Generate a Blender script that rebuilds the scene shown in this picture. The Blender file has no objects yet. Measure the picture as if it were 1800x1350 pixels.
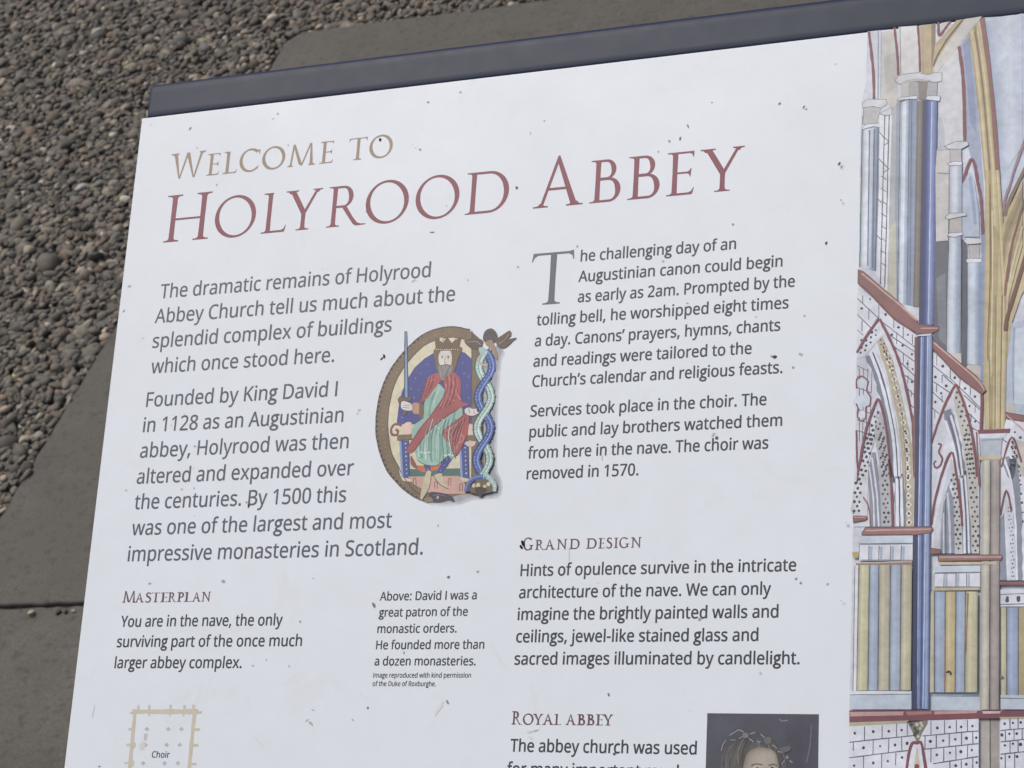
import bpy, math, random
import numpy as np
from mathutils import Vector, Matrix
from mathutils.geometry import tessellate_polygon

scene = bpy.context.scene
COL = scene.collection

# ------------------------------------------------------------------ camera
cam_d = bpy.data.cameras.new('camera')
cam_d.sensor_width = 36.0
cam_d.lens = 76.0000
cam_d.clip_start = 0.02
cam_d.clip_end = 500.0
cam_d.dof.use_dof = True
cam_d.dof.focus_distance = 0.95
cam_d.dof.aperture_fstop = 50.0
cam = bpy.data.objects.new('camera', cam_d)
cam.location = (0.37481, -0.67436, 1.43431)
cam.rotation_euler = (0.914061, 0.29881, 0.28413)
COL.objects.link(cam)
scene.camera = cam

# ------------------------------------------------------------------ overcast daylight
SUN_EL, SUN_AZ = math.radians(64), math.radians(-70)     # azimuth from +Y towards +X
world = bpy.data.worlds.new('World')
scene.world = world
world.use_nodes = True
wn = world.node_tree
sky = wn.nodes.new('ShaderNodeTexSky')
sky.sky_type = 'NISHITA'
sky.sun_disc = False
sky.sun_elevation = SUN_EL
sky.sun_rotation = SUN_AZ
sky.air_density = 1.0
sky.dust_density = 6.0
sky.ozone_density = 1.0
wn.links.new(sky.outputs[0], wn.nodes['Background'].inputs[0])
wn.nodes['Background'].inputs[1].default_value = 0.095
sun_d = bpy.data.lights.new('sun', 'SUN')
sun_d.energy = 1.5
sun_d.angle = math.radians(25)
sun_d.color = (1.0, 0.99, 0.97)
sun = bpy.data.objects.new('sun', sun_d)
d = Vector((math.sin(SUN_AZ) * math.cos(SUN_EL), math.cos(SUN_AZ) * math.cos(SUN_EL), math.sin(SUN_EL)))
sun.rotation_euler = d.to_track_quat('Z', 'Y').to_euler()
sun.location = d * 20
COL.objects.link(sun)
vs = scene.view_settings
vs.view_transform = 'Standard'
vs.look = 'None'
vs.exposure = 0.14
vs.gamma = 1.0
vs.use_curve_mapping = False

# ------------------------------------------------------------------ helpers
U = 0.00025                     # one printed unit of the panel, in metres
TILT = math.radians(33)         # the panel leans back from the horizontal by this much
HGT = 0.88

def srgb(h):
    """screen colour, as six hex digits or as red, green, blue up to 255, to linear"""
    if isinstance(h, str): h = [int(h[i:i + 2], 16) for i in (0, 2, 4)]
    out = []
    for v in h:
        v = v / 255
        out.append(v / 12.92 if v <= 0.04045 else ((v + 0.055) / 1.055) ** 2.4)
    return out

def tag(o, label=None, cat=None, kind=None, group=None):
    if label: o['label'] = label
    if cat: o['category'] = cat
    if kind: o['kind'] = kind
    if group: o['group'] = group
    return o

def link(name, me, mat, parent=None):
    o = bpy.data.objects.new(name, me)
    if mat: me.materials.append(mat)
    COL.objects.link(o)
    if parent: o.parent = parent
    return o

class NT:
    """small wrapper for building node materials"""
    def __init__(self, name):
        self.m = bpy.data.materials.new(name)
        self.m.use_nodes = True
        self.t = self.m.node_tree
        self.b = self.t.nodes['Principled BSDF']
        self.tc = self.t.nodes.new('ShaderNodeTexCoord')
    def n(self, kind, **kw):
        x = self.t.nodes.new(kind)
        for k, v in kw.items():
            if hasattr(x, k): setattr(x, k, v)
            else: x.inputs[k].default_value = v
        return x
    def l(self, a, b): self.t.links.new(a, b)
    def noise(self, scale, detail=3, rough=0.5, dist=0.0, vec=None):
        x = self.n('ShaderNodeTexNoise')
        x.inputs['Scale'].default_value = scale
        x.inputs['Detail'].default_value = detail
        x.inputs['Roughness'].default_value = rough
        x.inputs['Distortion'].default_value = dist
        self.l(vec or self.tc.outputs['Object'], x.inputs['Vector'])
        return x
    def ramp(self, src, stops, interp='LINEAR'):
        r = self.n('ShaderNodeValToRGB')
        r.color_ramp.interpolation = interp
        e = r.color_ramp.elements
        while len(e) < len(stops): e.new(0.5)
        for i, (p, c) in enumerate(stops):
            e[i].position = p
            e[i].color = (c, c, c, 1) if not isinstance(c, (tuple, list)) else (*c, 1)
        self.l(src, r.inputs[0])
        return r
    def mix(self, a, b, fac, mode='MIX'):
        x = self.n('ShaderNodeMix', data_type='RGBA', blend_type=mode)
        for s, k in ((fac, 0), (a, 6), (b, 7)):
            if hasattr(s, 'links'): self.l(s, x.inputs[k])
            elif k == 0: x.inputs[k].default_value = s
            else: x.inputs[k].default_value = (*s, 1) if len(s) == 3 else s
        return x.outputs[2]
    def bump(self, h, strength, dist):
        x = self.n('ShaderNodeBump')
        x.inputs['Strength'].default_value = strength
        x.inputs['Distance'].default_value = dist
        self.l(h, x.inputs['Height'])
        self.l(x.outputs[0], self.b.inputs['Normal'])

def base(nt, col, rough=0.4, spec=0.5):
    if hasattr(col, 'links'): nt.l(col, nt.b.inputs['Base Color'])
    else: nt.b.inputs['Base Color'].default_value = (*col, 1)
    nt.b.inputs['Roughness'].default_value = rough
    nt.b.inputs['Specular IOR Level'].default_value = spec
    return nt.m

# ------------------------------------------------------------------ materials
PANEL_ROUGH = 0.45
def m_board():
    t = NT('printed_board')
    soft = t.ramp(t.noise(9, 4, .55, .4).outputs[0], [(.3, 0.0), (.75, 1.0)])
    fine = t.ramp(t.noise(70, 5, .65).outputs[0], [(.35, 0.0), (.7, 1.0)])
    c = t.mix((0.722, 0.768, 0.802), (0.694, 0.736, 0.768), soft.outputs[0])
    c = t.mix(c, (0.665, 0.687, 0.705), t.mix((0, 0, 0), (.35, .35, .35), fine.outputs[0]))
    smear = t.ramp(t.noise(22, 6, .7, 1.5).outputs[0], [(.60, 0.0), (.74, 1.0)])
    c = t.mix(c, (0.60, 0.60, 0.60), t.mix((0, 0, 0), (.30, .30, .30), smear.outputs[0]))
    base(t, c, PANEL_ROUGH, .62)
    r = t.ramp(t.noise(14, 5, .6).outputs[0], [(.3, PANEL_ROUGH - .05), (.7, PANEL_ROUGH + .08)])
    t.l(r.outputs[0], t.b.inputs['Roughness'])
    t.bump(t.noise(260, 2).outputs[0], .05, .0004)
    return t.m
def m_ink(name, wash=.12, scale=60):
    """printed ink; the colour of every printed shape is stored with its vertices"""
    t = NT(name)
    a = t.n('ShaderNodeAttribute', attribute_name='ink')
    w = t.ramp(t.noise(scale, 5, .65, .6).outputs[0], [(.3, 1 - wash), (.7, 1 + wash * .6)])
    w2 = t.ramp(t.noise(scale * 7, 3, .6).outputs[0], [(.3, 1 - wash * .6), (.7, 1 + wash * .4)])
    c = t.mix(a.outputs['Color'], w.outputs[0], 1.0, 'MULTIPLY')
    c = t.mix(c, w2.outputs[0], 1.0, 'MULTIPLY')
    return base(t, c, PANEL_ROUGH, .62)
def m_letter(name, hexa, hexb):
    t = NT(name)
    r = t.ramp(t.noise(45, 4, .6).outputs[0], [(.3, 0.0), (.7, 1.0)])
    return base(t, t.mix(srgb(hexa), srgb(hexb), r.outputs[0]), PANEL_ROUGH, .55)
def m_rail(name, a, b, spec):
    t = NT(name)
    r = t.ramp(t.noise(30, 4, .6).outputs[0], [(.3, 0.0), (.7, 1.0)])
    base(t, t.mix(a, b, r.outputs[0]), .45, spec)
    rr = t.ramp(t.noise(120, 4, .6).outputs[0], [(.3, .44), (.7, .50)])
    t.l(rr.outputs[0], t.b.inputs['Roughness'])
    return t.m
def m_metal():
    t = NT('dark_steel')
    return base(t, (.03, .033, .04), .5, .5)
def m_slab():
    t = NT('smooth_paving_stone')
    big = t.ramp(t.noise(2.6, 5, .6, .5).outputs[0], [(.3, 0.0), (.7, 1.0)])
    mid = t.ramp(t.noise(16, 6, .65, .8).outputs[0], [(.35, 0.0), (.7, 1.0)])
    fine = t.ramp(t.noise(420, 3, .6).outputs[0], [(.3, .78), (.7, 1.16)])
    c = t.mix((0.094, 0.088, 0.075), (0.126, 0.118, 0.102), big.outputs[0])
    c = t.mix(c, (0.080, 0.074, 0.064), t.mix((0, 0, 0), (.5, .5, .5), mid.outputs[0]))
    c = t.mix(c, fine.outputs[0], 1.0, 'MULTIPLY')
    # pale scuffs drawn out one way
    mp = t.n('ShaderNodeMapping')
    mp.inputs['Rotation'].default_value = (0, 0, .5)
    mp.inputs['Scale'].default_value = (1.2, 9, 1)
    t.l(t.tc.outputs['Object'], mp.inputs[0])
    sc = t.ramp(t.noise(3, 6, .7, .8, mp.outputs[0]).outputs[0], [(.60, 0.0), (.78, 1.0)])
    c = t.mix(c, (0.165, 0.154, 0.134), t.mix((0, 0, 0), (.55, .55, .55), sc.outputs[0]))
    pit = t.ramp(t.noise(75, 4, .75).outputs[0], [(.53, 0.0), (.64, 1.0)])
    c = t.mix(c, (0.055, 0.050, 0.043), t.mix((0, 0, 0), (.6, .6, .6), pit.outputs[0]))
    pale = t.ramp(t.noise(38, 5, .75, .6).outputs[0], [(.60, 0.0), (.74, 1.0)])
    c = t.mix(c, (0.175, 0.166, 0.148), t.mix((0, 0, 0), (.45, .45, .45), pale.outputs[0]))
    base(t, c, .8, .25)
    t.bump(t.noise(180, 5, .65).outputs[0], .35, .0018)
    return t.m
def m_ground():
    t = NT('gravel_bed')
    v = t.n('ShaderNodeTexVoronoi')
    v.inputs['Scale'].default_value = 95
    t.l(t.tc.outputs['Object'], v.inputs['Vector'])
    hs = t.ramp(v.outputs['Color'], [(.1, (.075, .068, .056)), (.5, (.13, .12, .10)), (.9, (.20, .185, .15))])
    edge = t.ramp(v.outputs['Distance'], [(.25, 1.0), (.8, .2)])
    base(t, t.mix(hs.outputs[0], edge.outputs[0], 1.0, 'MULTIPLY'), .85, .2)
    t.bump(edge.outputs[0], .8, .004)
    return t.m
def m_pebble():
    t = NT('pebble_stone')
    a = t.n('ShaderNodeAttribute', attribute_name='stone')
    w = t.ramp(t.noise(340, 4, .65).outputs[0], [(.3, .75), (.7, 1.18)])
    base(t, t.mix(a.outputs['Color'], w.outputs[0], 1.0, 'MULTIPLY'), .72, .3)
    t.bump(t.noise(500, 3, .6).outputs[0], .3, .0012)
    return t.m
def m_dirt():
    t = NT('dirt')
    a = t.n('ShaderNodeAttribute', attribute_name='ink')
    return base(t, a.outputs['Color'], .8, .2)

BOARD, RAIL, STEEL, SLAB, GROUND, PEBBLE, DIRT = m_board(), m_rail('navy_enamel', (0.010, 0.016, 0.046), (0.014, 0.020, 0.055), .25), m_metal(), m_slab(), m_ground(), m_pebble(), m_dirt()
RAIL_SHEEN = m_rail('navy_enamel_sky_sheen', (0.029, 0.039, 0.061), (0.034, 0.044, 0.066), .28)   # sky sheen painted into the colour of the rail's upper face
PAINT, PRINT = m_ink('painted_print', .19, 42), m_ink('line_print', .07, 90)

# ------------------------------------------------------------------ ground, paving and gravel
def sheet_mesh(name, verts, faces):
    me = bpy.data.meshes.new(name)
    me.from_pydata(verts, [], faces)
    me.update()
    return me
g = 60
tag(link('ground', sheet_mesh('ground', [(-g, -g, -.02), (g, -g, -.02), (g, g, -.02), (-g, g, -.02)], [(0, 1, 2, 3)]), GROUND), kind='structure')

def prism(name, outline, z0, z1, bev, mat, seg=2):
    """a slab with softly worn edges; the outline gets a little unevenness along its length"""
    r = random.Random(len(outline) * 7 + int(outline[0][1] * 100))
    pts = []
    n = len(outline)
    for i in range(n):
        a, b = Vector(outline[i]), Vector(outline[(i + 1) % n])
        k = max(1, int((b - a).length / .011))
        t = (b - a).normalized()
        for j in range(k):
            q = a + (b - a) * (j / k)
            w = 0 if j == 0 else r.uniform(-.0013, .0011)
            pts.append(q + Vector((-t.y, t.x)) * w)
    verts, faces = [], []
    m = len(pts)
    c = sum(pts, Vector((0, 0))) / m
    rings = [(0, z0), (0, z1 - bev)] + [(bev * (1 - math.cos(k / seg * math.pi / 2)), z1 - bev + bev * math.sin(k / seg * math.pi / 2)) for k in range(1, seg + 1)]
    for inset, z in rings:
        for i, q in enumerate(pts):
            a, b = pts[i - 1], pts[(i + 1) % m]
            t = (b - a).normalized()
            nrm = Vector((-t.y, t.x))
            q2 = q + nrm * inset
            verts.append((q2.x, q2.y, z))
    for k in range(len(rings) - 1):
        for i in range(m):
            j = (i + 1) % m
            faces.append((k * m + i, k * m + j, (k + 1) * m + j, (k + 1) * m + i))
    faces.append(tuple((len(rings) - 1) * m + i for i in range(m)))
    me = sheet_mesh(name, verts, faces)
    return link(name, me, mat)
# outlines run counter-clockwise
tag(prism('pavement', [(-1.196, .7314), (-1.0, .7362), (.9, .752), (.9, 1.944), (-1.205, 1.952), (-1.226, 1.925), (-1.223, 1.890)], -.03, 0.0, .003, SLAB), kind='structure')
tag(prism('pavement', [(-1.17, -.50), (.9, -.49), (.9, .7475), (-1.0, .7318), (-1.19, .7269)], -.03, -.001, .004, SLAB), kind='structure')

def m_soil():
    t = NT('joint_soil')
    r = t.ramp(t.noise(420, 4, .65).outputs[0], [(.3, (.022, .018, .014)), (.7, (.075, .064, .050))])
    base(t, r.outputs[0], .9, .1)
    t.bump(t.noise(300, 4, .6).outputs[0], .8, .003)
    return t.m
tag(link('soil', sheet_mesh('soil', [(-1.188, .715, -.0065), (.88, .735, -.0065), (.88, .765, -.0065), (-1.188, .745, -.0065)], [(0, 1, 2, 3)]), m_soil()), kind='structure')

rng = np.random.default_rng(7)
def ico(sub):
    t = (1 + 5 ** .5) / 2
    v = [(-1, t, 0), (1, t, 0), (-1, -t, 0), (1, -t, 0), (0, -1, t), (0, 1, t), (0, -1, -t), (0, 1, -t), (t, 0, -1), (t, 0, 1), (-t, 0, -1), (-t, 0, 1)]
    f = [(0, 11, 5), (0, 5, 1), (0, 1, 7), (0, 7, 10), (0, 10, 11), (1, 5, 9), (5, 11, 4), (11, 10, 2), (10, 7, 6), (7, 1, 8), (3, 9, 4), (3, 4, 2), (3, 2, 6), (3, 6, 8), (3, 8, 9), (4, 9, 5), (2, 4, 11), (6, 2, 10), (8, 6, 7), (9, 8, 1)]
    v = [np.array(q) / np.linalg.norm(q) for q in v]
    for _ in range(sub):
        mid, nf = {}, []
        def m(a, b):
            k = (min(a, b), max(a, b))
            if k not in mid:
                q = v[a] + v[b]
                v.append(q / np.linalg.norm(q))
                mid[k] = len(v) - 1
            return mid[k]
        for a, b, c in f:
            x, y, z = m(a, b), m(b, c), m(c, a)
            nf += [(a, x, z), (b, y, x), (c, z, y), (x, y, z)]
        f = nf
    return np.array(v), np.array(f)
def stone_variants(sub, count):
    V, F = ico(sub)
    out = []
    for _ in range(count):
        q = V.copy()
        for _k in range(rng.integers(3, 7)):              # flatten a few sides: worn, slightly angular
            nrm = rng.normal(size=3)
            nrm /= np.linalg.norm(nrm)
            dd = q @ nrm
            lim = rng.uniform(.55, .85)
            q = q - np.outer(np.clip(dd - lim, 0, None) * .85, nrm)
        ph = rng.uniform(0, 6, 3)
        q = q * (1 + .07 * np.sin(q[:, [1]] * 3.1 + ph[0]) + .06 * np.sin(q[:, [0]] * 4.3 + ph[1]) + .05 * np.sin(q[:, [2]] * 3.7 + ph[2]))
        out.append(q)
    return out, F
def stone_colours(n):
    pal = np.array([srgb(h) for h in ('6f675f', '655e57', '77695f', '7a6e62', '5b5652', '6b6a69', '84796c', '796a60', '605f5a', '938672', '6a5f53', '4f4b48', 'a4927b', '9c9c97', 'b5a284', '8a6a58', 'c4b9a6')])
    w = np.array([12, 12, 11, 11, 10, 9, 8, 9, 9, 5, 6, 7, 2.2, 1.6, .7, 1.6, .5])
    i = rng.choice(len(pal), n, p=w / w.sum())
    c = pal[i] * rng.uniform(.82, 1.18, (n, 1)) * rng.uniform(.95, 1.05, (n, 3))
    m = c.mean(1, keepdims=True)
    return (m * np.array([[1.07, 1.0, .80]]) * .5 + c * .5) * .95
def rot_mats(n, tilt):
    a, b, c = rng.uniform(0, 2 * np.pi, n), rng.normal(0, tilt, n), rng.normal(0, tilt, n)
    ca, sa, cb, sb, cc, sc_ = np.cos(a), np.sin(a), np.cos(b), np.sin(b), np.cos(c), np.sin(c)
    Z, O = np.zeros(n), np.ones(n)
    Rz = np.stack([ca, -sa, Z, sa, ca, Z, Z, Z, O], 1).reshape(n, 3, 3)
    Rx = np.stack([O, Z, Z, Z, cb, -sb, Z, sb, cb], 1).reshape(n, 3, 3)
    Ry = np.stack([cc, Z, sc_, Z, O, Z, -sc_, Z, cc], 1).reshape(n, 3, 3)
    return Rx @ Ry @ Rz
def gravel_points(x0, x1, y0, y1, step, zlo, zhi):
    nx, ny = int((x1 - x0) / step), int((y1 - y0) / (step * .87))
    gx, gy = np.meshgrid(np.arange(nx), np.arange(ny))
    x = x0 + (gx + .5 * (gy % 2)) * step + rng.normal(0, step * .25, gx.shape)
    y = y0 + gy * step * .87 + rng.normal(0, step * .25, gx.shape)
    p = np.stack([x.ravel(), y.ravel(), rng.uniform(zlo, zhi, x.size)], 1)
    return p
def on_slab(p, m):
    """inside the paving, grown by m"""
    left = np.where(p[:, 1] > .735, -1.196 - (p[:, 1] - .735) * .0226, -1.17)
    return (p[:, 0] > left - m) & (p[:, 1] < 1.949 + m) & (p[:, 0] < .9 + m)
def build_gravel():
    vis = lambda p: (p[:, 0] > -2.05) & (p[:, 0] < -.72) & (p[:, 1] > .72) & (p[:, 1] < 2.42)
    layers = [gravel_points(-2.45, .6, .2, 2.9, .0088, -.013, -.007), gravel_points(-2.45, .6, .2, 2.9, .0094, -.008, -.0015), gravel_points(-2.45, .6, .2, 2.9, .020, -.003, .001)]
    VV, FF, CC, off = [], [], [], 0
    for li, p in enumerate(layers):
        p = p[~on_slab(p, .003 if li < 2 else -.002)]
        for sub, sel in ((1, vis(p)), (0, ~vis(p))):
            if sub == 0:
                q = p[sel]
                q = q[rng.random(len(q)) < (.62 if li != 1 else .8)]
            else:
                q = p[sel]
            n = len(q)
            var, F = stone_variants(sub, 14)
            size = np.exp(rng.normal(math.log(.0057), .28, n))
            size[rng.random(n) < .006] *= 1.9
            dims = np.stack([size * rng.uniform(1.0, 1.4, n), size * rng.uniform(.8, 1.02, n), size * rng.uniform(.5, .82, n)], 1)
            Rm = rot_mats(n, .32)
            vi = rng.integers(0, len(var), n)
            col = stone_colours(n)
            for k in range(len(var)):
                s = np.where(vi == k)[0]
                if not len(s): continue
                loc = var[k][None] * dims[s][:, None, :]
                W = np.einsum('nij,nvj->nvi', Rm[s], loc) + q[s][:, None, :]
                nv = var[k].shape[0]
                VV.append(W.reshape(-1, 3))
                FF.append((F[None] + (off + np.arange(len(s)) * nv)[:, None, None]).reshape(-1, 3))
                CC.append(np.repeat(col[s], nv, 0))
                off += nv * len(s)
    V, F, Cc = np.concatenate(VV).astype(np.float32), np.concatenate(FF).astype(np.int32), np.concatenate(CC)
    me = bpy.data.meshes.new('gravel')
    me.vertices.add(len(V)); me.vertices.foreach_set('co', V.ravel())
    me.loops.add(F.size); me.loops.foreach_set('vertex_index', F.ravel())
    me.polygons.add(len(F)); me.polygons.foreach_set('loop_start', np.arange(0, F.size, 3, dtype=np.int32))
    me.update(calc_edges=True)
    at = me.attributes.new('stone', 'FLOAT_COLOR', 'POINT')
    at.data.foreach_set('color', np.concatenate([Cc, np.ones((len(Cc), 1))], 1).astype(np.float32).ravel())
    me.polygons.foreach_set('use_smooth', np.ones(len(F), dtype=bool))
    me.update()
    o = link('gravel', me, PEBBLE)
    return tag(o, 'loose brown and grey pea gravel spread around the smooth paving', 'gravel', 'stuff')
build_gravel()

def loose_pebble(loc, r, hexc, label, seed):
    global rng
    keep, rng = rng, np.random.default_rng(seed)
    var, F = stone_variants(2, 1)
    me = bpy.data.meshes.new('pebble')
    v = var[0] * np.array([r * 1.3, r, r * .7])
    me.from_pydata([tuple(q) for q in v], [], [tuple(int(i) for i in f) for f in F])
    at = me.attributes.new('stone', 'FLOAT_COLOR', 'POINT')
    at.data.foreach_set('color', np.tile(np.array([*srgb(hexc), 1.0]), len(v)).astype(np.float32))
    me.polygons.foreach_set('use_smooth', np.ones(len(F), dtype=bool))
    me.update()
    rng = keep
    o = link('pebble', me, PEBBLE)
    o.location = loc
    o.rotation_euler = (.1, .05, seed)
    return tag(o, label, 'pebble', group='loose pebbles on the paving')
loose_pebble((-1.072, .7175, .0015), .0041, 'a89a85', 'pale tan pebble lying on the paving just below the dark joint', 3)
loose_pebble((-1.0375, .7195, .0008), .0028, '3a342f', 'dark pebble on the paving, left one of the close pair beside the sign edge', 4)
loose_pebble((-1.0285, .7205, .0006), .0024, '403a34', 'tiny dark pebble between its dark neighbour and the sign edge', 5)
loose_pebble((-1.0185, .7215, .0006), .0022, '9b948a', 'tiny pale grey pebble right against the white sign edge', 6)

# ------------------------------------------------------------------ the information panel
panel = bpy.data.objects.new('information_panel', None)
panel.empty_display_size = .1
panel.location = (0, 0, HGT)
panel.rotation_euler = (TILT, 0, 0)     # local x along the panel, y up its face, z out of its face
COL.objects.link(panel)
tag(panel, 'white printed information panel with navy top rail, tilted above the gravel and paving', 'information sign')

XL, XR, YT, YB = -842.0, 1062.0, -597.4, 1040.0

def rounded_box(name, x0, x1, y0, y1, z0, z1, b, mat, parent, seg=3, skew=0.0):
    """box in panel units (y runs down the panel) with rounded upper edges; skew shifts the upper-left corner"""
    verts, faces = [], []
    def ring(inset, z):
        i = len(verts)
        for (x, y, sx, sy) in ((x0 - skew, y0, 1, 1), (x0, y1, 1, -1), (x1, y1, -1, -1), (x1, y0, -1, 1)):
            verts.append(((x + sx * inset) * U, -(y + sy * inset) * U, z * U))
        return i
    rs = [ring(0, z0), ring(0, z1 - b)] + [ring(b * (1 - math.cos(k / seg * math.pi / 2)), z1 - b + b * math.sin(k / seg * math.pi / 2)) for k in range(1, seg + 1)]
    for a, c in zip(rs, rs[1:]):
        for i in range(4):
            j = (i + 1) % 4
            faces.append((a + i, a + j, c + j, c + i))
    faces.append(tuple(rs[-1] + i for i in range(4)))
    faces.append(tuple(rs[0] + 3 - i for i in range(4)))
    me = sheet_mesh(name, verts, faces)
    for f in me.polygons: f.use_smooth = False
    return link(name, me, mat, parent)

rounded_box('board', XL, XR, YT, YB, -14, 0, 1.6, BOARD, panel, 3, 2.2)

def rail():
    prof = [(-599.6, -60), (-599.6, -7.0), (-601.2, -4.6), (-604, -3.6)]
    prof += [(-604 - (660 - 604) * k / 6, -3.6) for k in range(1, 7)]
    prof += [(-660 - 14 * math.sin(a), -17.6 + 14 * math.cos(a)) for a in (math.radians(q) for q in (12, 26, 42, 58, 74, 90))]
    prof += [(-674, -60)]
    xs = [(-838.0, 8), (-837.2, 4.5), (-835.0, 1.8), (-832.0, .4), (-829.5, 0)] + [(-829.5 + (XR + 829.5) * k / 12, 0) for k in range(1, 13)]
    verts, faces = [], []
    n = len(prof)
    for x, drop in xs:
        for y, z in prof:
            zz = z - drop if z > -59 else z
            verts.append((x * U, -y * U, zz * U))
    for i in range(len(xs) - 1):
        for j in range(n - 1):
            faces.append((i * n + j, (i + 1) * n + j, (i + 1) * n + j + 1, i * n + j + 1))
    faces.append(tuple(range(n)))
    faces.append(tuple((len(xs) - 1) * n + n - 1 - j for j in range(n)))
    me = sheet_mesh('top_rail', verts, faces)
    for f in me.polygons: f.use_smooth = len(f.vertices) == 4
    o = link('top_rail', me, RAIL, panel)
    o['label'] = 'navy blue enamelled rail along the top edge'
    me.materials.append(RAIL_SHEEN)
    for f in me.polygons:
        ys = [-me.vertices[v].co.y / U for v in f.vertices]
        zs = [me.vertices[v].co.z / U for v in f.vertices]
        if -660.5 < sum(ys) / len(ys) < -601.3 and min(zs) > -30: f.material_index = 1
    return o
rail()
rounded_box('backing_tray', XL + 26, XR - 26, YT + 24, YB - 26, -74, -14.6, 2, RAIL, panel)

def post(x):
    """square post from the ground up to the back of the tilted panel"""
    s = .03
    y_at, z_at = 0.05, HGT - .045
    v = [(x + a * s, y_at + b * s, z) for z in (-.02, z_at) for a, b in ((-1, -1), (1, -1), (1, 1), (-1, 1))]
    v = v[:4] + [(q[0], q[1], HGT + math.tan(TILT) * q[1] - .024) for q in v[4:]]
    me = sheet_mesh('post', v, [(0, 3, 2, 1), (4, 5, 6, 7), (0, 1, 5, 4), (1, 2, 6, 5), (2, 3, 7, 6), (3, 0, 4, 7)])
    o = link('post', me, STEEL, panel)
    o.matrix_parent_inverse = (Matrix.Translation((0, 0, HGT)) @ Matrix.Rotation(TILT, 4, 'X')).inverted()
    return o
post(-.06)
post(.16)

# ------------------------------------------------------------------ print on the panel
def inside(p, poly):
    c = False
    for (x0, y0), (x1, y1) in zip(poly, poly[1:] + poly[:1]):
        if (y0 > p[1]) != (y1 > p[1]) and p[0] < (x1 - x0) * (p[1] - y0) / (y1 - y0) + x0: c = not c
    return c
Z0, DZ = 0.10, 0.045            # first printed layer above the board and the step between layers, in panel units
class Ink:
    """collects flat printed shapes; overlapping ones are laid a hair above each other"""
    boxes = []                  # shared by every piece of print
    def __init__(self, own=False):
        self.v, self.f, self.c = [], [], []
        if own: self.boxes = []
    def level(self, pts):
        xs, ys = [q[0] for q in pts], [q[1] for q in pts]
        b = (min(xs), min(ys), max(xs), max(ys))
        k = 0
        for o in self.boxes:
            if o[4] >= k and o[0] < b[2] and b[0] < o[2] and o[1] < b[3] and b[1] < o[3]: k = o[4] + 1
        self.boxes.append((*b, k))
        return Z0 + DZ * k
    def poly(self, pts, col=(0, 0, 0), z=None):
        z = self.level(pts) if z is None else z
        i = len(self.v)
        self.v += [(x * U, -y * U, z * U) for x, y in pts]
        self.c += [col] * len(pts)
        for t in tessellate_polygon([[Vector((x, y, 0)) for x, y in pts]]): self.add(i, t)
        return z
    def add(self, i, t):
        a, b, c = (self.v[i + k] for k in t)
        s = (b[0] - a[0]) * (c[1] - a[1]) - (b[1] - a[1]) * (c[0] - a[0])
        if abs(s) < 1e-16: return
        self.f.append(tuple(i + k for k in (t if s > 0 else t[::-1])))
    def loops(self, ls, z, col=(0, 0, 0)):
        i = len(self.v)
        flat = [q for l in ls for q in l]
        self.v += [(x * U, -y * U, z * U) for x, y in flat]
        self.c += [col] * len(flat)
        start = np.cumsum([0] + [len(l) for l in ls])
        depth = [sum(inside(l[0], o) for j, o in enumerate(ls) if j != k) for k, l in enumerate(ls)]
        for k, l in enumerate(ls):
            if depth[k] % 2: continue
            grp = [k] + [j for j in range(len(ls)) if depth[j] == depth[k] + 1 and inside(ls[j][0], l)]
            idx = [int(start[j]) + m for j in grp for m in range(len(ls[j]))]
            for t in tessellate_polygon([[Vector((x, y, 0)) for x, y in ls[j]] for j in grp]): self.add(i, tuple(idx[m] for m in t))
    def ribbon(self, pts, widths, col=(0, 0, 0), z=None):
        n = len(pts)
        L, R = [], []
        for i in range(n):
            a, b = pts[max(0, i - 1)], pts[min(n - 1, i + 1)]
            dx, dy = b[0] - a[0], b[1] - a[1]
            d = math.hypot(dx, dy) or 1
            w = widths[i] / 2
            L.append((pts[i][0] - dy / d * w, pts[i][1] + dx / d * w))
            R.append((pts[i][0] + dy / d * w, pts[i][1] - dx / d * w))
        z = self.level(L + R) if z is None else z
        i0 = len(self.v)
        self.v += [(x * U, -y * U, z * U) for q in zip(L, R) for x, y in q]
        self.c += [col] * (2 * n)
        for k in range(n - 1):
            a = i0 + 2 * k
            self.add(a, (0, 1, 3)); self.add(a, (0, 3, 2))
    def build(self, name, mat, parent):
        me = bpy.data.meshes.new(name)
        me.from_pydata(self.v, [], self.f)
        if any(c != (0, 0, 0) for c in self.c):
            at = me.attributes.new('ink', 'FLOAT_COLOR', 'POINT')
            at.data.foreach_set('color', np.array([[*c, 1.0] for c in self.c], dtype=np.float32).ravel())
        me.update()
        return link(name, me, mat, parent)

def smooth_line(p, closed=False, k=5):
    if len(p) < 3: return list(p)
    out = []
    n = len(p)
    m = n if closed else n - 1
    for i in range(m):
        if closed: a, b, c, d = p[i - 1], p[i], p[(i + 1) % n], p[(i + 2) % n]
        else: a, b, c, d = p[max(0, i - 1)], p[i], p[i + 1], p[min(n - 1, i + 2)]
        for j in range(k):
            t = j / k
            out.append(tuple(.5 * (2 * b[e] + (c[e] - a[e]) * t + (2 * a[e] - 5 * b[e] + 4 * c[e] - d[e]) * t * t + (3 * b[e] - a[e] - 3 * c[e] + d[e]) * t ** 3) for e in (0, 1)))
    if not closed: out.append(tuple(p[-1]))
    return out

def ink_col(h, fade):
    """ink reflectance from its printed colour, less the sheen of the laminate"""
    c = srgb(h)
    m = .3 * c[0] + .55 * c[1] + .15 * c[2]
    return tuple(max(.006, (v + (m - v) * fade) * INK_K - INK_G) for v in c)
INK_K, INK_G = 1.0, 0.022
FADE = {'interior_painting': .14, 'illuminated_initial': -.12}      # the watercolour's inks have faded a little outdoors

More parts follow.
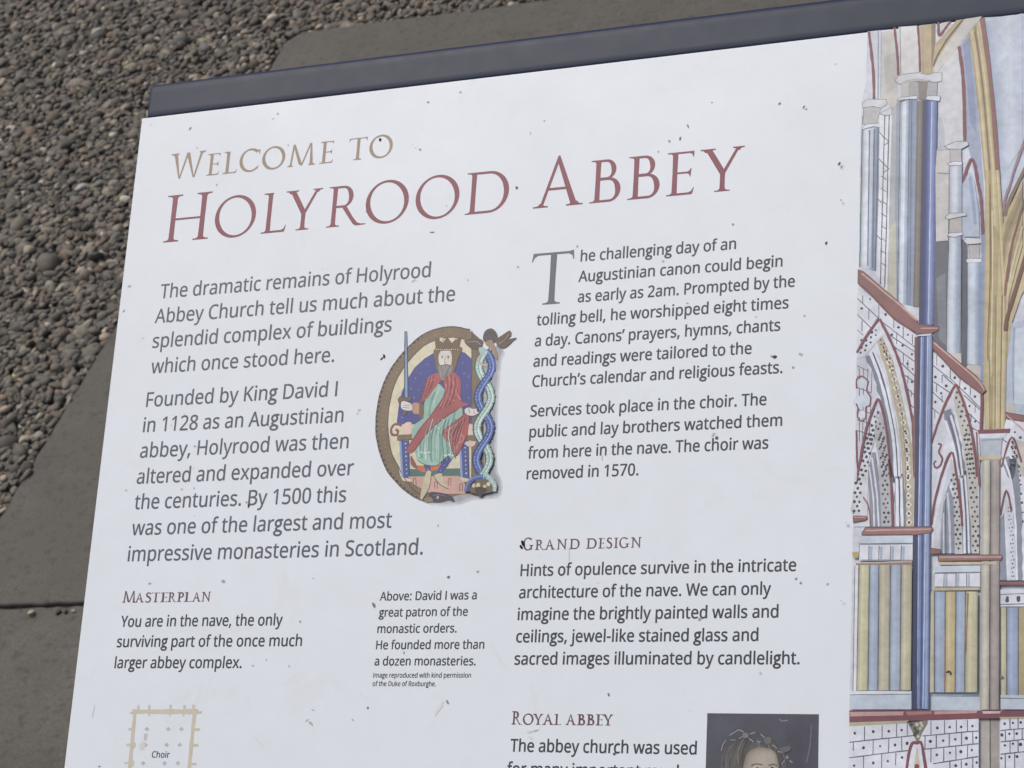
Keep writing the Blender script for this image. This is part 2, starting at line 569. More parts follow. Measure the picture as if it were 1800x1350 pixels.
# --- artwork: every row is kind (0 polygon, 1 rounded polygon, 2 curved stroke, 3 straight stroke, 4 dots),
#     printed colour as red, green, blue, stroke width, then x, y pairs in panel units
ARTWORK = [
  ('interior_painting', 'painted_vault', [
   [0,207,212,222,0,624.9,-598.6,1012.1,-585,1005.8,3.9,997.8,761.2,621.3,772.7,618.5,543.1,617.7,318,618,206.7,618.7,21.5,617.6,-118.8,618.3,-168.1,615.7,-407.5,618,-471.8,624.3,-506],
   [0,192,203,219,0,822.7,-598.8,1012.1,-585,1007.4,-142.2,864.6,-246.8,853.7,-224.3,850.3,-299,837.7,-456.6],
   [0,169,182,203,0,826.5,-590.9,840,-456.3,850.3,-300.2,854.3,-306.4,845.1,-455.7,833,-591.6],
   [0,176,189,208,0,831.7,-591.5,844.1,-455.8,853.5,-305.1,857.5,-311.3,849.2,-455.2,838.2,-592.2],
   [0,182,195,213,0,836.9,-592,848.1,-455.4,856.7,-310.1,860.7,-316.2,853.2,-454.8,843.4,-592.7],
   [0,189,201,217,0,842.1,-592.6,852.2,-454.9,859.9,-315,863.9,-321.2,857.3,-454.3,848.6,-593.3],
   [0,194,205,220,0,847.3,-593.1,856.3,-454.4,863.1,-319.9,867.1,-326.1,861.4,-453.8,853.8,-593.8],
   [0,198,209,223,0,852.5,-593.7,860.3,-454,866.3,-324.9,870.3,-331,865.4,-453.4,859.1,-594.4],
   [0,198,210,223,0,857.8,-594.2,864.4,-453.5,869.5,-329.8,873.5,-336,869.5,-452.9,864.3,-594.9],
   [0,201,212,225,0,863,-594.8,868.5,-453,872.7,-334.7,876.7,-340.9,873.6,-452.4,869.5,-595.5],
   [0,195,206,220,0,868.2,-595.4,872.5,-452.6,875.9,-339.7,879.9,-345.8,877.6,-452,874.7,-596.1],
   [0,191,202,217,0,873.4,-595.9,876.6,-452.1,879.1,-344.6,883.1,-350.8,881.7,-451.5,879.9,-596.6],
   [0,188,199,215,0,878.6,-596.5,880.7,-451.6,882.3,-349.5,886.3,-355.7,885.8,-451,885.1,-597.2],
   [0,187,199,215,0,883.8,-597,884.7,-451.2,885.5,-354.5,888.7,-359.4,888.8,-450.7,889,-597.6],
   [0,160,171,195,0,783.2,-550.4,799,-572,813.1,-459.4,824.9,-301.5,827.5,-207.8,820.9,-208.3,813.9,-298.8,804.7,-344.1,796.7,-373.8,791.7,-461.9],
   [0,140,153,186,0,790,-553.3,800.1,-564.4,809.7,-459.8,813.4,-386.5,802.1,-411.9],
   [0,201,200,192,0,650.9,-593.5,672,-597.1,679.1,-509.6,684.3,-315,670.6,-316.3,669.6,-448.6,660.1,-462,650.7,-470.5],
   [0,189,186,180,0,654,-547.6,674.9,-555.1,679.4,-489.6,659.9,-477],
   [0,206,209,212,0,756.1,-522.7,782.7,-550.5,788.2,-486.8,792.2,-377.9,761.9,-372.6,749.6,-366.6,748.6,-466.8],
   [0,185,193,203,0,749,-425.1,753.5,-424.6,759.4,-402,760.8,-370.3,749.6,-366.6],]),
  ('interior_painting', 'painted_ribs', [
   [3,138,149,163,1.9,643.8,-598.9,645.6,-469.9],
   [3,161,171,181,1.42,649,-598.3,650.2,-470.6],
   [0,216,216,214,0,678.9,-600,710.4,-598.4,715.4,-507.7,682.5,-512.9],
   [3,109,112,122,1.19,681.3,-599.7,684.2,-512.7],
   [0,185,168,130,0,715,-598.3,736.5,-598.1,737.5,-502.6,719.6,-507.8],
   [0,141,120,102,0,735.6,-598.2,742.7,-598.8,742.5,-507,736.6,-504],
   [0,201,200,192,0,751.9,-598.1,766.8,-599.1,752.8,-584.2],
   [0,185,168,130,0,742,-559.3,778.3,-599.7,795.4,-599.9,764.9,-556.4,749.1,-531,742.3,-521.9,740.2,-506,736.6,-505.2],
   [0,201,200,192,0,793.1,-600.2,821.5,-601,791.1,-564.3,767.4,-530,755,-517.9,745.9,-505.4,739.3,-506.1,742.3,-521.9,762.6,-556.7],
   [2,103,96,90,3.32,788.6,-598.8,762.5,-565.4,745.6,-536.4,740.1,-519.7],
   [0,181,159,132,0,718.5,-594.9,723.1,-594.8,724.6,-507.9,721.4,-508.3],
   [2,130,75,84,5.21,627.3,-597.7,632.8,-555.3,637.1,-514.6,638.6,-470.7],
   [2,130,75,84,4.5,671.9,-599.6,676,-562.5,679,-532.1,679.8,-510],
   [2,130,75,84,3.79,712,-598.2,715.3,-557.6,717.2,-511.3],
   [2,130,75,84,4.74,747.3,-599.9,749.2,-575.4,757.8,-584.8,768,-599],
   [2,130,75,84,5.69,782.7,-550.5,788,-511.4,791.7,-461.9,793.8,-377.7],
   [0,198,183,140,0,798.5,-572.1,819.3,-596.8,823.4,-591.3,836.6,-456.7,848.1,-299.2,855.9,-210,836.5,-102.9,827.8,-103.6,827.1,-301.3,815.5,-434.8,804.8,-534.1],
   [0,171,153,108,0,798.5,-572.1,804.8,-534.1,815.5,-434.8,827.1,-302.4,829,-302.2,817.5,-434.6,807,-533.8,800.6,-574.3],
   [0,191,174,127,0,800.1,-573.8,806.5,-533.9,817.1,-434.6,828.6,-302.3,830.5,-302.1,819.1,-434.4,808.7,-533.6,802.2,-576],
   [0,210,194,150,0,801.8,-575.6,808.3,-533.7,818.7,-434.4,830.1,-302.1,832,-301.9,820.8,-434.2,810.4,-533.4,803.8,-577.8],
   [0,214,199,157,0,803.4,-577.3,810,-533.5,820.4,-434.2,831.6,-302,833.5,-301.8,822.4,-434,812.1,-533.2,805.5,-579.5],
   [0,206,190,147,0,805.1,-579.1,811.7,-533.2,822,-434.1,833.1,-301.8,835,-301.6,824,-433.8,813.9,-533,807.1,-581.2],
   [0,180,159,113,0,806.7,-580.8,813.4,-533,823.6,-433.9,834.6,-301.7,836.5,-301.5,825.6,-433.6,815.6,-532.8,808.8,-583],
   [0,155,133,93,0,808.4,-582.6,815.2,-532.8,825.2,-433.7,836.1,-301.5,838,-301.4,827.3,-433.5,817.3,-532.5,810.4,-584.7],
   [0,170,150,108,0,810,-584.3,816.9,-532.6,826.8,-433.5,837.6,-301.4,839.5,-301.2,828.9,-433.3,819.1,-532.3,812.1,-586.5],
   [0,196,178,131,0,811.6,-586,818.6,-532.4,828.5,-433.3,839.1,-301.3,841,-301.1,830.5,-433.1,820.8,-532.1,813.7,-588.2],
   [0,199,182,135,0,813.3,-587.8,820.4,-532.2,830.1,-433.1,840.6,-301.1,842.5,-300.9,832.1,-432.9,822.5,-531.9,815.3,-590],
   [0,205,190,143,0,814.9,-589.5,822.1,-532,831.7,-432.9,842.1,-301,844,-300.8,833.7,-432.7,824.2,-531.7,817,-591.7],
   [0,201,185,138,0,816.6,-591.3,823.8,-531.7,833.3,-432.8,843.6,-300.8,845.5,-300.6,835.4,-432.5,826,-531.5,818.6,-593.4],
   [0,176,157,109,0,818.2,-593,825.5,-531.5,835,-432.6,845.1,-300.7,847,-300.5,837,-432.3,827.7,-531.3,820.3,-595.2],
   [0,169,148,102,0,819.9,-594.8,827.3,-531.3,836.6,-432.4,846.6,-300.5,848.1,-300.4,838.2,-432.2,829,-531.1,821.5,-596.5],
   [2,138,117,95,2.13,809.2,-574.5,822,-482.8,832.5,-360.5,836,-300.4,838.3,-249.2],
   [2,216,203,164,1.9,803.5,-566.5,815.7,-483.6,826.9,-361,830.4,-300.9],
   [2,216,203,164,1.9,813.7,-578.8,826.9,-482.2,838,-359.9,842.6,-299.8],
   [2,143,99,96,7.11,821.5,-597.7,833.1,-506,842.3,-407.6,849.2,-299.1,852.6,-240.8,855.5,-213.6],
   [2,155,127,134,4.27,920.4,-449.3,877.7,-324.8,870,-297.1,861.3,-270.6,855.4,-240.6],]),
  ('interior_painting', 'painted_column', [
   [0,188,201,214,0,685.6,-462.9,699.4,-461.3,701,-98.3,685.2,-101.7],
   [0,160,178,199,0,685.6,-462.9,685.2,-101.7,687.8,-101,688.3,-462.6],
   [0,208,221,230,0,687.8,-462.7,687.3,-101.1,689.9,-100.4,690.5,-462.3],
   [0,210,223,232,0,689.9,-462.4,689.4,-100.5,692,-99.8,692.6,-462.1],
   [0,222,229,239,0,692.1,-462.2,691.4,-99.9,694,-99.2,694.8,-461.9],
   [0,182,199,215,0,694.2,-461.9,693.5,-99.3,696.1,-98.6,696.9,-461.6],
   [0,163,181,201,0,696.4,-461.7,695.6,-98.7,698.2,-98,699.1,-461.4],
   [0,155,173,196,0,698.6,-461.4,697.7,-98.1,700.3,-97.4,701.3,-461.1],
   [0,131,149,177,0,700.7,-461.2,699.7,-97.6,702.3,-96.8,703.4,-460.9],
   [0,131,149,177,0,702.9,-460.9,701.8,-97,704.4,-96.2,705.6,-460.6],
   [0,135,153,180,0,705.1,-460.7,703.9,-96.4,706.5,-95.6,707.8,-460.4],
   [0,142,159,184,0,707.2,-460.4,706,-95.8,708.6,-95,709.9,-460.1],
   [0,147,162,182,0,709.4,-460.2,708,-95.2,710.6,-94.4,712.1,-459.9],
   [0,131,145,167,0,711.5,-459.9,710.1,-94.6,712.2,-94,713.7,-459.7],
   [3,93,106,130,0.95,703.6,-460.8,705.5,-96.8],
   [0,119,114,111,0,713.3,-458.5,725.2,-458.4,723.4,-92,711.1,-92.9],
   [0,121,114,109,0,713.3,-458.5,711.1,-92.9,714.2,-92.7,716.3,-458.5],
   [0,140,132,123,0,715.7,-458.5,713.6,-92.7,716.6,-92.5,718.7,-458.5],
   [0,133,126,118,0,718.1,-458.5,716,-92.5,719.1,-92.3,721,-458.4],
   [0,122,116,109,0,720.4,-458.4,718.5,-92.4,721.6,-92.1,723.4,-458.4],
   [0,106,100,99,0,722.8,-458.4,720.9,-92.2,723.4,-92,725.2,-458.4],
   [0,66,74,110,0,722.4,-458.7,728.8,-458,728.9,-56.9,720.5,-57.4],
   [0,93,112,165,0,728.2,-458,746.7,-455.9,744.8,-59.3,728,-59.2],
   [0,68,79,129,0,728.2,-458,728,-59.2,730.1,-59.2,730.5,-457.7],
   [0,76,90,145,0,730.1,-457.8,729.7,-59.2,731.8,-59.2,732.4,-457.5],
   [0,87,104,164,0,731.9,-457.6,731.4,-59.2,733.5,-59.2,734.2,-457.3],
   [0,102,121,179,0,733.8,-457.4,733,-59.2,735.1,-59.2,736.1,-457.1],
   [0,108,128,185,0,735.6,-457.2,734.7,-59.2,736.8,-59.3,737.9,-456.9],
   [0,133,154,201,0,737.4,-457,736.4,-59.2,738.5,-59.3,739.8,-456.7],
   [0,135,155,202,0,739.3,-456.7,738.1,-59.3,740.2,-59.3,741.6,-456.5],
   [0,123,143,194,0,741.2,-456.5,739.8,-59.3,741.9,-59.3,743.5,-456.3],
   [0,105,124,181,0,743,-456.3,741.4,-59.3,743.5,-59.3,745.3,-456.1],
   [0,96,114,173,0,744.8,-456.1,743.1,-59.3,744.8,-59.3,746.7,-455.9],
   [3,194,208,230,1.9,738,-453.2,736.4,-62.1],
   [3,109,112,122,1.19,699.5,-460.1,700.3,-98.3],
   [3,85,89,99,1.19,683.8,-461.8,684.5,-101.8],
   [3,85,89,99,1.19,747.1,-454.7,745.7,-60.4],
   [0,174,176,179,0,685.1,-497.7,747.2,-490.4,745.9,-460.9,686,-467.8],
   [3,122,125,132,1,685.1,-497.7,747.2,-490.4,745.9,-460.9,686,-467.8,685.1,-497.7],
   [0,201,200,192,0,685.1,-497.7,699,-496,697.1,-466.5,686,-467.8],
   [0,138,130,122,0,713.9,-496,731.2,-493.5,727.4,-459.8,715.5,-460.2],
   [0,208,210,214,0,674.6,-499.6,680.3,-508.9,698.8,-511,713.8,-510.4,731.1,-504.6,742.5,-507,754.4,-505.6,754.1,-489.6,740.4,-489.4,731.2,-494,712.8,-498.6,694.3,-498.3,682.8,-492.2],
   [3,112,116,126,1,674.6,-499.6,680.3,-508.9,698.8,-511,713.8,-510.4,731.1,-504.6,742.5,-507,754.4,-505.6,754.1,-489.6,740.4,-489.4,731.2,-494,712.8,-498.6,694.3,-498.3,682.8,-492.2,674.6,-499.6],
   [0,185,187,189,0,682.8,-492.2,694.3,-498.3,712.8,-498.6,731.2,-494,731.2,-492,712.8,-495.1,694.4,-494.1],
   [0,217,221,230,0,678.2,-463,685.5,-468.6,713.1,-468.4,713.2,-461.7,699.4,-463.8,685.6,-461.1],
   [3,112,116,126,1,678.2,-463,685.5,-468.6,713.1,-468.4,713.2,-461.7,699.4,-463.8,685.6,-461.1,678.2,-463],
   [0,217,221,230,0,726.5,-460,731.5,-465.8,752.5,-462.7,751,-453.7,731.6,-457.9],
   [3,112,116,126,1,726.5,-460,731.5,-465.8,752.5,-462.7,751,-453.7,731.6,-457.9,726.5,-460],
   [2,109,112,122,1.19,681,-461.7,685.6,-462.9,699.4,-463,713.2,-461.5],]),
  ('interior_painting', 'painted_column', [
   [0,188,201,214,0,619,-417.5,650.5,-416.6,647,-160,635.5,-163.2,619.8,-169.9],
   [0,163,177,192,0,619,-417.5,619.8,-169.9,623.6,-168.5,623.4,-417.4],
   [0,198,211,219,0,622.5,-417.4,622.8,-168.8,626.6,-167.4,626.9,-417.3],
   [0,219,226,235,0,626,-417.3,625.8,-167.7,629.6,-166.3,630.4,-417.2],
   [0,222,229,238,0,629.5,-417.2,628.9,-166.6,632.6,-165.2,633.9,-417.1],
   [0,194,207,219,0,633,-417.1,631.9,-165.5,635.7,-164.1,637.4,-417],
   [0,187,201,215,0,636.5,-417,634.9,-164.4,638.7,-163,640.9,-416.9],
   [0,151,166,187,0,640,-416.9,637.9,-163.3,641.7,-161.9,644.4,-416.8],
   [0,133,148,172,0,643.5,-416.8,641,-162.2,644.7,-160.8,647.9,-416.7],
   [0,130,144,169,0,647,-416.7,644,-161.1,647,-160,650.5,-416.6],
   [3,119,131,154,2.37,631.9,-414.4,633.5,-170.5],
   [3,109,122,147,2.84,640.1,-414.8,641.8,-166.3],
   [3,85,89,99,1.19,647,-415.2,646.5,-161.2],
   [3,85,89,99,1.66,619.1,-417,619.6,-169.2],
   [0,185,185,184,0,620.5,-460.3,651.5,-453.1,646.2,-436.3,645,-422.9,621.7,-425.4],
   [3,122,125,132,1,620.5,-460.3,651.5,-453.1,646.2,-436.3,645,-422.9,621.7,-425.4,620.5,-460.3],
   [0,208,210,214,0,618.1,-465.5,627.3,-472,659.6,-467.5,661.4,-458.2,651,-452.6,637,-457.2,619.4,-456.7],
   [3,112,116,126,1,618.1,-465.5,627.3,-472,659.6,-467.5,661.4,-458.2,651,-452.6,637,-457.2,619.4,-456.7,618.1,-465.5],
   [0,217,221,230,0,617.8,-419.6,625.9,-425.7,654.3,-425.1,651.6,-417,637.6,-419.9,619.1,-416.5],
   [3,112,116,126,1,617.8,-419.6,625.9,-425.7,654.3,-425.1,651.6,-417,637.6,-419.9,619.1,-416.5,617.8,-419.6],
   [3,109,112,122,1.19,619,-441.8,619.4,-425.6],
   [0,223,228,236,0,648.9,-441,670.1,-447.3,667.6,-121.8,650.6,-149],
   [3,109,112,122,1.9,657.8,-438,655.5,-136.8],
   [3,109,112,122,1.9,665.6,-440.4,662.9,-129.2],
   [3,109,112,122,1.42,649,-408.9,657,-397.7,657,-398.7,666,-388.6],
   [3,109,112,122,1.42,657.3,-383.4,665.5,-389.4],
   [3,109,112,122,1.42,649.8,-359.7,657.9,-348.6,657.8,-349.6,666.8,-339.7],
   [3,109,112,122,1.42,658.1,-334.5,666.3,-340.5],
   [3,109,112,122,1.42,653.6,-328.7,662.5,-321.5],
   [3,109,112,122,1.42,654,-306.3,662.8,-299.2],
   [3,109,112,122,1.42,654.4,-284,663.2,-276.9],
   [3,109,112,122,1.42,647.4,-289.5,654.4,-280.4],
   [3,109,112,122,1.42,654.8,-261.8,663.6,-254.8],
   [3,109,112,122,1.42,655.1,-239.7,663.9,-232.7],
   [3,109,112,122,1.42,655.5,-217.6,664.3,-210.7],
   [3,109,112,122,1.42,648.6,-223,655.6,-214],
   [3,109,112,122,1.42,655.9,-195.6,664.6,-188.7],
   [3,109,112,122,1.42,656.3,-173.7,665,-166.9],
   [0,178,180,186,0,670.1,-447.3,683.7,-463.1,684.1,-100.7,668.5,-120.6],
   [0,151,162,177,0,677.6,-457.6,683.7,-463.1,684.6,-100.6,678.4,-109.3],
   [0,193,191,174,0,668.4,-235.6,679.7,-244.2,683,-103.1,668.5,-121.7],
   [0,208,210,214,0,648.9,-442.2,653.5,-445.4,670,-452.2,669.8,-438.7,660.5,-437.2],
   [3,112,116,126,1,648.9,-442.2,653.5,-445.4,670,-452.2,669.8,-438.7,660.5,-437.2,648.9,-442.2],]),
  ('interior_painting', 'painted_column', [
   [0,201,200,196,0,747.5,-366.8,769.9,-365.7,768,-322.4,767.8,-203.4,747.3,-203.5,745.4,-329.4],
   [3,109,112,122,1.42,747.9,-324.5,769.1,-320.7],
   [3,141,143,146,1.19,747.5,-365.6,768.8,-364.1],
   [0,102,106,116,0,745.6,-203.6,768.3,-202.2,767.7,-6.5,758.4,-16.3,745.5,-30.8,745.7,-58.1],
   [0,125,129,138,0,748.4,-139.2,763.9,-147.4,766.1,-22.2,753.9,-34.5],
   [0,91,96,107,0,788.9,-208.7,799.4,-191.4,800.6,19.3,791.5,13.1],
   [0,176,189,208,0,789.4,-303.5,802.6,-320.2,810.5,-301.5,817.4,-251,819.1,-205.7,790,-208.1],
   [0,149,164,193,0,800.5,-309.6,804.9,-314,810.6,-275.3,814.2,-227.7,809.8,-228.1],
   [2,130,75,84,4.74,791.6,-305.9,799.2,-332.6,805.2,-343.6,811,-330.3,814.9,-303.6,820.6,-274.4,822.9,-238.7,824.4,-206.9],
   [3,130,75,84,3.79,789.8,-302.3,797,-323.1],
   [0,185,197,208,0,768.5,-335.7,788.7,-334.2,789.3,-248.3,769.2,-251.1],
   [0,179,190,202,0,768.5,-335.7,769.2,-251.1,772.3,-250.7,771.7,-335.5],
   [0,193,203,213,0,771,-335.5,771.7,-250.8,774.9,-250.3,774.2,-335.3],
   [0,208,214,226,0,773.6,-335.3,774.2,-250.4,777.4,-250,776.7,-335.1],
   [0,209,215,227,0,776.1,-335.1,776.7,-250,779.9,-249.6,779.2,-334.9],
   [0,208,214,225,0,778.6,-335,779.2,-249.7,782.4,-249.3,781.8,-334.7],
   [0,189,200,211,0,781.1,-334.8,781.8,-249.4,784.9,-248.9,784.3,-334.5],
   [0,169,182,196,0,783.7,-334.6,784.3,-249,787.4,-248.6,786.8,-334.3],
   [0,162,175,191,0,786.2,-334.4,786.8,-248.6,789.3,-248.3,788.7,-334.2],
   [3,140,150,165,1.42,789.2,-333.6,789.7,-248.8],
   [3,109,112,122,1.19,768.3,-334.5,768.8,-251.1],
   [0,184,183,181,0,768.7,-365.8,788.5,-363.8,788.7,-339.7,769.6,-341.6],
   [3,122,125,132,1,768.7,-365.8,788.5,-363.8,788.7,-339.7,769.6,-341.6,768.7,-365.8],
   [0,208,210,214,0,760.1,-370.8,779.9,-378,798.3,-375.6,800.1,-369.1,787.9,-363.1,766.5,-365.3],
   [3,112,116,126,1,760.1,-370.8,779.9,-378,798.3,-375.6,800.1,-369.1,787.9,-363.1,766.5,-365.3,760.1,-370.8],
   [0,217,221,230,0,765.1,-338.9,775.7,-342.7,790.2,-340.3,788.7,-334.2,769,-335.2],
   [3,112,116,126,1,765.1,-338.9,775.7,-342.7,790.2,-340.3,788.7,-334.2,769,-335.2,765.1,-338.9],
   [0,170,184,203,0,769.4,-209.2,789.1,-209.2,788.9,-112.9,789.1,-7.5,767.3,-9.3,767.5,-114.5],
   [0,178,191,205,0,769.4,-209.2,767.5,-114.5,767.3,-9.3,770.3,-9,770.5,-114.3,772.1,-209.2],
   [0,197,209,219,0,771.6,-209.2,769.9,-114.3,769.7,-9.1,772.8,-8.9,772.8,-114.1,774.3,-209.2],
   [0,200,212,221,0,773.8,-209.2,772.3,-114.1,772.1,-8.9,775.2,-8.6,775.2,-113.9,776.5,-209.2],
   [0,203,214,222,0,776,-209.2,774.6,-114,774.6,-8.7,777.6,-8.5,777.6,-113.7,778.7,-209.2],
   [0,192,203,215,0,778.2,-209.2,777,-113.8,777,-8.5,780,-8.2,780,-113.6,780.9,-209.2],
   [0,174,188,204,0,780.3,-209.2,779.4,-113.6,779.4,-8.3,782.4,-8,782.4,-113.4,783.1,-209.2],
   [0,156,171,193,0,782.5,-209.2,781.8,-113.4,781.8,-8.1,784.9,-7.8,784.7,-113.2,785.3,-209.2],
   [0,148,164,187,0,784.7,-209.2,784.1,-113.3,784.3,-7.9,787.3,-7.6,787.1,-113,787.5,-209.2],
   [0,135,151,175,0,786.9,-209.2,786.5,-113.1,786.7,-7.7,789.1,-7.5,788.9,-112.9,789.1,-209.2],
   [3,125,136,153,1.19,789.1,-208.7,789.1,-7.5],
   [0,183,178,172,0,769.7,-244.6,789.8,-244,790,-214.5,769.1,-216.3],
   [3,122,125,132,1,769.7,-244.6,789.8,-244,790,-214.5,769.1,-216.3,769.7,-244.6],
   [0,208,210,214,0,761.9,-244.1,769.7,-251.1,796.4,-249.4,797.7,-244,787.5,-243.1,767.5,-240.1],
   [3,112,116,126,1,761.9,-244.1,769.7,-251.1,796.4,-249.4,797.7,-244,787.5,-243.1,767.5,-240.1,761.9,-244.1],
   [0,217,221,230,0,766,-211.1,770,-216.2,791.1,-215.6,792.2,-211.3,778.9,-207.7],
   [3,112,116,126,1,766,-211.1,770,-216.2,791.1,-215.6,792.2,-211.3,778.9,-207.7,766,-211.1],
   [0,194,192,186,0,769.5,-8.7,790.2,-7.9,791.5,14.3,776.1,-1.5],
   [0,180,176,176,0,800.7,-196,819.2,-193.3,819.3,-167.5,802.4,-168.9],
   [3,122,125,132,1,800.7,-196,819.2,-193.3,819.3,-167.5,802.4,-168.9,800.7,-196],
   [0,208,210,214,0,792.9,-200.8,797.7,-206.1,827.9,-201.2,827.1,-194.9,814.3,-193.7,798.9,-194.2],
   [3,112,116,126,1,792.9,-200.8,797.7,-206.1,827.9,-201.2,827.1,-194.9,814.3,-193.7,798.9,-194.2,792.9,-200.8],
   [0,217,221,230,0,796.4,-167.7,802.4,-170.1,825,-167.8,823.3,-161.9,799.1,-162.2],
   [3,112,116,126,1,796.4,-167.7,802.4,-170.1,825,-167.8,823.3,-161.9,799.1,-162.2,796.4,-167.7],
   [0,167,182,204,0,800.9,-162.2,821.5,-161.5,821.8,14.9,800.1,10.2],
   [0,175,188,205,0,800.9,-162.2,800.1,10.2,803.1,10.9,803.8,-162.1],
   [0,194,206,217,0,803.2,-162.1,802.5,10.7,805.5,11.4,806,-162],
   [0,196,207,218,0,805.5,-162,804.9,11.2,807.9,11.9,808.3,-161.9],
   [0,196,207,218,0,807.8,-162,807.3,11.8,810.3,12.4,810.6,-161.9],
   [0,190,202,215,0,810.1,-161.9,809.7,12.3,812.8,12.9,812.9,-161.8],
   [0,171,186,204,0,812.3,-161.8,812.2,12.8,815.2,13.5,815.2,-161.7],
   [0,153,169,193,0,814.6,-161.7,814.6,13.3,817.6,14,817.5,-161.6],
   [0,139,155,181,0,816.9,-161.7,817,13.9,820,14.5,819.8,-161.6],
   [0,133,149,176,0,819.2,-161.6,819.4,14.4,821.8,14.9,821.5,-161.5],
   [3,125,136,153,1.19,821.9,-161.5,821.8,14.9],
   [0,189,186,178,0,798,19.2,801.2,11.4,821.8,14.9,826.7,45.7,824.1,53.4],
   [0,138,153,186,0,821.8,-208.3,828.8,-210,827.5,43.4,821.9,42],]),
  ('interior_painting', 'painted_vault_shaft', [
   [0,198,183,140,0,828.2,-321.3,849.1,-319.2,855.9,-214.7,864.6,-246.8,1009,-289.5,886.2,-99.3,871.6,-54.7,863.1,12.8,861,124.5,828.7,123,826.7,55.8],
   [0,184,168,122,0,828.2,-321.3,827.4,-103.6,827.1,55.8,828.7,123,831.6,123.1,830.3,52,830.8,-103.4,830.3,-321.1],
   [0,193,178,132,0,829.8,-321.1,830.1,-103.4,829.7,52.7,831,123.1,833.9,123.2,832.9,48.9,833.6,-103.2,831.9,-320.9],
   [0,194,179,133,0,831.5,-321,832.9,-103.2,832.2,49.7,833.3,123.2,836.2,123.3,835.5,45.8,836.3,-103,833.6,-320.8],
   [0,172,155,110,0,833.2,-320.8,835.6,-103,834.8,46.6,835.6,123.3,838.5,123.5,838,42.7,839.1,-102.8,835.2,-320.6],
   [0,159,141,97,0,834.8,-320.6,838.4,-102.8,837.4,43.5,837.9,123.4,840.8,123.6,840.6,39.7,841.8,-102.6,836.9,-320.4],
   [0,178,162,116,0,836.4,-320.5,841.1,-102.6,840,40.4,840.2,123.5,843.1,123.7,843.2,36.6,844.5,-102.4,838.5,-320.3],
   [0,199,185,139,0,838.1,-320.3,843.9,-102.4,842.5,37.4,842.5,123.6,845.4,123.8,845.7,33.5,847.3,-102.1,840.2,-320.1],
   [0,210,200,155,0,839.8,-320.2,846.6,-102.2,845.1,34.3,844.8,123.8,847.7,123.9,848.3,30.5,850,-102,841.8,-319.9],
   [0,196,182,138,0,841.4,-320,849.3,-102,847.7,31.2,847.2,123.9,850,124,850.9,27.4,852.8,-101.8,843.5,-319.8],
   [0,195,181,137,0,843,-319.8,852.1,-101.8,850.2,28.2,849.5,124,852.3,124.1,853.5,24.3,855.5,-101.6,845.1,-319.6],
   [0,181,165,120,0,844.7,-319.7,854.8,-101.6,852.8,25.1,851.8,124.1,854.7,124.2,856,21.2,858.3,-101.4,846.8,-319.5],
   [0,206,193,147,0,846.4,-319.5,857.6,-101.4,855.4,22,854.1,124.2,857,124.3,858.6,18.2,861,-101.1,848.4,-319.3],
   [0,195,181,136,0,848,-319.3,860.3,-101.2,858,18.9,856.4,124.3,859.3,124.4,861.2,15.1,863.7,-101,850.1,-319.1],
   [0,176,160,117,0,849.6,-319.2,863.1,-101,860.5,15.9,858.7,124.4,861,124.5,863.1,12.8,865.8,-100.8,851.3,-319],
   [0,188,173,129,0,855.9,-214.7,861.3,-240,877.7,-273.8,888.6,-301.1,888.6,-286.5,878,-258.6,862,-222,856.6,-193],
   [0,161,145,107,0,856.5,-197.4,861.8,-225.6,877.9,-261.7,888.6,-289.4,888.6,-274.8,878.2,-246.5,862.5,-207.5,857.2,-175.7],
   [0,149,131,97,0,857,-180,862.4,-211.1,878.1,-249.5,888.6,-277.7,888.6,-263,878.4,-234.3,863.1,-193.1,857.7,-158.3],
   [0,165,149,112,0,857.6,-162.6,863,-196.7,878.3,-237.4,888.6,-266,888.6,-251.3,878.6,-222.2,863.6,-178.7,858.3,-141],
   [0,188,174,132,0,858.1,-145.3,863.5,-182.3,878.5,-225.2,888.6,-254.3,888.5,-239.6,878.8,-210,864.2,-164.2,858.8,-123.6],
   [0,199,186,141,0,858.7,-128,864,-167.8,878.8,-213,888.6,-242.6,888.5,-227.9,879,-197.9,864.7,-149.8,859.4,-106.3],
   [0,171,152,114,0,859.3,-110.6,864.6,-153.4,879,-200.9,888.5,-230.8,888.5,-216.2,879.2,-185.7,865.3,-135.4,860,-88.9],
   [0,166,146,109,0,859.8,-93.2,865.2,-139,879.2,-188.8,888.5,-219.1,888.5,-204.5,879.4,-173.6,865.8,-121,860.5,-71.6],
   [0,179,161,123,0,860.4,-75.9,865.7,-124.6,879.4,-176.6,888.5,-207.4,888.5,-192.8,879.6,-161.4,866.4,-106.5,861.1,-54.2],
   [0,203,190,147,0,860.9,-58.5,866.2,-110.1,879.6,-164.4,888.5,-195.7,888.5,-184,879.8,-152.3,866.8,-95.7,861.5,-41.2],
   [0,180,162,115,0,841.7,-225.3,850.4,-210.5,845.5,25.3,839.1,34],
   [2,138,110,90,6.16,920.2,-374.7,871.1,-272.1,860.2,-237.8],
   [2,111,100,86,4.74,921,-359.2,877.7,-210.5,866.8,-153.3,863.6,-123.5],
   [2,140,95,86,3.56,886.4,-237.8,871.6,-185.4,862.9,-130.5,860.8,-100.7],
   [2,123,85,73,5.69,919.7,-257.4,874.4,-99.7,863.6,-61.6,861.5,-41.2],
   [2,207,197,154,3.32,888.5,-216.6,872.2,-148.3,863.6,-93.6],
   [2,220,210,171,1.9,839.4,-249.1,840.7,-155.4,838.5,-8.6,838,119],
   [2,142,123,87,1.42,835.5,-296.7,836.4,-155.7,832.9,-7.8,836.9,15.8,837.2,120],
   [3,135,116,80,1.42,856,-101.5,853.2,120.8],
   [3,155,138,98,2.13,845.2,-102.3,844.7,120.4],
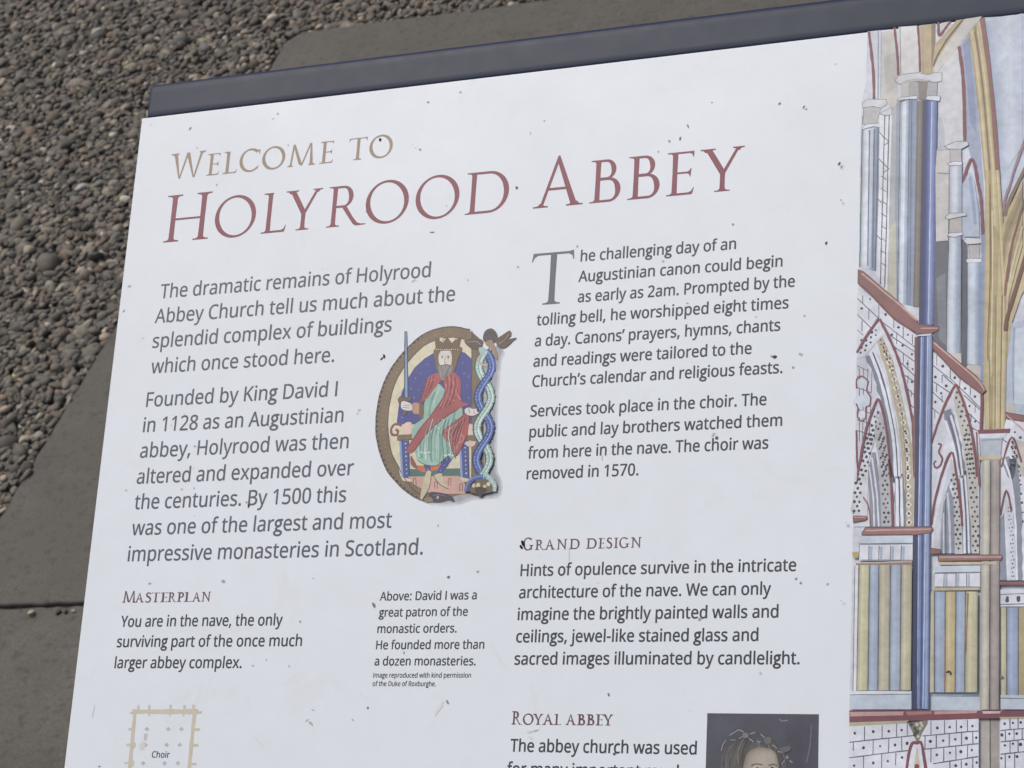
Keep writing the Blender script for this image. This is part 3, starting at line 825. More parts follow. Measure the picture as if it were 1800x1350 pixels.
   [0,181,196,214,0,871.6,-52.4,1006.8,-90.6,1004.5,125.6,876.5,104.1,862.3,93.4,863.7,12.8],
   [0,201,214,226,0,877.6,-42.9,1006.6,-68,1004.7,109.2,875.4,80.7],
   [2,151,164,186,1.9,875.5,-45.3,873.3,13.4,874.4,76.2],
   [0,189,185,176,0,863.7,80.1,876.5,80.8,879.7,107.6,863.8,93.5],]),
  ('interior_painting', 'painted_wall', [
   [0,217,221,230,0,617,-118.9,644.3,-116.9,716.2,-43.1,717.1,117.9,718,276.4,618.3,273.7,619.5,113.4,618.2,-24.9],
   [3,86,91,102,1.42,617.1,-114.1,654.1,-76.3],
   [3,86,91,102,1.42,617.6,-85.8,640.8,-61.3],
   [3,86,91,102,1.42,618.2,-58.8,628.6,-49.4],
   [3,86,91,102,1.42,658.7,-71.3,716,-21.6],
   [3,86,91,102,1.42,674.9,-44.6,716.1,-14.3],
   [3,86,91,102,1.42,681.2,-25.6,716.3,3],
   [3,86,91,102,1.42,692.4,2.7,716.6,27.7],
   [3,86,91,102,1.42,699.3,23.8,716.1,37.3],
   [3,86,91,102,1.42,704.1,46.9,716.4,60.8],
   [3,86,91,102,1.42,706.6,72.1,716.7,81.7],
   [3,86,91,102,1.19,636.8,-93.9,637.2,-75.1],
   [3,86,91,102,1.19,653.6,-104.4,654.1,-77.4],
   [3,86,91,102,1.19,678.9,-76.9,679.2,-58.3],
   [3,86,91,102,1.19,694.8,-59.6,695.1,-38.7],
   [3,86,91,102,1.19,625.8,-74.7,626.2,-55.9],
   [3,86,91,102,1.19,684.9,-50.9,684.1,-30.1],
   [3,86,91,102,1.19,710.6,-44.6,710.8,-28.4],
   [3,86,91,102,1.19,695.5,-13.2,695.7,4.1],
   [3,86,91,102,1.19,703.4,-1.2,703.6,12.6],
   [3,86,91,102,1.19,626.1,-118.2,626.4,-105.2],
   [3,86,91,102,1.19,703.8,24,703.9,37.8],
   [3,86,91,102,1.19,709.6,49.5,709.8,60.9],
   [4,63,67,76,2.13,638.7,-111.4,624.7,-95.9,665.3,-82.5,687,-58.9,702.8,-45.1,676,-46.8,694.2,-27.2,709.9,-11.2,703,4.5,710.6,35.9,625.4,-40.8,711.4,14.2,659.4,-97],]),
  ('interior_painting', 'painted_arch', [
   [0,201,205,216,0,618,-11,638.3,-16.7,660.1,74.3,647,91.9,630.4,159.3,618.8,136.1],
   [3,86,91,102,1.19,618.8,3,638.8,13.4],
   [3,86,91,102,1.19,619.1,21.6,641,32],
   [3,86,91,102,1.19,619.5,40.1,643.1,50.5],
   [3,86,91,102,1.19,619.9,58.5,645.2,69],
   [3,86,91,102,1.19,620.3,76.9,647.4,87.4],
   [3,86,91,102,1.19,620.7,95.2,649.5,105.7],
   [3,86,91,102,1.19,621,113.5,651.6,123.9],
   [3,86,91,102,1.19,622.9,7.9,625.4,131.9],
   [3,86,91,102,1.19,630.2,8.3,630.8,132.1],
   [3,86,91,102,1.19,637.4,8.7,636.2,132.3],
   [3,86,91,102,1.19,644.6,9.1,641.5,132.6],
   [4,194,206,217,9.96,628,33.6,636.4,61.6,624.1,65.6],
   [4,210,217,228,5.21,629,86.5],
   [2,130,75,84,2.61,619.1,42.3,619.2,26.2,627.7,21.6,638.1,31.8,636.1,45.5,643.1,59.7,641.1,72.2,635.1,75.3,635.8,91.4,629.2,97.9,621.9,90.7,622.1,75.8,618.7,67.6],
   [0,215,218,226,0,657.6,-69,667,-47.4,683.4,-2.4,696.2,39.6,708,90.3,716.5,151.5,719.1,276.4,713.7,276.3,705.4,142.7,700.6,117.1,691,62.2,679.2,15.8,660.5,-33.9,653.5,-46],
   [0,185,174,149,0,651.8,-39.1,660.3,-45.5,678.9,-2.7,691.9,48.5,702.5,94.6,711.9,140.1,717,196.2,715.9,276.4,701.8,276,695.8,164.7,694.5,150.6,689.4,105.3,680,66.2,668,15.1,657.4,-15.5],
   [0,220,217,207,0,667.4,-21.4,672.9,-14.6,667.6,-8.4,662.1,-15.3],
   [0,220,217,207,0,672.2,-6.6,677.7,0.2,672.4,6.3,666.9,-0.4],
   [0,220,217,207,0,677,8.2,682.4,14.9,677.2,21.1,671.7,14.3],
   [0,220,217,207,0,681.4,23,686.8,29.7,681.6,35.8,676.1,29.1],
   [0,220,217,207,0,684.8,37.9,690.2,44.6,685,50.7,679.6,44],
   [0,220,217,207,0,688.3,52.8,693.7,59.5,688.4,65.6,683,59],
   [0,220,217,207,0,691.6,67.7,697,74.4,691.8,80.5,686.4,73.8],
   [0,220,217,207,0,694.7,82.6,700.1,89.2,694.9,95.3,689.5,88.7],
   [0,220,217,207,0,697.8,97.4,703.2,104,698,110.1,692.6,103.5],
   [0,220,217,207,0,700.7,112.2,706,118.8,700.8,124.9,695.5,118.3],
   [0,220,217,207,0,701.9,127.1,707.3,133.7,702.1,139.8,696.7,133.2],
   [0,220,217,207,0,703.1,142,708.5,148.5,703.3,154.6,698,148.1],
   [0,220,217,207,0,704.4,156.8,709.7,163.3,704.5,169.4,699.2,162.9],
   [0,220,217,207,0,705.6,171.6,710.9,178.1,705.8,184.2,700.4,177.7],
   [0,220,217,207,0,706.8,186.4,712.2,192.8,707,198.9,701.7,192.4],
   [0,220,217,207,0,702.4,116,707.7,122.5,702.5,128.6,697.2,122],
   [0,220,217,207,0,703.2,130.9,708.5,137.4,703.4,143.5,698,136.9],
   [0,220,217,207,0,704,145.7,709.3,152.2,704.2,158.3,698.8,151.8],
   [0,220,217,207,0,704.8,160.6,710.1,167,705,173.1,699.6,166.6],
   [0,220,217,207,0,705.6,175.3,710.9,181.8,705.8,187.9,700.4,181.4],
   [0,220,217,207,0,706.2,190.1,711.6,196.5,706.4,202.6,701.1,196.2],
   [0,220,217,207,0,706.8,204.8,712.1,211.2,707,217.3,701.7,210.9],
   [0,220,217,207,0,707.4,219.5,712.7,225.9,707.6,231.9,702.2,225.5],
   [0,220,217,207,0,708,234.1,713.3,240.5,708.1,246.5,702.8,240.2],
   [0,220,217,207,0,708.5,248.8,713.8,255.1,708.7,261.1,703.4,254.8],
   [0,220,217,207,0,709.1,263.3,714.4,269.6,709.2,275.7,703.9,269.3],
   [4,64,67,74,2.13,667.5,-14.9,672.3,-0.1,677.1,14.6,681.5,29.4,684.9,44.3,688.3,59.2,691.7,74.1,694.8,89,697.9,103.8,700.7,118.6,702,133.4,703.2,148.3,704.5,163.1,705.7,177.9,706.9,192.6],
   [4,64,67,74,2.13,702.5,122.3,703.3,137.2,704.1,152,704.9,166.8,705.7,181.6,706.3,196.3,706.9,211,707.5,225.7,708,240.3,708.6,254.9,709.2,269.5],
   [2,143,130,88,1.19,660.5,-31.6,675.1,10.9,688.8,62.1,697.2,107.9,702.8,194.6,702.8,273.8],
   [0,213,216,223,0,654.3,-63.4,620.1,-21.3,619.2,-8.6,631.6,-12.5,650.3,-34.5,655.8,-41.2],
   [4,63,67,76,2.13,649.4,-56.4,649.5,-47.8,642.9,-53.3,641.5,-44.6,641,-35.7,634.1,-39.5,633.7,-30.8,632.2,-22.8,626.1,-27.6,624.6,-19.1],
   [4,63,67,76,1.66,657.7,-38.9,663.7,-32.2,658.5,-31.2,663,-26,667.9,-19.2,664,-18.1,668.8,-11.7,673.5,-6.1,669,-4.9,673.8,0.8,678.4,7.2,674,8.2,679.2,14.5],
   [2,122,131,149,16.59,639.4,-14.3,652.8,14.2,668.9,70.2,679.8,127.5,685.3,194,691.9,198.1,695.2,275.8],
   [2,223,228,238,5.21,641.6,-16.5,658.2,28.4,672.4,81.8,682.1,134.3,686.4,194,688.2,198,690.9,275.7],
   [2,223,228,238,4.27,647.2,-23.1,665.5,26.5,679.1,82.1,688.8,139.1,692.9,194.2,695.2,198.2,698.1,275.9],
   [2,77,82,94,1.66,644.5,-18.6,661.5,26.2,675.8,81.9,685.5,134.5,689.9,194.1,691.7,198.1,694.6,275.8],
   [2,196,199,207,16.59,633.3,192.1,634.1,173.5,624.8,211.4,623.4,251.6],
   [0,211,214,221,0,654.5,76.3,626.4,181.7,618.9,195.5,620.2,256,641.2,256.6,641.6,162.5,649,137.4],
   [4,63,67,76,2.37,655.9,84.8,657.5,93.8,650.2,91.4,652,100.3,653.6,108.5,646,106.4,647.8,114.5,649.5,123.8,641.8,121.3,643.8,129.3,645.4,137.1,638.2,136.3,640.2,144.4,643.1,152.8,634.7,151.1,637.8,159.4,640.2,167.7,633,165.9,635.5,173.5,637.3,182.3,630.3,180.3,633,189.2],
   [4,63,67,76,2.37,644.7,121.9,646.3,130,638.8,127.4,640.2,135.9,641.4,144.9,634.5,142.2,636.1,150.3,638.1,158.2,629.8,156.6,632.2,164.8,635.2,173.6,626.6,172,629.1,180.3,631.8,188.7,625.1,187.2,626.8,195.6,629.5,203.3,621.2,201.8,624.7,210.7,628.9,218.2,620.3,217.9,623.5,224.7,627.8,233.4,619.6,232.7,624.2,240.3,627.2,248,619.3,248.3],
   [0,179,180,184,0,658,81,669.7,115.7,678.7,193.7,683.2,275.5,664.6,275,657.4,174.4,659.5,171.7,651,126.2],
   [4,63,67,76,2.13,659.3,104.5,664.9,111.4,656.7,112.6,661.8,119.2,666.5,127.2,659.3,127,664.2,134.1,669.2,141.8,661.4,143,667,149.3,671.4,156.9,664.6,158.3,668.4,164.9,672.9,173.2,665.7,173.2,670.5,180.6,675.2,188.1,667.2,188.6],
   [4,63,67,76,2.13,660.7,122.7,665.3,129.9,657.9,130.5,662.4,138.4,667.3,144.9,659.2,145.9,664.7,154,668.9,160.2,661.5,161.2,665.9,169,670.6,176.1,663.3,176.4,667.3,184.4,671.6,191.1,664.8,191.2,669.4,199.5,673,206.5,665.9,207.4,669.2,214.4,674,222,666,221.5,670.6,230,674.1,236.8,667.5,237.6,671.5,244.1,675.7,252.9,668.5,252.6,671.4,260.2,675.8,267.5,669.2,267.6],
   [0,136,144,157,0,647,151.5,652.5,151.7,661.5,219.4,664.6,275,647.1,274.5,641,185],
   [2,216,221,231,2.84,647.2,160.5,656,219.2,660.2,274.8],
   [2,216,221,231,2.37,643,176.1,650.6,230.1,652.6,274.6],
   [2,130,75,84,4.03,624.7,183.9,635.2,118.7,646.8,80.5,655.4,62.2,662.9,81.3,670.1,115.7,675.9,161.1,680.2,193.8,674.9,163.9,680.6,220,683.2,275.5],
   [2,130,75,84,2.37,620.1,113.4,622,158.9,624.3,183.8,623.5,202.4],
   [2,143,99,96,2.37,634,225.1,643.2,243.3,647.1,274.5],
   [2,130,75,84,4.27,618.3,-19.1,635.4,-49.5,654.1,-76.7],
   [2,130,75,84,4.27,655.7,-75,673.9,-37.7,689.7,2.6,701.9,49.1,711.3,95,716.5,120.1],
   [3,130,75,84,4.74,716.7,-39.6,717.1,117.9],
   [0,143,99,96,0,711.3,95,717.5,95.3,718.1,195.2,715.9,195.1],
   [3,106,68,68,1,711.3,95,717.5,95.3,718.1,195.2,715.9,195.1,711.3,95],]),
  ('interior_painting', 'painted_wall', [
   [0,217,221,230,0,745.3,-12.5,824.2,64.6,822.2,122.7,820.4,198.9,821,322.5,744.3,312.1,744,119.1],
   [3,86,91,102,1.42,745.5,10.4,769.8,32.3],
   [3,86,91,102,1.42,745.8,37.8,772.2,57.4],
   [3,86,91,102,1.42,743.8,54.7,762.5,72.7],
   [3,86,91,102,1.42,743,80.7,756.2,92.7],
   [3,86,91,102,1.42,772,32.4,823.2,87],
   [3,86,91,102,1.42,795,63.1,822.1,89.2],
   [3,86,91,102,1.42,801.7,92.7,821.1,111.5],
   [3,86,91,102,1.42,808.3,117.6,820.1,124.8],
   [3,86,91,102,1.42,761,27.3,778.6,44.2],
   [3,86,91,102,1.19,750.8,-7.6,751,10.7],
   [3,86,91,102,1.19,759.9,27.2,760.1,40.9],
   [3,86,91,102,1.19,772.9,14.3,773.1,32.5],
   [3,86,91,102,1.19,789.4,33.4,788.4,49.2],
   [3,86,91,102,1.19,805.8,50.2,805.2,64.8],
   [3,86,91,102,1.19,751.3,40.4,750.8,56.2],
   [3,86,91,102,1.19,760.2,61.3,760.4,72.6],
   [3,86,91,102,1.19,813.5,79.8,813.1,93.2],
   [3,86,91,102,1.19,807.1,95.2,806.7,108.6],
   [3,86,91,102,1.19,748.5,85.5,748.6,99.1],
   [4,63,67,76,2.37,760.9,12.5,749,30,766.7,45.8,780.3,32.9,797.1,51.9,813,66.3,758.7,57.8,749.4,72,804.4,81.6,813.6,107.8],]),
  ('interior_painting', 'painted_arch', [
   [0,206,211,221,0,781.9,51.1,770.2,73.1,755.3,110.6,744.3,148.2,744.3,264,749.7,211.3,759,160,772.6,111.4,783.2,71.5],
   [0,194,191,184,0,780.9,53.3,787.4,51.4,800.6,99.3,810.6,144.4,818.3,198.8,821,322.5,809.4,322.2,801.3,213.1,800.2,198.2,792.2,132.5,778.8,71.3],
   [4,63,67,76,2.13,784.3,57.7,791.2,64.7,783.1,66.8,788.4,74.1,794.1,80.5,786.9,82.2,792.3,89.9,799.1,97.4,790.6,98.5,796.2,105.9,801.7,113.8,793.7,113.7,799.4,121.3,804.6,129.2,797.2,130.3,802.1,137.3,807.2,145,799.6,145.9,803.6,153.2,808.6,161.6,800.5,162.1,805.9,169,810.7,176.7,802.1,177.9,807,185.9,812.1,192.9,804.6,193],
   [4,63,67,76,2.13,800,128.3,804.4,137.1,797.2,136.9,801.5,145.5,807.3,152.8,798.8,153.4,804.1,160.4,809.1,168.4,801.3,169,806.1,177.1,811.8,184.5,803.7,185.5,808.8,192.6,813.5,200.5,805.4,200.1,809.5,207.9,814.1,216.5,806.9,216.8,810.8,224,816.6,232,808.1,232.1,812.3,239.4,817,247.3,809.4,248.4,813.7,255.2,818.1,263,810.3,263,814.6,270.6,819.2,279,811.4,279.3,815.2,286.9,819.6,294.2,811.4,294.4,815.5,302.8,818.9,309.9,811,309.9,815.1,317.9],
   [2,125,134,150,14.22,768.1,86.5,780.3,125.2,790.4,176.8,793.7,197.9,792.6,190.7,798.4,256.8,802,322],
   [2,221,226,236,3.79,766.1,104.4,779.4,147.5,788.4,197.7,791.6,197.3,796.3,256.7,798.1,322],
   [2,221,226,236,3.32,774.7,95.8,786.9,143.4,794.8,198,798,197.6,802.6,256.9,805.1,322.1],
   [2,77,82,94,1.42,770.4,97.9,783.7,145.5,792.2,197.9,794.8,197.4,799.9,256.9,802,322],
   [2,130,75,84,3.08,754.5,142,759.5,144.4,756.1,155.4,761.4,166.8,758.1,178.2,751.6,181.5,748.3,175.2,751.5,169.7],
   [0,201,205,214,0,775.7,165.7,750.4,277.3,748.6,310,758.2,310.2,765,229.4,779.8,194.7],
   [0,138,147,163,0,771.3,209.8,780.1,234.3,783.9,321.7,759.4,321.1,762,255.7],
   [2,200,205,216,3.32,770.3,223,773.9,267,775.4,321.5],
   [2,86,91,102,1.42,767.2,233.9,769,321.3],
   [2,200,205,216,2.37,764.2,255.8,765.4,321.2],
   [0,196,195,193,0,776.5,190.1,784.1,197,793.1,265.4,795.6,323,782.9,322.7,781.3,256.3],
   [4,63,67,76,2.13,780,194.5,783.3,201.8,776.7,202.7,781.4,209.2,784.9,217.1,779.2,217.6,782.7,225.2,786.3,231.2,780.8,232.2,784,239.5,789.3,246.7,782,246.6,785.3,254.9,789.4,262.3,782.3,261.5,785.9,269.1,789.6,276.3,783.4,276.4,786.6,283.4,791.4,291,784.2,291.4,787.9,298.3,791.2,305.6,785,306.8,788.7,314],
   [2,130,75,84,3.79,745,275,750,237.8,761.4,191.8,776.2,156.8,784,190.4,791.9,247.9,794.3,278.5],
   [2,130,75,84,4.27,743.6,140.4,755.2,103.9,768,70.7,781.9,44.3],
   [2,130,75,84,4.27,783,44.4,794,72.1,803.9,106.2,811.6,144.4,817.2,198.8],
   [3,130,75,84,4.74,824.1,63.5,822.7,122.7],
   [2,143,99,96,2.37,815.8,125.2,818.6,180.7,820.5,213.8],]),
  ('interior_painting', 'painted_arch', [
   [0,217,221,230,0,862.7,106.8,1004.5,133.2,1002,368.5,853.6,366,854.3,184.3,856.4,135.3],
   [3,86,91,102,1.42,856.4,138.6,867,146.8],
   [4,63,67,76,2.13,876.5,128.5,884.9,137.7],
   [0,194,191,184,0,871.6,138.2,1003.9,183,1002.9,284.2,879.6,194,874.4,149.9,871.6,169],
   [4,63,67,76,1.9,872.5,144.2,876.4,152,871.7,152.4,875.2,160.1,879,166.7,873.7,167.9,876.9,174.1,880.4,181.2,876.3,182.7,879.1,188.9],
   [4,63,67,76,1.9,873.8,147.3,877.6,154.7,873,155.1,876.2,162.8,879.9,169.2,875,170.1,878.6,177.2,882.6,184.7,877.7,185.6,881.6,192.5,884.8,199.4,879.8,199.9,883.1,207.3,885.8,214,880.7,214.3,882.9,221.2,886,228.8,881.4,229,883.7,236.9,887.4,243.2,881.5,243.5,884.9,251.8,888.7,258.7,882.6,258.6,885.8,265.8,888.4,273.3,884.2,273.7,886.3,280.7],
   [2,136,144,157,11.85,861.7,168.6,871.2,200.8,873.3,171.8,879.6,237.6,881.6,302.4,882,366.5],
   [2,221,226,236,3.32,859.6,171.3,871.2,211.2,877.5,280.8,879.5,366.4],
   [0,138,147,163,0,854.5,267.1,859.7,258.6,864,366.1,854.2,366],
   [0,205,210,220,0,860.7,237,869.1,241.6,876.4,302.3,877.5,366.4,867.1,366.2,862.9,280.4],
   [4,109,112,122,1.42,866.6,250.4,869.4,257.1,866.3,256.3,868.1,263.7,870.7,269.4,867.2,270.1,870.2,276.1,872.6,282.5,868,283.1,870.8,288.4,873.9,294.7,869.9,295.6,872.7,301.7,873.8,308,870.3,308.4,872.3,315.1,874,321,870.5,321.8,873.1,328.1,874.7,333.9,870.6,334.4,872.9,339.9,874.4,346.3,871.6,347.4,872.8,353.6,874.8,359.9,872,359.8],
   [2,130,75,84,3.08,854,262.8,863.2,222.9,871.6,256.8],
   [2,130,75,84,3.08,855.4,184.9,871.6,136,887,178.4],]),
  ('interior_painting', 'painted_column', [
   [0,66,74,110,0,718.9,-40.6,725.1,-41.4,724.7,291.9,726,566.8,717.5,566.9,717,276.4],
   [0,114,136,184,0,724.6,-41.4,743.2,-42.5,742.9,277.1,743.9,566.7,724.9,566.8,724.1,276.6],
   [0,101,119,166,0,724.6,-41.4,724.1,276.6,724.9,566.8,726.9,566.8,726.1,276.7,726.5,-41.5],
   [0,121,141,188,0,726.2,-41.5,725.7,276.6,726.5,566.8,728.5,566.8,727.6,276.7,728.1,-41.6],
   [0,118,139,187,0,727.7,-41.6,727.2,276.7,728.1,566.8,730,566.8,729.2,276.7,729.6,-41.7],
   [0,98,118,168,0,729.2,-41.7,728.8,276.7,729.6,566.8,731.6,566.8,730.8,276.8,731.2,-41.8],
   [0,84,102,153,0,730.8,-41.8,730.4,276.8,731.2,566.8,733.2,566.8,732.3,276.8,732.7,-41.9],
   [0,87,106,157,0,732.4,-41.9,731.9,276.8,732.8,566.8,734.8,566.7,733.9,276.9,734.3,-42],
   [0,101,120,171,0,733.9,-42,733.5,276.8,734.4,566.8,736.4,566.7,735.5,276.9,735.8,-42.1],
   [0,123,144,191,0,735.4,-42,735.1,276.9,736,566.7,738,566.7,737,276.9,737.4,-42.2],
   [0,139,159,200,0,737,-42.1,736.6,276.9,737.6,566.7,739.5,566.7,738.6,277,738.9,-42.2],
   [0,155,174,208,0,738.6,-42.2,738.2,277,739.2,566.7,741.1,566.7,740.2,277,740.5,-42.3],
   [0,138,158,197,0,740.1,-42.3,739.8,277,740.7,566.7,742.7,566.7,741.7,277.1,742,-42.4],
   [0,112,132,176,0,741.7,-42.4,741.3,277.1,742.3,566.7,743.9,566.7,742.9,277.1,743.2,-42.5],
   [3,62,75,118,1.19,731.3,-41.4,731,276.8,731.9,566.8],
   [3,197,211,230,1.42,725.6,-39,724.9,274.4,725.5,565.8],
   [3,209,220,234,1.19,736.2,-40.6,735.2,565.7],
   [0,61,69,102,0,716.1,291.7,724.3,290.8,726,566.8,717.5,566.9],
   [3,85,89,99,1.19,743.8,-33.3,744.5,566.7],]),
  ('interior_painting', 'painted_column', [
   [0,178,175,164,0,824.6,170.4,854.3,171.6,852.5,567,823.1,567.2],
   [0,173,170,157,0,825,170.5,823.7,567.2,825.9,567.2,827.1,170.6],
   [0,187,184,169,0,826.7,170.6,825.5,567.2,827.7,567.2,828.8,170.6],
   [0,201,198,183,0,828.4,170.6,827.2,567.2,829.5,567.2,830.5,170.7],
   [0,206,203,189,0,830.1,170.7,829,567.2,831.2,567.1,832.2,170.8],
   [0,201,197,183,0,831.8,170.8,830.8,567.2,833,567.1,833.9,170.8],
   [0,194,189,175,0,833.5,170.8,832.6,567.1,834.8,567.1,835.6,170.9],
   [0,181,176,162,0,835.2,170.9,834.4,567.1,836.6,567.1,837.3,171],
   [0,167,161,149,0,836.9,170.9,836.1,567.1,837.9,567.1,838.6,171],
   [0,152,143,137,0,839,171,838.5,567.1,841,567.1,841.7,171.1],
   [0,163,154,148,0,841.1,171.1,840.5,567.1,843,567.1,843.8,171.2],
   [0,176,167,160,0,843.3,171.2,842.5,567.1,845,567.1,845.9,171.3],
   [0,173,163,157,0,845.4,171.3,844.5,567.1,847,567,848,171.4],
   [0,170,160,154,0,847.5,171.3,846.5,567,849,567,850.2,171.4],
   [0,163,153,148,0,849.6,171.4,848.5,567,851,567,852.3,171.5],
   [0,154,145,140,0,851.8,171.5,850.5,567,852.5,567,853.9,171.6],
   [3,95,91,87,1.9,838.6,174.9,838.1,567.1],
   [3,109,106,104,1.19,852.6,175.4,852.5,567],
   [0,177,185,197,0,820.1,129.3,863.2,129.4,856.8,139.3,854.3,167.2,822.4,165.9],
   [3,122,125,132,1,820.1,129.3,863.2,129.4,856.8,139.3,854.3,167.2,822.4,165.9,820.1,129.3],
   [0,213,218,228,0,820.6,128.8,863.8,129.4,860.6,136.6,821.2,136],
   [3,125,130,143,1.19,823.4,139.4,854.3,139.6],
   [0,195,183,149,0,819.9,165.2,856,165.8,854.7,171.9,820.3,171.8],
   [0,130,75,84,0,818.4,122.1,869.5,122.2,868.4,129.2,819.1,128.5],
   [0,177,172,162,0,823.1,580.6,852.9,579.4,853.2,765.6,823.9,766.5],
   [3,95,91,87,1.9,838.5,580.5,839.1,766.1],
   [0,163,154,148,0,839.6,580.5,851.9,580.4,852.2,765.7,840.1,766],]),
  ('interior_painting', 'painted_ledge', [
   [0,143,99,96,0,617.6,-163.9,626.4,-160.4,658.8,-129.5,690.9,-99,720.8,-62,753.7,-55.7,752.6,-48.8,742.3,-44.9,717.3,-45.6,677.8,-74.2,636.3,-121.7,617.7,-140.1],
   [3,106,68,68,1,617.6,-163.9,626.4,-160.4,658.8,-129.5,690.9,-99,720.8,-62,753.7,-55.7,752.6,-48.8,742.3,-44.9,717.3,-45.6,677.8,-74.2,636.3,-121.7,617.7,-140.1,617.6,-163.9],]),
  ('interior_painting', 'painted_ledge', [
   [2,203,162,155,2.84,624.2,-157,658.9,-124.8,690.9,-95.5,718.1,-68],
   [2,125,74,72,2.13,618.8,-142,640.9,-119,680,-75.2,716.1,-48.4],
   [3,203,162,155,1.9,723.8,-54.4,752.6,-52.5],]),
  ('interior_painting', 'painted_ledge', [
   [0,217,221,230,0,718.4,-43.6,743.2,-44.3,739.5,-40,718.9,-40.4],
   [3,112,116,126,1,718.4,-43.6,743.2,-44.3,739.5,-40,718.9,-40.4,718.4,-43.6],]),
  ('interior_painting', 'painted_ledge', [
   [0,143,99,96,0,745.1,-32,771.7,-7.4,815.4,32.6,831,57.1,824.1,63.5,785,30.9,745.2,-17.1],
   [3,106,68,68,1,745.1,-32,771.7,-7.4,815.4,32.6,831,57.1,824.1,63.5,785,30.9,745.2,-17.1,745.1,-32],
   [2,201,167,156,2.61,746.2,-28.5,771.7,-4,815.4,37.1,828.4,57],
   [2,125,74,72,1.66,745.7,-18.2,785,29.1,823.7,61.9],]),
  ('interior_painting', 'painted_ledge', [
   [0,143,99,96,0,862.3,95.2,1004.5,127.8,1004.4,135.4,862.3,105.7],
   [3,106,68,68,1,862.3,95.2,1004.5,127.8,1004.4,135.4,862.3,105.7,862.3,95.2],
   [3,203,162,155,1.9,863.1,99,918.4,154.9],]),
  ('interior_painting', 'painted_ledge', [
   [0,143,99,96,0,618,256.3,640.1,257,641.3,259.9,639.1,263.6,618.2,267.5],
   [3,106,68,68,1,618,256.3,640.1,257,641.3,259.9,639.1,263.6,618.2,267.5,618,256.3],
   [3,203,162,155,1.9,619.1,258.6,638.6,259.2],]),
  ('interior_painting', 'painted_ledge', [
   [0,150,112,107,0,633,286.3,638.9,276,745.7,277.6,748.3,281.6,744.1,287.6,715,290.8,633.5,289.2],
   [3,106,68,68,1,633,286.3,638.9,276,745.7,277.6,748.3,281.6,744.1,287.6,715,290.8,633.5,289.2,633,286.3],
   [3,195,156,150,2.84,639.5,281.4,744,281.9],
   [3,109,71,68,1.42,634.1,288.3,715,289.9],
   [3,109,71,68,1.19,639.4,276,745.7,278],]),
  ('interior_painting', 'painted_ledge', [
   [0,143,99,96,0,743.9,312.5,760.4,314.6,761.1,317.9,759.4,321.5,744,322.1],
   [3,106,68,68,1,743.9,312.5,760.4,314.6,761.1,317.9,759.4,321.5,744,322.1,743.9,312.5],
   [0,150,112,107,0,756.9,324.3,856.2,325.8,857.5,329.7,855.6,334,757.4,334.5],
   [3,106,68,68,1,756.9,324.3,856.2,325.8,857.5,329.7,855.6,334,757.4,334.5,756.9,324.3],
   [3,195,156,150,2.61,758.4,327.6,855.6,329.2],
   [3,109,71,68,1.42,757.4,334.1,855.6,334],]),
  ('interior_painting', 'painted_ledge', [
   [0,198,188,156,0,757.4,335.4,848.3,336.8,847.3,340.6,757.5,339.7],
   [0,143,99,96,0,853.6,368.1,1001.9,369.5,1001.9,374.8,853.6,373.6],
   [3,106,68,68,1,853.6,368.1,1001.9,369.5,1001.9,374.8,853.6,373.6,853.6,368.1],]),
  ('interior_painting', 'painted_frieze', [
   [0,196,208,220,0,630.8,290,716.1,291.3,716.6,332.1,629,330.3],
   [0,217,221,230,0,630,303.9,716.2,305.3,716.6,331.1,629.4,329.2],
   [3,112,116,126,1,630,303.9,716.2,305.3,716.6,331.1,629.4,329.2,630,303.9],
   [3,109,112,122,1.19,628.9,302.8,716.2,304],
   [3,109,112,122,1.42,645.5,306.5,645.2,329.6],
   [0,167,182,203,0,647.2,307.6,651.2,307.7,650.7,328.6,647,328.5],
   [3,109,112,122,1.42,661.9,306.9,661.6,329.9],
   [0,167,182,203,0,663.7,308,667.6,308.1,667.1,328.9,663.4,328.9],
   [3,109,112,122,1.42,680.5,307.3,680.2,330.3],
   [0,167,182,203,0,682.2,308.4,686.2,308.5,685.6,329.3,681.9,329.2],
   [3,109,112,122,1.42,697.9,307.7,697.6,330.7],
   [0,167,182,203,0,699.6,308.8,703.5,308.9,703,329.7,699.3,329.6],
   [0,155,127,114,0,624,334,715.5,331.5,715.6,338.7,625.2,337.5],
   [3,201,179,162,2.13,625.1,334,714.5,333.6],
   [0,185,167,101,0,618.1,315.8,629.6,316,627.6,325.9,619.4,325.1],
   [0,196,208,220,0,752.1,341.6,823.1,341.9,823.3,376.1,749.7,375],
   [0,217,221,230,0,751.2,353.4,823.2,353.7,823.3,375.7,750.3,374.6],
   [3,112,116,126,1,751.2,353.4,823.2,353.7,823.3,375.7,750.3,374.6,751.2,353.4],
   [3,109,112,122,1.19,751.2,352.3,823.2,352.6],
   [3,109,112,122,1.42,766.5,353.7,766.3,374.8],
   [0,167,182,203,0,768.2,354.2,771.6,354.2,771.4,374.5,768,374.4],
   [3,109,112,122,1.42,785.2,354.1,785,375.1],
   [0,167,182,203,0,786.9,354.5,790.3,354.6,790,374.8,786.6,374.7],
   [3,109,112,122,1.42,802.1,354.4,801.8,375.4],
   [0,167,182,203,0,803.8,354.8,807.2,354.9,806.9,375,803.5,375],
   [0,192,182,143,0,749.3,375.8,822.7,376.6,822.3,381.7,749.3,381.9],
   [3,85,89,99,1.19,749.3,381.4,822.7,381.3],
   [0,217,221,230,0,854.2,380.5,1001.8,382.1,1001.5,408.6,854.3,407.4],
   [3,109,112,122,1.19,854.2,388.3,918.6,387.3],
   [4,77,82,94,3.08,865,394.2,882,394.4],
   [4,77,82,94,2.84,864.6,398,882,397.8],
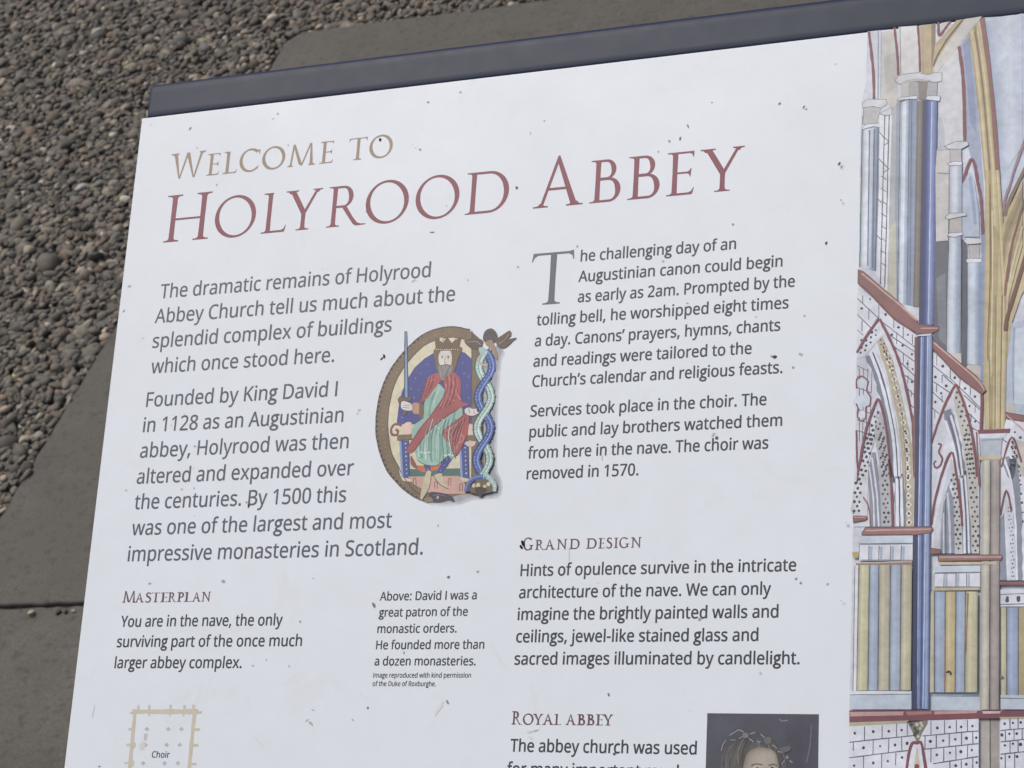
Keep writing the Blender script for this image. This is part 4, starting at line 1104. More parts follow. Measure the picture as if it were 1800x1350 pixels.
   [3,109,112,122,1.42,854.3,404.2,918.6,403.5],]),
  ('interior_painting', 'painted_striped_panels', [
   [0,196,193,155,0,629.6,337.6,647.1,337.9,648.1,538.3,629.3,538.4],
   [0,173,170,137,0,629.6,337.6,629.3,538.4,632.7,538.4,632.7,337.7],
   [0,196,193,155,0,632.1,337.6,632,538.4,635.3,538.4,635.2,337.7],
   [0,209,206,165,0,634.6,337.7,634.7,538.4,638,538.4,637.7,337.7],
   [0,202,199,160,0,637.1,337.7,637.4,538.4,640.7,538.3,640.2,337.8],
   [0,196,193,155,0,639.6,337.8,640,538.3,643.4,538.3,642.7,337.8],
   [0,196,193,155,0,642.1,337.8,642.7,538.3,646.1,538.3,645.2,337.9],
   [0,173,170,137,0,644.6,337.9,645.4,538.3,648.1,538.3,647.1,337.9],
   [3,91,95,107,1.42,629.6,337.6,629.3,538.4],
   [0,163,179,200,0,647.1,337.9,662.4,338.3,664.2,538.3,648.1,538.3],
   [0,145,159,179,0,647.1,337.9,648.1,538.3,651,538.3,649.8,338],
   [0,165,181,202,0,649.3,338,650.4,538.3,653.3,538.3,652,338],
   [0,171,188,210,0,651.5,338,652.7,538.3,655.6,538.3,654.2,338.1],
   [0,168,184,206,0,653.7,338.1,655,538.3,657.9,538.3,656.4,338.1],
   [0,163,179,200,0,655.8,338.1,657.3,538.3,660.2,538.3,658.6,338.2],
   [0,160,176,197,0,658,338.2,659.6,538.3,662.5,538.3,660.8,338.3],
   [0,143,158,177,0,660.2,338.2,661.9,538.3,664.2,538.3,662.4,338.3],
   [3,91,95,107,1.42,647.1,337.9,648.1,538.3],
   [0,187,182,156,0,662.4,338.3,681,338.6,682.4,538.2,664.2,538.3],
   [0,171,167,143,0,662.4,338.3,664.2,538.3,667.4,538.3,665.7,338.4],
   [0,190,185,158,0,665.1,338.3,666.8,538.3,670.1,538.3,668.4,338.4],
   [0,201,195,167,0,667.7,338.4,669.4,538.3,672.6,538.3,671,338.4],
   [0,194,188,161,0,670.4,338.4,672,538.3,675.2,538.2,673.7,338.5],
   [0,187,182,156,0,673,338.5,674.6,538.2,677.8,538.2,676.4,338.5],
   [0,187,182,156,0,675.7,338.5,677.2,538.2,680.4,538.2,679,338.6],
   [0,165,161,138,0,678.3,338.6,679.8,538.2,682.4,538.2,681,338.6],
   [3,91,95,107,1.42,662.4,338.3,664.2,538.3],
   [0,166,181,199,0,681,338.6,698.3,339,699.5,538.2,682.4,538.2],
   [0,148,161,178,0,681,338.6,682.4,538.2,685.5,538.2,684.1,338.7],
   [0,169,184,203,0,683.5,338.7,684.8,538.2,687.9,538.2,686.6,338.7],
   [0,177,193,212,0,685.9,338.7,687.3,538.2,690.3,538.2,689,338.8],
   [0,173,189,208,0,688.4,338.8,689.7,538.2,692.8,538.2,691.5,338.8],
   [0,166,181,199,0,690.9,338.8,692.2,538.2,695.2,538.2,694,338.9],
   [0,166,181,199,0,693.4,338.9,694.6,538.2,697.7,538.2,696.4,339],
   [0,153,167,185,0,695.8,338.9,697.1,538.2,699.5,538.2,698.3,339],
   [3,91,95,107,1.42,681,338.6,682.4,538.2],
   [0,189,184,154,0,698.3,339,715.6,339.3,716.5,538.1,699.5,538.2],
   [0,173,168,141,0,698.3,339,699.5,538.2,702.5,538.2,701.4,339.1],
   [0,192,187,157,0,700.8,339,701.9,538.2,705,538.2,703.9,339.1],
   [0,204,198,166,0,703.2,339.1,704.4,538.2,707.4,538.2,706.3,339.1],
   [0,196,190,159,0,705.7,339.1,706.8,538.2,709.8,538.1,708.8,339.2],
   [0,189,184,154,0,708.2,339.2,709.2,538.1,712.2,538.1,711.3,339.2],
   [0,189,184,154,0,710.7,339.2,711.6,538.1,714.7,538.1,713.7,339.3],
   [0,169,165,138,0,713.1,339.3,714.1,538.1,716.5,538.1,715.6,339.3],
   [3,91,95,107,1.42,698.3,339,699.5,538.2],
   [0,223,226,230,0,623.4,337.9,628.7,338,629.4,542,624.2,542],
   [3,109,112,122,1.19,623,337.9,624.2,543.1],
   [0,186,181,157,0,745.1,382.4,751.5,382.5,753.1,540.9,745.1,541],
   [0,169,164,143,0,745.1,382.4,745.1,541,746.5,541,746.2,382.4],
   [0,188,183,159,0,746,382.4,746.2,541,747.7,541,747.2,382.4],
   [0,197,192,166,0,746.9,382.4,747.4,541,748.8,541,748.1,382.4],
   [0,191,186,161,0,747.8,382.4,748.5,541,750,540.9,749,382.5],
   [0,186,181,157,0,748.8,382.5,749.7,540.9,751.1,540.9,749.9,382.5],
   [0,186,181,157,0,749.7,382.5,750.8,540.9,752.2,540.9,750.8,382.5],
   [0,171,166,144,0,750.6,382.5,752,540.9,753.1,540.9,751.5,382.5],
   [3,91,95,107,1.42,745.1,382.4,745.1,541],
   [0,159,176,198,0,751.5,382.5,768.5,382.8,769.4,540.9,753.1,540.9],
   [0,145,161,181,0,751.5,382.5,753.1,540.9,756,540.9,754.5,382.6],
   [0,162,179,201,0,753.9,382.5,755.4,540.9,758.3,540.9,757,382.6],
   [0,168,185,209,0,756.4,382.6,757.8,540.9,760.7,540.9,759.4,382.6],
   [0,165,182,205,0,758.8,382.6,760.1,540.9,763,540.9,761.8,382.7],
   [0,159,176,198,0,761.2,382.7,762.4,540.9,765.3,540.9,764.2,382.7],
   [0,159,176,198,0,763.6,382.7,764.7,540.9,767.7,540.9,766.7,382.8],
   [0,148,164,185,0,766.1,382.8,767.1,540.9,769.4,540.9,768.5,382.8],
   [3,91,95,107,1.42,751.5,382.5,753.1,540.9],
   [0,195,181,133,0,768.5,382.8,785.4,383,785.5,540.8,769.4,540.9],
   [0,177,164,121,0,768.5,382.8,769.4,540.9,772.3,540.9,771.5,382.8],
   [0,198,184,135,0,770.9,382.8,771.7,540.9,774.6,540.9,773.9,382.9],
   [0,209,195,144,0,773.3,382.9,774,540.9,776.9,540.9,776.3,382.9],
   [0,201,187,137,0,775.7,382.9,776.3,540.9,779.2,540.8,778.8,382.9],
   [0,195,181,133,0,778.2,382.9,778.6,540.8,781.5,540.8,781.2,383],
   [0,195,181,133,0,780.6,382.9,780.9,540.8,783.8,540.8,783.6,383],
   [0,176,163,120,0,783,383,783.2,540.8,785.5,540.8,785.4,383],
   [3,91,95,107,1.42,768.5,382.8,769.4,540.9],
   [0,162,178,199,0,785.4,383,800.6,383.3,800.1,540.8,785.5,540.8],
   [0,150,165,186,0,785.4,383,785.5,540.8,788.1,540.8,788.1,383.1],
   [0,161,177,198,0,787.6,383,787.6,540.8,790.2,540.8,790.3,383.1],
   [0,171,188,210,0,789.7,383.1,789.7,540.8,792.3,540.8,792.5,383.1],
   [0,168,184,206,0,791.9,383.1,791.8,540.8,794.4,540.8,794.6,383.2],
   [0,162,178,199,0,794.1,383.2,793.8,540.8,796.4,540.8,796.8,383.2],
   [0,162,178,199,0,796.3,383.2,795.9,540.8,798.5,540.8,799,383.3],
   [0,151,166,186,0,798.4,383.3,798,540.8,800.1,540.8,800.6,383.3],
   [3,91,95,107,1.42,785.4,383,785.5,540.8],
   [0,194,189,153,0,800.6,383.3,819.5,383.6,819.4,540.7,800.1,540.8],
   [0,171,167,135,0,800.6,383.3,800.1,540.8,803.5,540.8,804,383.4],
   [0,195,190,154,0,803.3,383.3,802.9,540.8,806.3,540.8,806.7,383.4],
   [0,207,202,163,0,806,383.4,805.6,540.8,809.1,540.8,809.4,383.4],
   [0,204,199,161,0,808.7,383.4,808.4,540.8,811.8,540.7,812.1,383.5],
   [0,194,189,153,0,811.4,383.5,811.1,540.7,814.6,540.7,814.8,383.5],
   [0,194,189,153,0,814.1,383.5,813.9,540.7,817.3,540.7,817.5,383.6],
   [0,174,170,137,0,816.8,383.6,816.6,540.7,819.4,540.7,819.5,383.6],
   [3,91,95,107,1.42,800.6,383.3,800.1,540.8],
   [3,164,112,63,2.13,804.4,386.3,801.8,479.6],
   [3,156,106,72,1.66,769,443.5,769.4,534.2],
   [0,194,189,154,0,854.3,408.5,864,408.6,864.1,544.7,854.5,544.7],
   [0,178,173,141,0,854.3,408.5,854.5,544.7,856.2,544.7,856,408.5],
   [0,196,191,156,0,855.7,408.5,855.9,544.7,857.6,544.7,857.4,408.5],
   [0,203,198,161,0,857.1,408.5,857.2,544.7,859,544.7,858.8,408.5],
   [0,202,197,160,0,858.5,408.5,858.6,544.7,860.3,544.7,860.2,408.6],
   [0,194,189,154,0,859.8,408.6,860,544.7,861.7,544.7,861.6,408.6],
   [0,190,185,151,0,861.2,408.6,861.4,544.7,863.1,544.7,863,408.6],
   [0,178,173,141,0,862.6,408.6,862.7,544.7,864.1,544.7,864,408.6],
   [3,91,95,107,1.42,854.3,408.5,854.5,544.7],
   [0,154,171,197,0,864,408.6,882,408.8,881.9,544.6,864.1,544.7],
   [0,142,158,183,0,864,408.6,864.1,544.7,867.3,544.7,867.2,408.6],
   [0,155,172,199,0,866.6,408.6,866.6,544.7,869.8,544.7,869.8,408.7],
   [0,166,184,213,0,869.1,408.7,869.2,544.7,872.4,544.7,872.4,408.7],
   [0,161,179,207,0,871.7,408.7,871.7,544.7,874.9,544.6,874.9,408.7],
   [0,154,171,197,0,874.3,408.7,874.3,544.6,877.4,544.6,877.5,408.8],
   [0,152,169,196,0,876.9,408.7,876.8,544.6,880,544.6,880.1,408.8],
   [0,140,155,179,0,879.4,408.8,879.4,544.6,881.9,544.6,882,408.8],
   [3,91,95,107,1.42,864,408.6,864.1,544.7],
   [0,195,181,133,0,882,408.8,1001.5,410.2,1000.1,544.1,881.9,544.6],
   [0,172,160,117,0,882,408.8,881.9,544.6,903,544.5,903.3,409],
   [0,193,179,132,0,899.1,409,898.8,544.5,919.9,544.4,920.4,409.2],
   [0,205,190,140,0,916.1,409.2,915.7,544.5,936.8,544.4,937.5,409.4],
   [0,205,190,140,0,933.2,409.4,932.6,544.4,953.7,544.3,954.6,409.6],
   [0,195,181,133,0,950.3,409.6,949.4,544.3,970.6,544.2,971.6,409.8],
   [0,195,181,133,0,967.4,409.8,966.3,544.2,987.4,544.2,988.7,410],
   [0,181,168,123,0,984.4,410,983.2,544.2,1000.1,544.1,1001.5,410.2],
   [3,91,95,107,1.42,882,408.8,881.9,544.6],]),
  ('interior_painting', 'painted_plinth', [
   [0,189,203,216,0,619.6,539.3,717.1,538.5,717.5,567.5,619.1,568.2],
   [0,217,223,232,0,619.6,539.3,717.1,538.5,717.2,543.8,619.7,544.8],
   [3,109,112,122,1.19,619.7,545.2,717.2,544],
   [0,189,203,216,0,745.7,541.6,822.3,541.9,822.4,567.2,746,567.7],
   [0,221,226,234,0,745.7,541.6,822.3,541.9,822.3,545.4,745.8,545.1],
   [3,109,112,122,1.19,745.8,545.8,822.3,545.7],
   [0,194,206,217,0,854.9,544.7,1000.1,544.7,999.9,565.6,854.9,566.6],
   [3,109,112,122,1.19,854.9,549.4,918,550.3],
   [0,130,75,84,0,619.1,569.7,999.8,567.6,999.7,577.7,818,580.7,619.5,589.3],
   [0,195,156,150,0,620.3,572.4,705.3,570.9,704.5,576.8,620.4,579.2],
   [0,176,122,114,0,709.1,571.1,749.2,570.2,749.6,574,711.3,576.8],
   [0,195,156,150,0,753.4,570.2,820,568.9,817.9,572.4,753.4,575],
   [0,214,189,182,0,827.2,569.7,855.9,569,853.9,572.8,828.2,573.4],
   [0,179,174,144,0,619.5,588.7,713.5,584.7,709.4,590,619.7,595.7],
   [0,179,174,144,0,852.9,578.3,999.7,575.7,999.7,579.1,854.9,581.4],]),
  ('interior_painting', 'painted_wall', [
   [0,216,220,230,0,619.7,595,709.4,589.3,745.1,584.4,821.7,581.3,822.5,766.6,620.3,772.7],
   [0,216,220,230,0,854.9,581.8,999.7,578.5,997.8,761.2,854.8,765.6],
   [3,86,91,102,1.66,620.2,619.6,722.3,608],
   [3,86,91,102,1.66,620.1,643.6,714.1,630.9],
   [3,86,91,102,1.66,734.9,608.6,821.1,599.8],
   [3,86,91,102,1.66,735.1,629.4,821.2,619.1],
   [3,86,91,102,1.66,752.1,651,821.3,638.8],
   [3,86,91,102,1.66,855,598.8,917.8,592.6],
   [3,86,91,102,1.66,855,616.2,917.8,608.8],
   [3,86,91,102,1.66,855,634.6,917.7,627],
   [3,86,91,102,1.66,621.3,772.7,705.6,770.1],
   [3,86,91,102,1.66,736.8,769.2,821.9,766.6],
   [3,86,91,102,1.42,643.8,594.8,644.2,616.4],
   [3,86,91,102,1.42,671.8,592.4,672.1,613.6],
   [3,86,91,102,1.42,694.5,590.1,694.8,611.2],
   [3,86,91,102,1.42,711.5,587.9,711.7,609.3],
   [3,86,91,102,1.42,626.6,619.6,626.9,632.8],
   [3,86,91,102,1.42,658.3,615.6,658.3,637.5],
   [3,86,91,102,1.42,682.6,612.8,682.5,635.1],
   [3,86,91,102,1.42,702.9,610.3,703.2,632.3],
   [3,86,91,102,1.42,643.2,640.9,645.3,772],
   [3,86,91,102,1.42,671.9,637.3,673.8,771.1],
   [3,86,91,102,1.42,694.1,634.9,693.8,653.6],
   [3,86,91,102,1.42,748.3,585.4,748.5,606.8],
   [3,86,91,102,1.42,769.2,584.2,769.4,604.9],
   [3,86,91,102,1.42,787.3,583.6,787.5,603.1],
   [3,86,91,102,1.42,804.5,582.4,804.6,601.4],
   [3,86,91,102,1.42,739.1,608.4,739.3,628.1],
   [3,86,91,102,1.42,756.9,606.7,756.7,626.8],
   [3,86,91,102,1.42,776.7,604.9,776.8,624.5],
   [3,86,91,102,1.42,795.7,602.6,795.5,622.1],
   [3,86,91,102,1.42,812.9,600.7,813,620.5],
   [3,86,91,102,1.42,748.7,628.3,748.9,648.6],
   [3,86,91,102,1.42,768.5,626.2,768.7,647.8],
   [3,86,91,102,1.42,787.2,624.3,787.3,645.5],
   [3,86,91,102,1.42,804.8,622,804.9,642.5],
   [3,86,91,102,1.42,778,647.1,779,767.9],
   [3,86,91,102,1.42,795.6,644.7,796.4,767.4],
   [3,86,91,102,1.42,813.1,641.4,813.7,766.8],
   [3,86,91,102,1.42,869.2,580.2,869.2,597.7],
   [3,86,91,102,1.42,881.5,579.1,881.4,595.9],
   [3,86,91,102,1.42,862.1,598.8,862.1,615.7],
   [3,86,91,102,1.42,875.3,597.2,875.3,613.9],
   [3,86,91,102,1.42,887.5,595.8,887.5,611.8],
   [3,86,91,102,1.42,869.2,615,869.3,632.4],
   [3,86,91,102,1.42,881.4,613.9,881.4,631.4],
   [3,86,91,102,1.42,862.1,634.5,862.3,765.4],
   [3,86,91,102,1.42,876.4,632.3,876.3,764.9],
   [4,64,67,74,2.37,628.5,605.5,657.9,602.6,682.4,601.7,702.7,599.8,642.9,627.9,669.1,624.9,692.5,622.9,711.5,620.1,628.5,655.7,658.7,651.1,681.6,648,703.8,642,758.2,595.9,777.2,594.5,794.9,593.9,812.2,592.5,747.6,616.6,767.4,615.3,786.1,613,803.2,611.1,818.1,610.1,757.8,637.1,778.1,633.7,794.7,631.8,811.4,629.1,787,653.1,803.1,650.7,818.9,647.8,861.1,588.5,873.7,587,885.5,586.3,857,605.6,868.4,603.8,879.4,603.3,861.5,621.3,873.7,618.5,885.1,619.5,856.3,640.7,868.4,638.5,879.8,637.9],
   [1,127,127,114,0,713.2,589.3,726.2,586.7,743.5,585.5,734.8,604.3,730.8,613.7,726.6,616.8,723.4,611.7,716.9,597.2],
   [4,75,76,72,3.32,717.8,590.9,723.2,597.1,726.4,602.3,723.3,606.5],
   [4,198,194,164,2.61,726.3,590.8,732.6,588.7,731.6,597,734.7,592.8,728.6,609.5],
   [0,201,194,166,0,727.1,623.1,750.2,768.8,705.6,770.1],
   [0,181,158,146,0,739.5,644.6,753.3,768.7,736.8,769.2],
   [2,130,75,84,4.74,700.4,770.3,714.2,636.7,727,619.5,737.3,634.3,752.9,768.7],
   [4,130,75,84,4.27,727.1,655.5],]),
  ('illuminated_initial', 'printed_shadow', [
   [1,211,213,219,0,-195.3,184.8,-139.3,214.2,-87.7,215.8,-56.9,207.2,-10.9,204.6,-5.6,178.6,-18,145.5,-23.7,35.2,-22.7,-40,-18.2,-58.9,-44.3,-66.7,-137.7,29.4,-188.3,138.8],
   [1,203,205,211,0,-196.2,183.3,-140.2,212.6,-88.9,214.2,-58.6,205.7,-12.5,203.3,-7.1,178.6,-19.6,145.4,-25.3,35.1,-24.3,-40.1,-19.9,-60.5,-44.3,-66.7,-137.7,29.4,-188.3,138.8],
   [1,193,195,201,0,-197.2,181.7,-141.2,211.1,-90.2,212.7,-60.3,204.2,-14.2,202.1,-8.7,178.5,-21.2,145.4,-26.9,35,-25.9,-40.2,-21.6,-62.2,-44.3,-66.7,-137.7,29.4,-188.3,138.8],
   [1,180,182,188,0,-198.1,180.2,-142.1,209.6,-91.4,211.2,-62,202.6,-15.9,200.8,-10.3,178.4,-22.8,145.3,-28.5,35,-27.5,-40.3,-23.4,-63.8,-44.3,-66.7,-137.7,29.4,-188.3,138.8],
   [1,166,168,173,0,-199.1,178.6,-143.1,208,-92.7,209.6,-63.8,201,-17.6,199.6,-11.9,178.4,-24.4,145.3,-30.1,34.9,-29.2,-40.4,-25.1,-65.5,-44.3,-66.7,-137.7,29.4,-188.3,138.8],]),
  ('illuminated_initial', 'initial_frame', [
   [1,121,106,87,0,-122.2,-113.7,-155.2,-111.9,-184.6,-101.2,-211.7,-79,-235.2,-51.2,-251,-22,-260.2,11.8,-262.9,48.6,-260.1,79.8,-251.2,109.8,-236.3,141.1,-219.2,163.2,-193.2,185.7,-168.1,200.9,-143.7,209.4,-123.2,207.3,-77.3,195.7,-43.8,196.3,-45.4,117,-59.3,-50.7,-66.1,-82.2,-75.9,-94.2,-97.9,-108.4],
   [2,93,82,69,2.4,-88.7,-105.8,-122.2,-113.7,-155.2,-111.9,-184.6,-101.2,-211.7,-79,-235.2,-51.2,-251,-22,-260.2,11.8,-262.9,48.6,-260.1,79.8,-251.2,109.8,-236.3,141.1,-219.2,163.2,-193.2,185.7,-168.1,200.9,-143.7,209.4],
   [4,60,58,58,2.67,-184.6,-100.6,-191.7,-94.8,-198.7,-89,-205.8,-83.2,-212.7,-77.2,-218.4,-70.2,-224.2,-63.2,-229.9,-56.2,-235.4,-49,-239.7,-41.1,-244,-33.1,-248.3,-25.2,-251.6,-16.7,-254,-7.9,-256.4,0.9,-258.8,9.7,-259.9,18.8,-260.5,28.1,-261,37.3,-261.6,46.6,-261,55.9,-260.2,65.3,-259.3,74.7,-257.6,84,-254.9,93.2,-252.1,102.5,-249,111.6,-244.7,120.5,-240.4,129.3,-236.2,138.1,-230.5,146.3,-224.3,154.2,-218.2,162.1,-210.6,168.8,-203,175.6,-195.4,182.3,-187.1,188.1,-178.5,193.4,-169.9,198.8],
   [1,214,207,182,0,-129.6,-93.3,-156.5,-90.2,-177,-82,-199.6,-61.9,-218.7,-37.3,-231.5,-9.5,-237.7,24.3,-238.3,58.2,-233.3,89.5,-224.8,117.9,-210.7,140.7,-202.8,161.9,-185.6,170,-84.8,173.6,-64,171.1,-67.9,116.1,-80.7,-52,-86.5,-76.4,-105.4,-89.8],
   [2,74,70,63,1.6,-105.5,-90.9,-129.7,-94.2,-156.5,-90.2,-177,-82,-199.6,-61.9,-218.7,-37.3,-231.5,-9.5,-237.7,24.3,-238.3,58.2,-233.3,89.5,-224.8,117.9,-210.7,140.7,-198.4,160.7,-175.3,186.4,-159.7,195.1],
   [0,71,78,134,0,-154.7,-68.4,-174.9,-57.6,-193.3,-41.6,-205.3,-22.3,-215.2,2.8,-219.4,30.9,-220.5,63.3,-87,69.6,-71.8,68.9,-80.9,-50.6,-95.9,-63.6,-112.7,-68.6],
   [4,109,116,166,1.87,-190,-21.4,-197.4,-2,-199,15,-180.1,-29.4,-182,1.7,-167.9,-45.8,-94.3,-24.5,-86.6,-1.6,-98.9,-44.6,-81.9,21.1,-211,51.1,-189.9,15.4,-205.9,40,-85,-18.4],
   [0,121,106,87,0,-83.9,-73.4,-72.8,-72.7,-53.1,176.9,-65,173.8],
   [3,74,70,63,1.33,-82.7,-73.3,-64.5,172.4],]),
  ('illuminated_initial', 'painted_throne', [
   [0,79,112,104,0,-187.6,147.2,-86.7,149.7,-85.5,164.8,-186.4,161.7],
   [0,74,85,137,0,-212.7,93.7,-192.7,94.6,-184.8,165.3,-202.6,161.1],
   [0,142,160,196,0,-212.7,93.7,-208.5,93.9,-198.3,162,-202.6,161.1],
   [4,185,195,218,1.6,-199.5,99.9,-198.5,107.8,-197.4,115.6,-196.4,123.5,-195.3,131.3,-194.3,139.2,-193.2,147,-192.2,154.8],
   [3,47,52,80,1.6,-193.9,94.6,-185.6,163.9],
   [0,74,85,137,0,-95.4,98.9,-75.9,99.7,-68.8,169.5,-86.1,165.3],
   [0,142,160,196,0,-95.4,98.9,-91.2,99.1,-81.9,166.3,-86.1,165.3],
   [4,185,195,218,1.6,-82.5,105,-81.6,112.7,-80.6,120.5,-79.7,128.2,-78.7,136,-77.8,143.7,-76.8,151.4,-75.9,159.1],
   [3,47,52,80,1.6,-77.1,99.7,-69.5,168.1],
   [0,199,165,154,0,-189.4,161,-90.9,163.2,-76.2,178.8,-74.9,196.6,-142.1,193,-174.6,176.7],
   [2,139,95,87,1.6,-176.9,178,-177.8,166.9,-175.7,164.3,-173,167.1,-172.1,178.2],
   [2,139,95,87,1.6,-134.8,185,-135.7,174,-133.5,171.3,-130.9,174.1,-130,185.2],
   [2,139,95,87,1.6,-108.6,180.4,-109.5,169.4,-107.4,166.8,-104.8,169.6,-103.9,180.6],
   [2,139,95,87,1.6,-85.8,190.8,-86.7,179.8,-84.5,177.2,-82,180,-81.1,190.9],
   [0,121,106,87,0,-217.9,83.1,-185.7,82.6,-184.8,93,-216.9,93.5],
   [0,121,106,87,0,-83.1,90,-62.6,90.1,-61.9,99.2,-82.4,99.4],
   [3,74,70,63,1.33,-216.9,93.5,-184.8,93],
   [1,217,192,179,0,-206.2,64,-192,61,-187.4,80.3,-202.9,81.8],
   [1,217,192,179,0,-78,71.9,-64.7,73.4,-64.4,88.6,-76.8,87.5],
   [1,217,192,179,0,-81,101.7,-62.5,102,-66.3,110.6,-78.1,109.6],
   [2,125,85,82,4.53,-209.7,65.8,-223.6,63.2,-230.4,71.3,-228,81.3,-218.8,83.1,-216.4,76.2,-221.8,73.1],
   [1,192,114,79,0,-179.2,140.6,-149.2,143.1,-128.6,141.2,-110.6,144.6,-133.7,150.6,-157.2,153.9,-172.6,147.8],
   [1,138,90,80,0,-186.8,122.2,-174.8,139.4,-172.6,147.8,-185.3,139],]),
  ('illuminated_initial', 'painted_figure', [
   [1,67,75,134,0,-167.6,118.8,-154.1,119.4,-145.4,153,-154.3,152.6],
   [1,67,75,134,0,-118.1,125,-103.2,127,-121.5,155.2,-133.2,157],
   [4,122,132,181,1.6,-159.3,128.9,-154.8,140.2,-151.7,148.6,-114.4,133.5,-119.6,142.9,-126.2,152.3],
   [1,196,188,162,0,-153.6,154,-143.4,155.8,-143.9,170.9,-147.1,185.9,-157.4,204,-161.6,193.7],
   [1,196,188,162,0,-138.1,162.3,-124.3,157.3,-119.8,169,-108.5,185.9,-125.7,177.1],
   [2,85,80,63,1.33,-143.4,155.8,-143.9,170.9,-147.1,185.9,-157.4,204],
   [2,85,80,63,1.33,-138.1,162.3,-125.7,177.1,-108.5,185.9],
   [1,157,188,174,0,-143.8,-9,-158.1,0.2,-168,25,-168.6,53.1,-184.9,66.4,-188.6,83,-180.2,111.3,-173.4,131.1,-158.4,140,-134.4,142.6,-116.4,127.9,-100.2,127.1,-92.4,76.3,-94,37.2,-121.1,13.4],
   [2,123,162,149,4,-148.6,6.3,-155.7,28.5,-156.8,50.9],
   [2,123,162,149,4,-167,72.8,-170.9,97.8,-165.3,128.6],
   [2,123,162,149,4,-151.3,81.9,-151.7,112.5,-143.8,136.4],
   [2,123,162,149,4,-133.1,85.5,-127.9,113.5,-131.8,138.3],
   [2,123,162,149,4,-118.6,100.1,-113,114.2,-115.1,125.1],
   [2,123,162,149,4,-106.9,42.1,-108.6,58.8,-116.2,75.2],
   [2,188,211,198,3.2,-140.2,-1.7,-147.6,17.6,-149.2,34.4],
   [2,188,211,198,3.2,-159,78.8,-161.4,103.8,-156.1,131.8],
   [2,188,211,198,3.2,-142.1,85.1,-138.3,113.1,-137.8,136.7],
   [2,188,211,198,3.2,-126.4,58,-134,74.3,-143.5,68.3],
   [2,188,211,198,3.2,-177.4,91.9,-172.7,111.7,-170,125.7],
   [2,78,107,98,1.33,-173.4,131.1,-158.4,140,-134.4,142.6,-116.4,127.9,-100.2,127.1],
   [2,224,228,220,2.13,-168.7,116,-160.1,119.1,-148.3,117.7],
   [2,224,228,220,2.13,-120.9,126.3,-112.3,123.9,-102.6,127],
   [1,185,147,126,0,-192,26.6,-175.3,27.5,-172.4,44.5,-188.9,44.3],
   [0,117,100,79,0,-178.4,26.8,-168.1,30.7,-167.8,56,-177.1,52.7],
   [1,162,93,95,0,-142.5,-29.5,-163,-22.8,-169.3,-8.9,-174.8,16.2,-179.2,27.3,-162.7,16.8,-146.5,-4.9,-135.2,-14.1,-131.4,-4,-131.1,18.5,-153.8,51,-170.2,69.9,-183.4,91.7,-194.9,107.9,-192.6,117,-181.4,114.6,-157.3,81.7,-129.4,57.8,-101.1,41,-80.4,32.9,-96.4,25.3,-99.8,-10.8,-110.7,-24.9,-121.6,-30.3],
   [2,187,130,128,2.4,-123.8,-20.6,-113.5,-3.1,-120.6,19,-108.3,25.3],
   [2,187,130,128,2.4,-128.7,-6.7,-125.6,13.2,-137.2,35],
   [2,187,130,128,2.4,-162.3,-14.2,-150.4,-16.4],
   [2,187,130,128,2.4,-110.9,-8.6,-106.4,11.4,-96.5,24.5],
   [2,135,69,73,1.6,-169.3,-8.9,-174.8,16.2,-179.2,27.3],
   [2,135,69,73,1.6,-133.2,-7,-130.1,12.9,-153.8,51,-170.2,69.9,-194.9,107.9],
   [2,135,69,73,1.6,-181.4,114.6,-157.3,81.7,-129.4,57.8,-101.1,41],
   [2,135,69,73,1.6,-117.6,-17.4,-118.6,7.9,-113,22.2],
   [2,135,69,73,1.6,-158.5,-5.5,-166.2,11],
   [1,162,93,95,0,-79.9,47.7,-102.4,62.5,-127,80.2,-123.5,94.3,-110.1,106,-100.3,126.3,-89,112.4,-79.2,88],
   [2,187,130,128,2.67,-87.8,59.8,-91.6,87.4,-98.2,114.8],
   [2,187,130,128,2.67,-99,67.6,-115.7,80.8,-105.5,97.9],
   [2,187,130,128,2.67,-91.6,87.4,-85,96,-93.2,104],
   [2,135,69,73,1.6,-79.9,47.7,-102.4,62.5,-127,80.2,-115.5,83.6,-93.3,65.1],
   [2,135,69,73,1.6,-110.1,106,-100.3,126.3,-89,112.4,-79.2,88],
   [2,135,69,73,1.6,-115.3,86.3,-101.9,106.3],
   [1,117,100,79,0,-155.2,-75,-104.2,-74.6,-107.9,-53.6,-114.1,-29.9,-121.4,-27.5,-145.5,-30.3,-151.8,-47.7],
   [1,214,207,199,0,-144.2,-68.6,-133.8,-70.5,-124,-67.3,-120.5,-54.3,-121.8,-40.2,-130.8,-33.7,-142,-41.4,-147,-55.9],
   [1,143,141,136,0,-146.5,-41.7,-139.1,-42.7,-131.7,-44.2,-122.5,-41.7,-117,-40,-121.3,-26.1,-128.2,-19.4,-135.2,-13.9,-141.5,-24.4],
   [2,92,90,87,1.33,-146.4,-41.1,-138.9,-41.2,-131.6,-43.7,-123,-40.3,-118.1,-38.3],
   [2,198,196,191,1.33,-132.7,-38,-132.7,-26.7,-135,-18.4],
   [2,90,85,80,1.33,-142.4,-58.5,-137.7,-59.4],
   [2,90,85,80,1.33,-130.5,-58.9,-125,-57.4],
   [4,68,64,60,1.33,-139.8,-56.1,-127.8,-55.3],
   [2,125,116,108,1.07,-133.4,-58,-134.4,-48.1,-131,-47],
   [0,107,90,72,0,-153.7,-70.6,-157.6,-96.6,-147.4,-89.6,-140.9,-84.1,-133.4,-95.6,-122.8,-82.9,-117.2,-88.3,-105,-93.2,-109,-67.8],
   [0,214,207,182,0,-147.8,-94.5,-140.2,-94,-141.7,-86.4,-144.8,-87.2],
   [0,214,207,182,0,-126,-93.1,-117.6,-92.6,-119.4,-85.6,-123,-85.8],
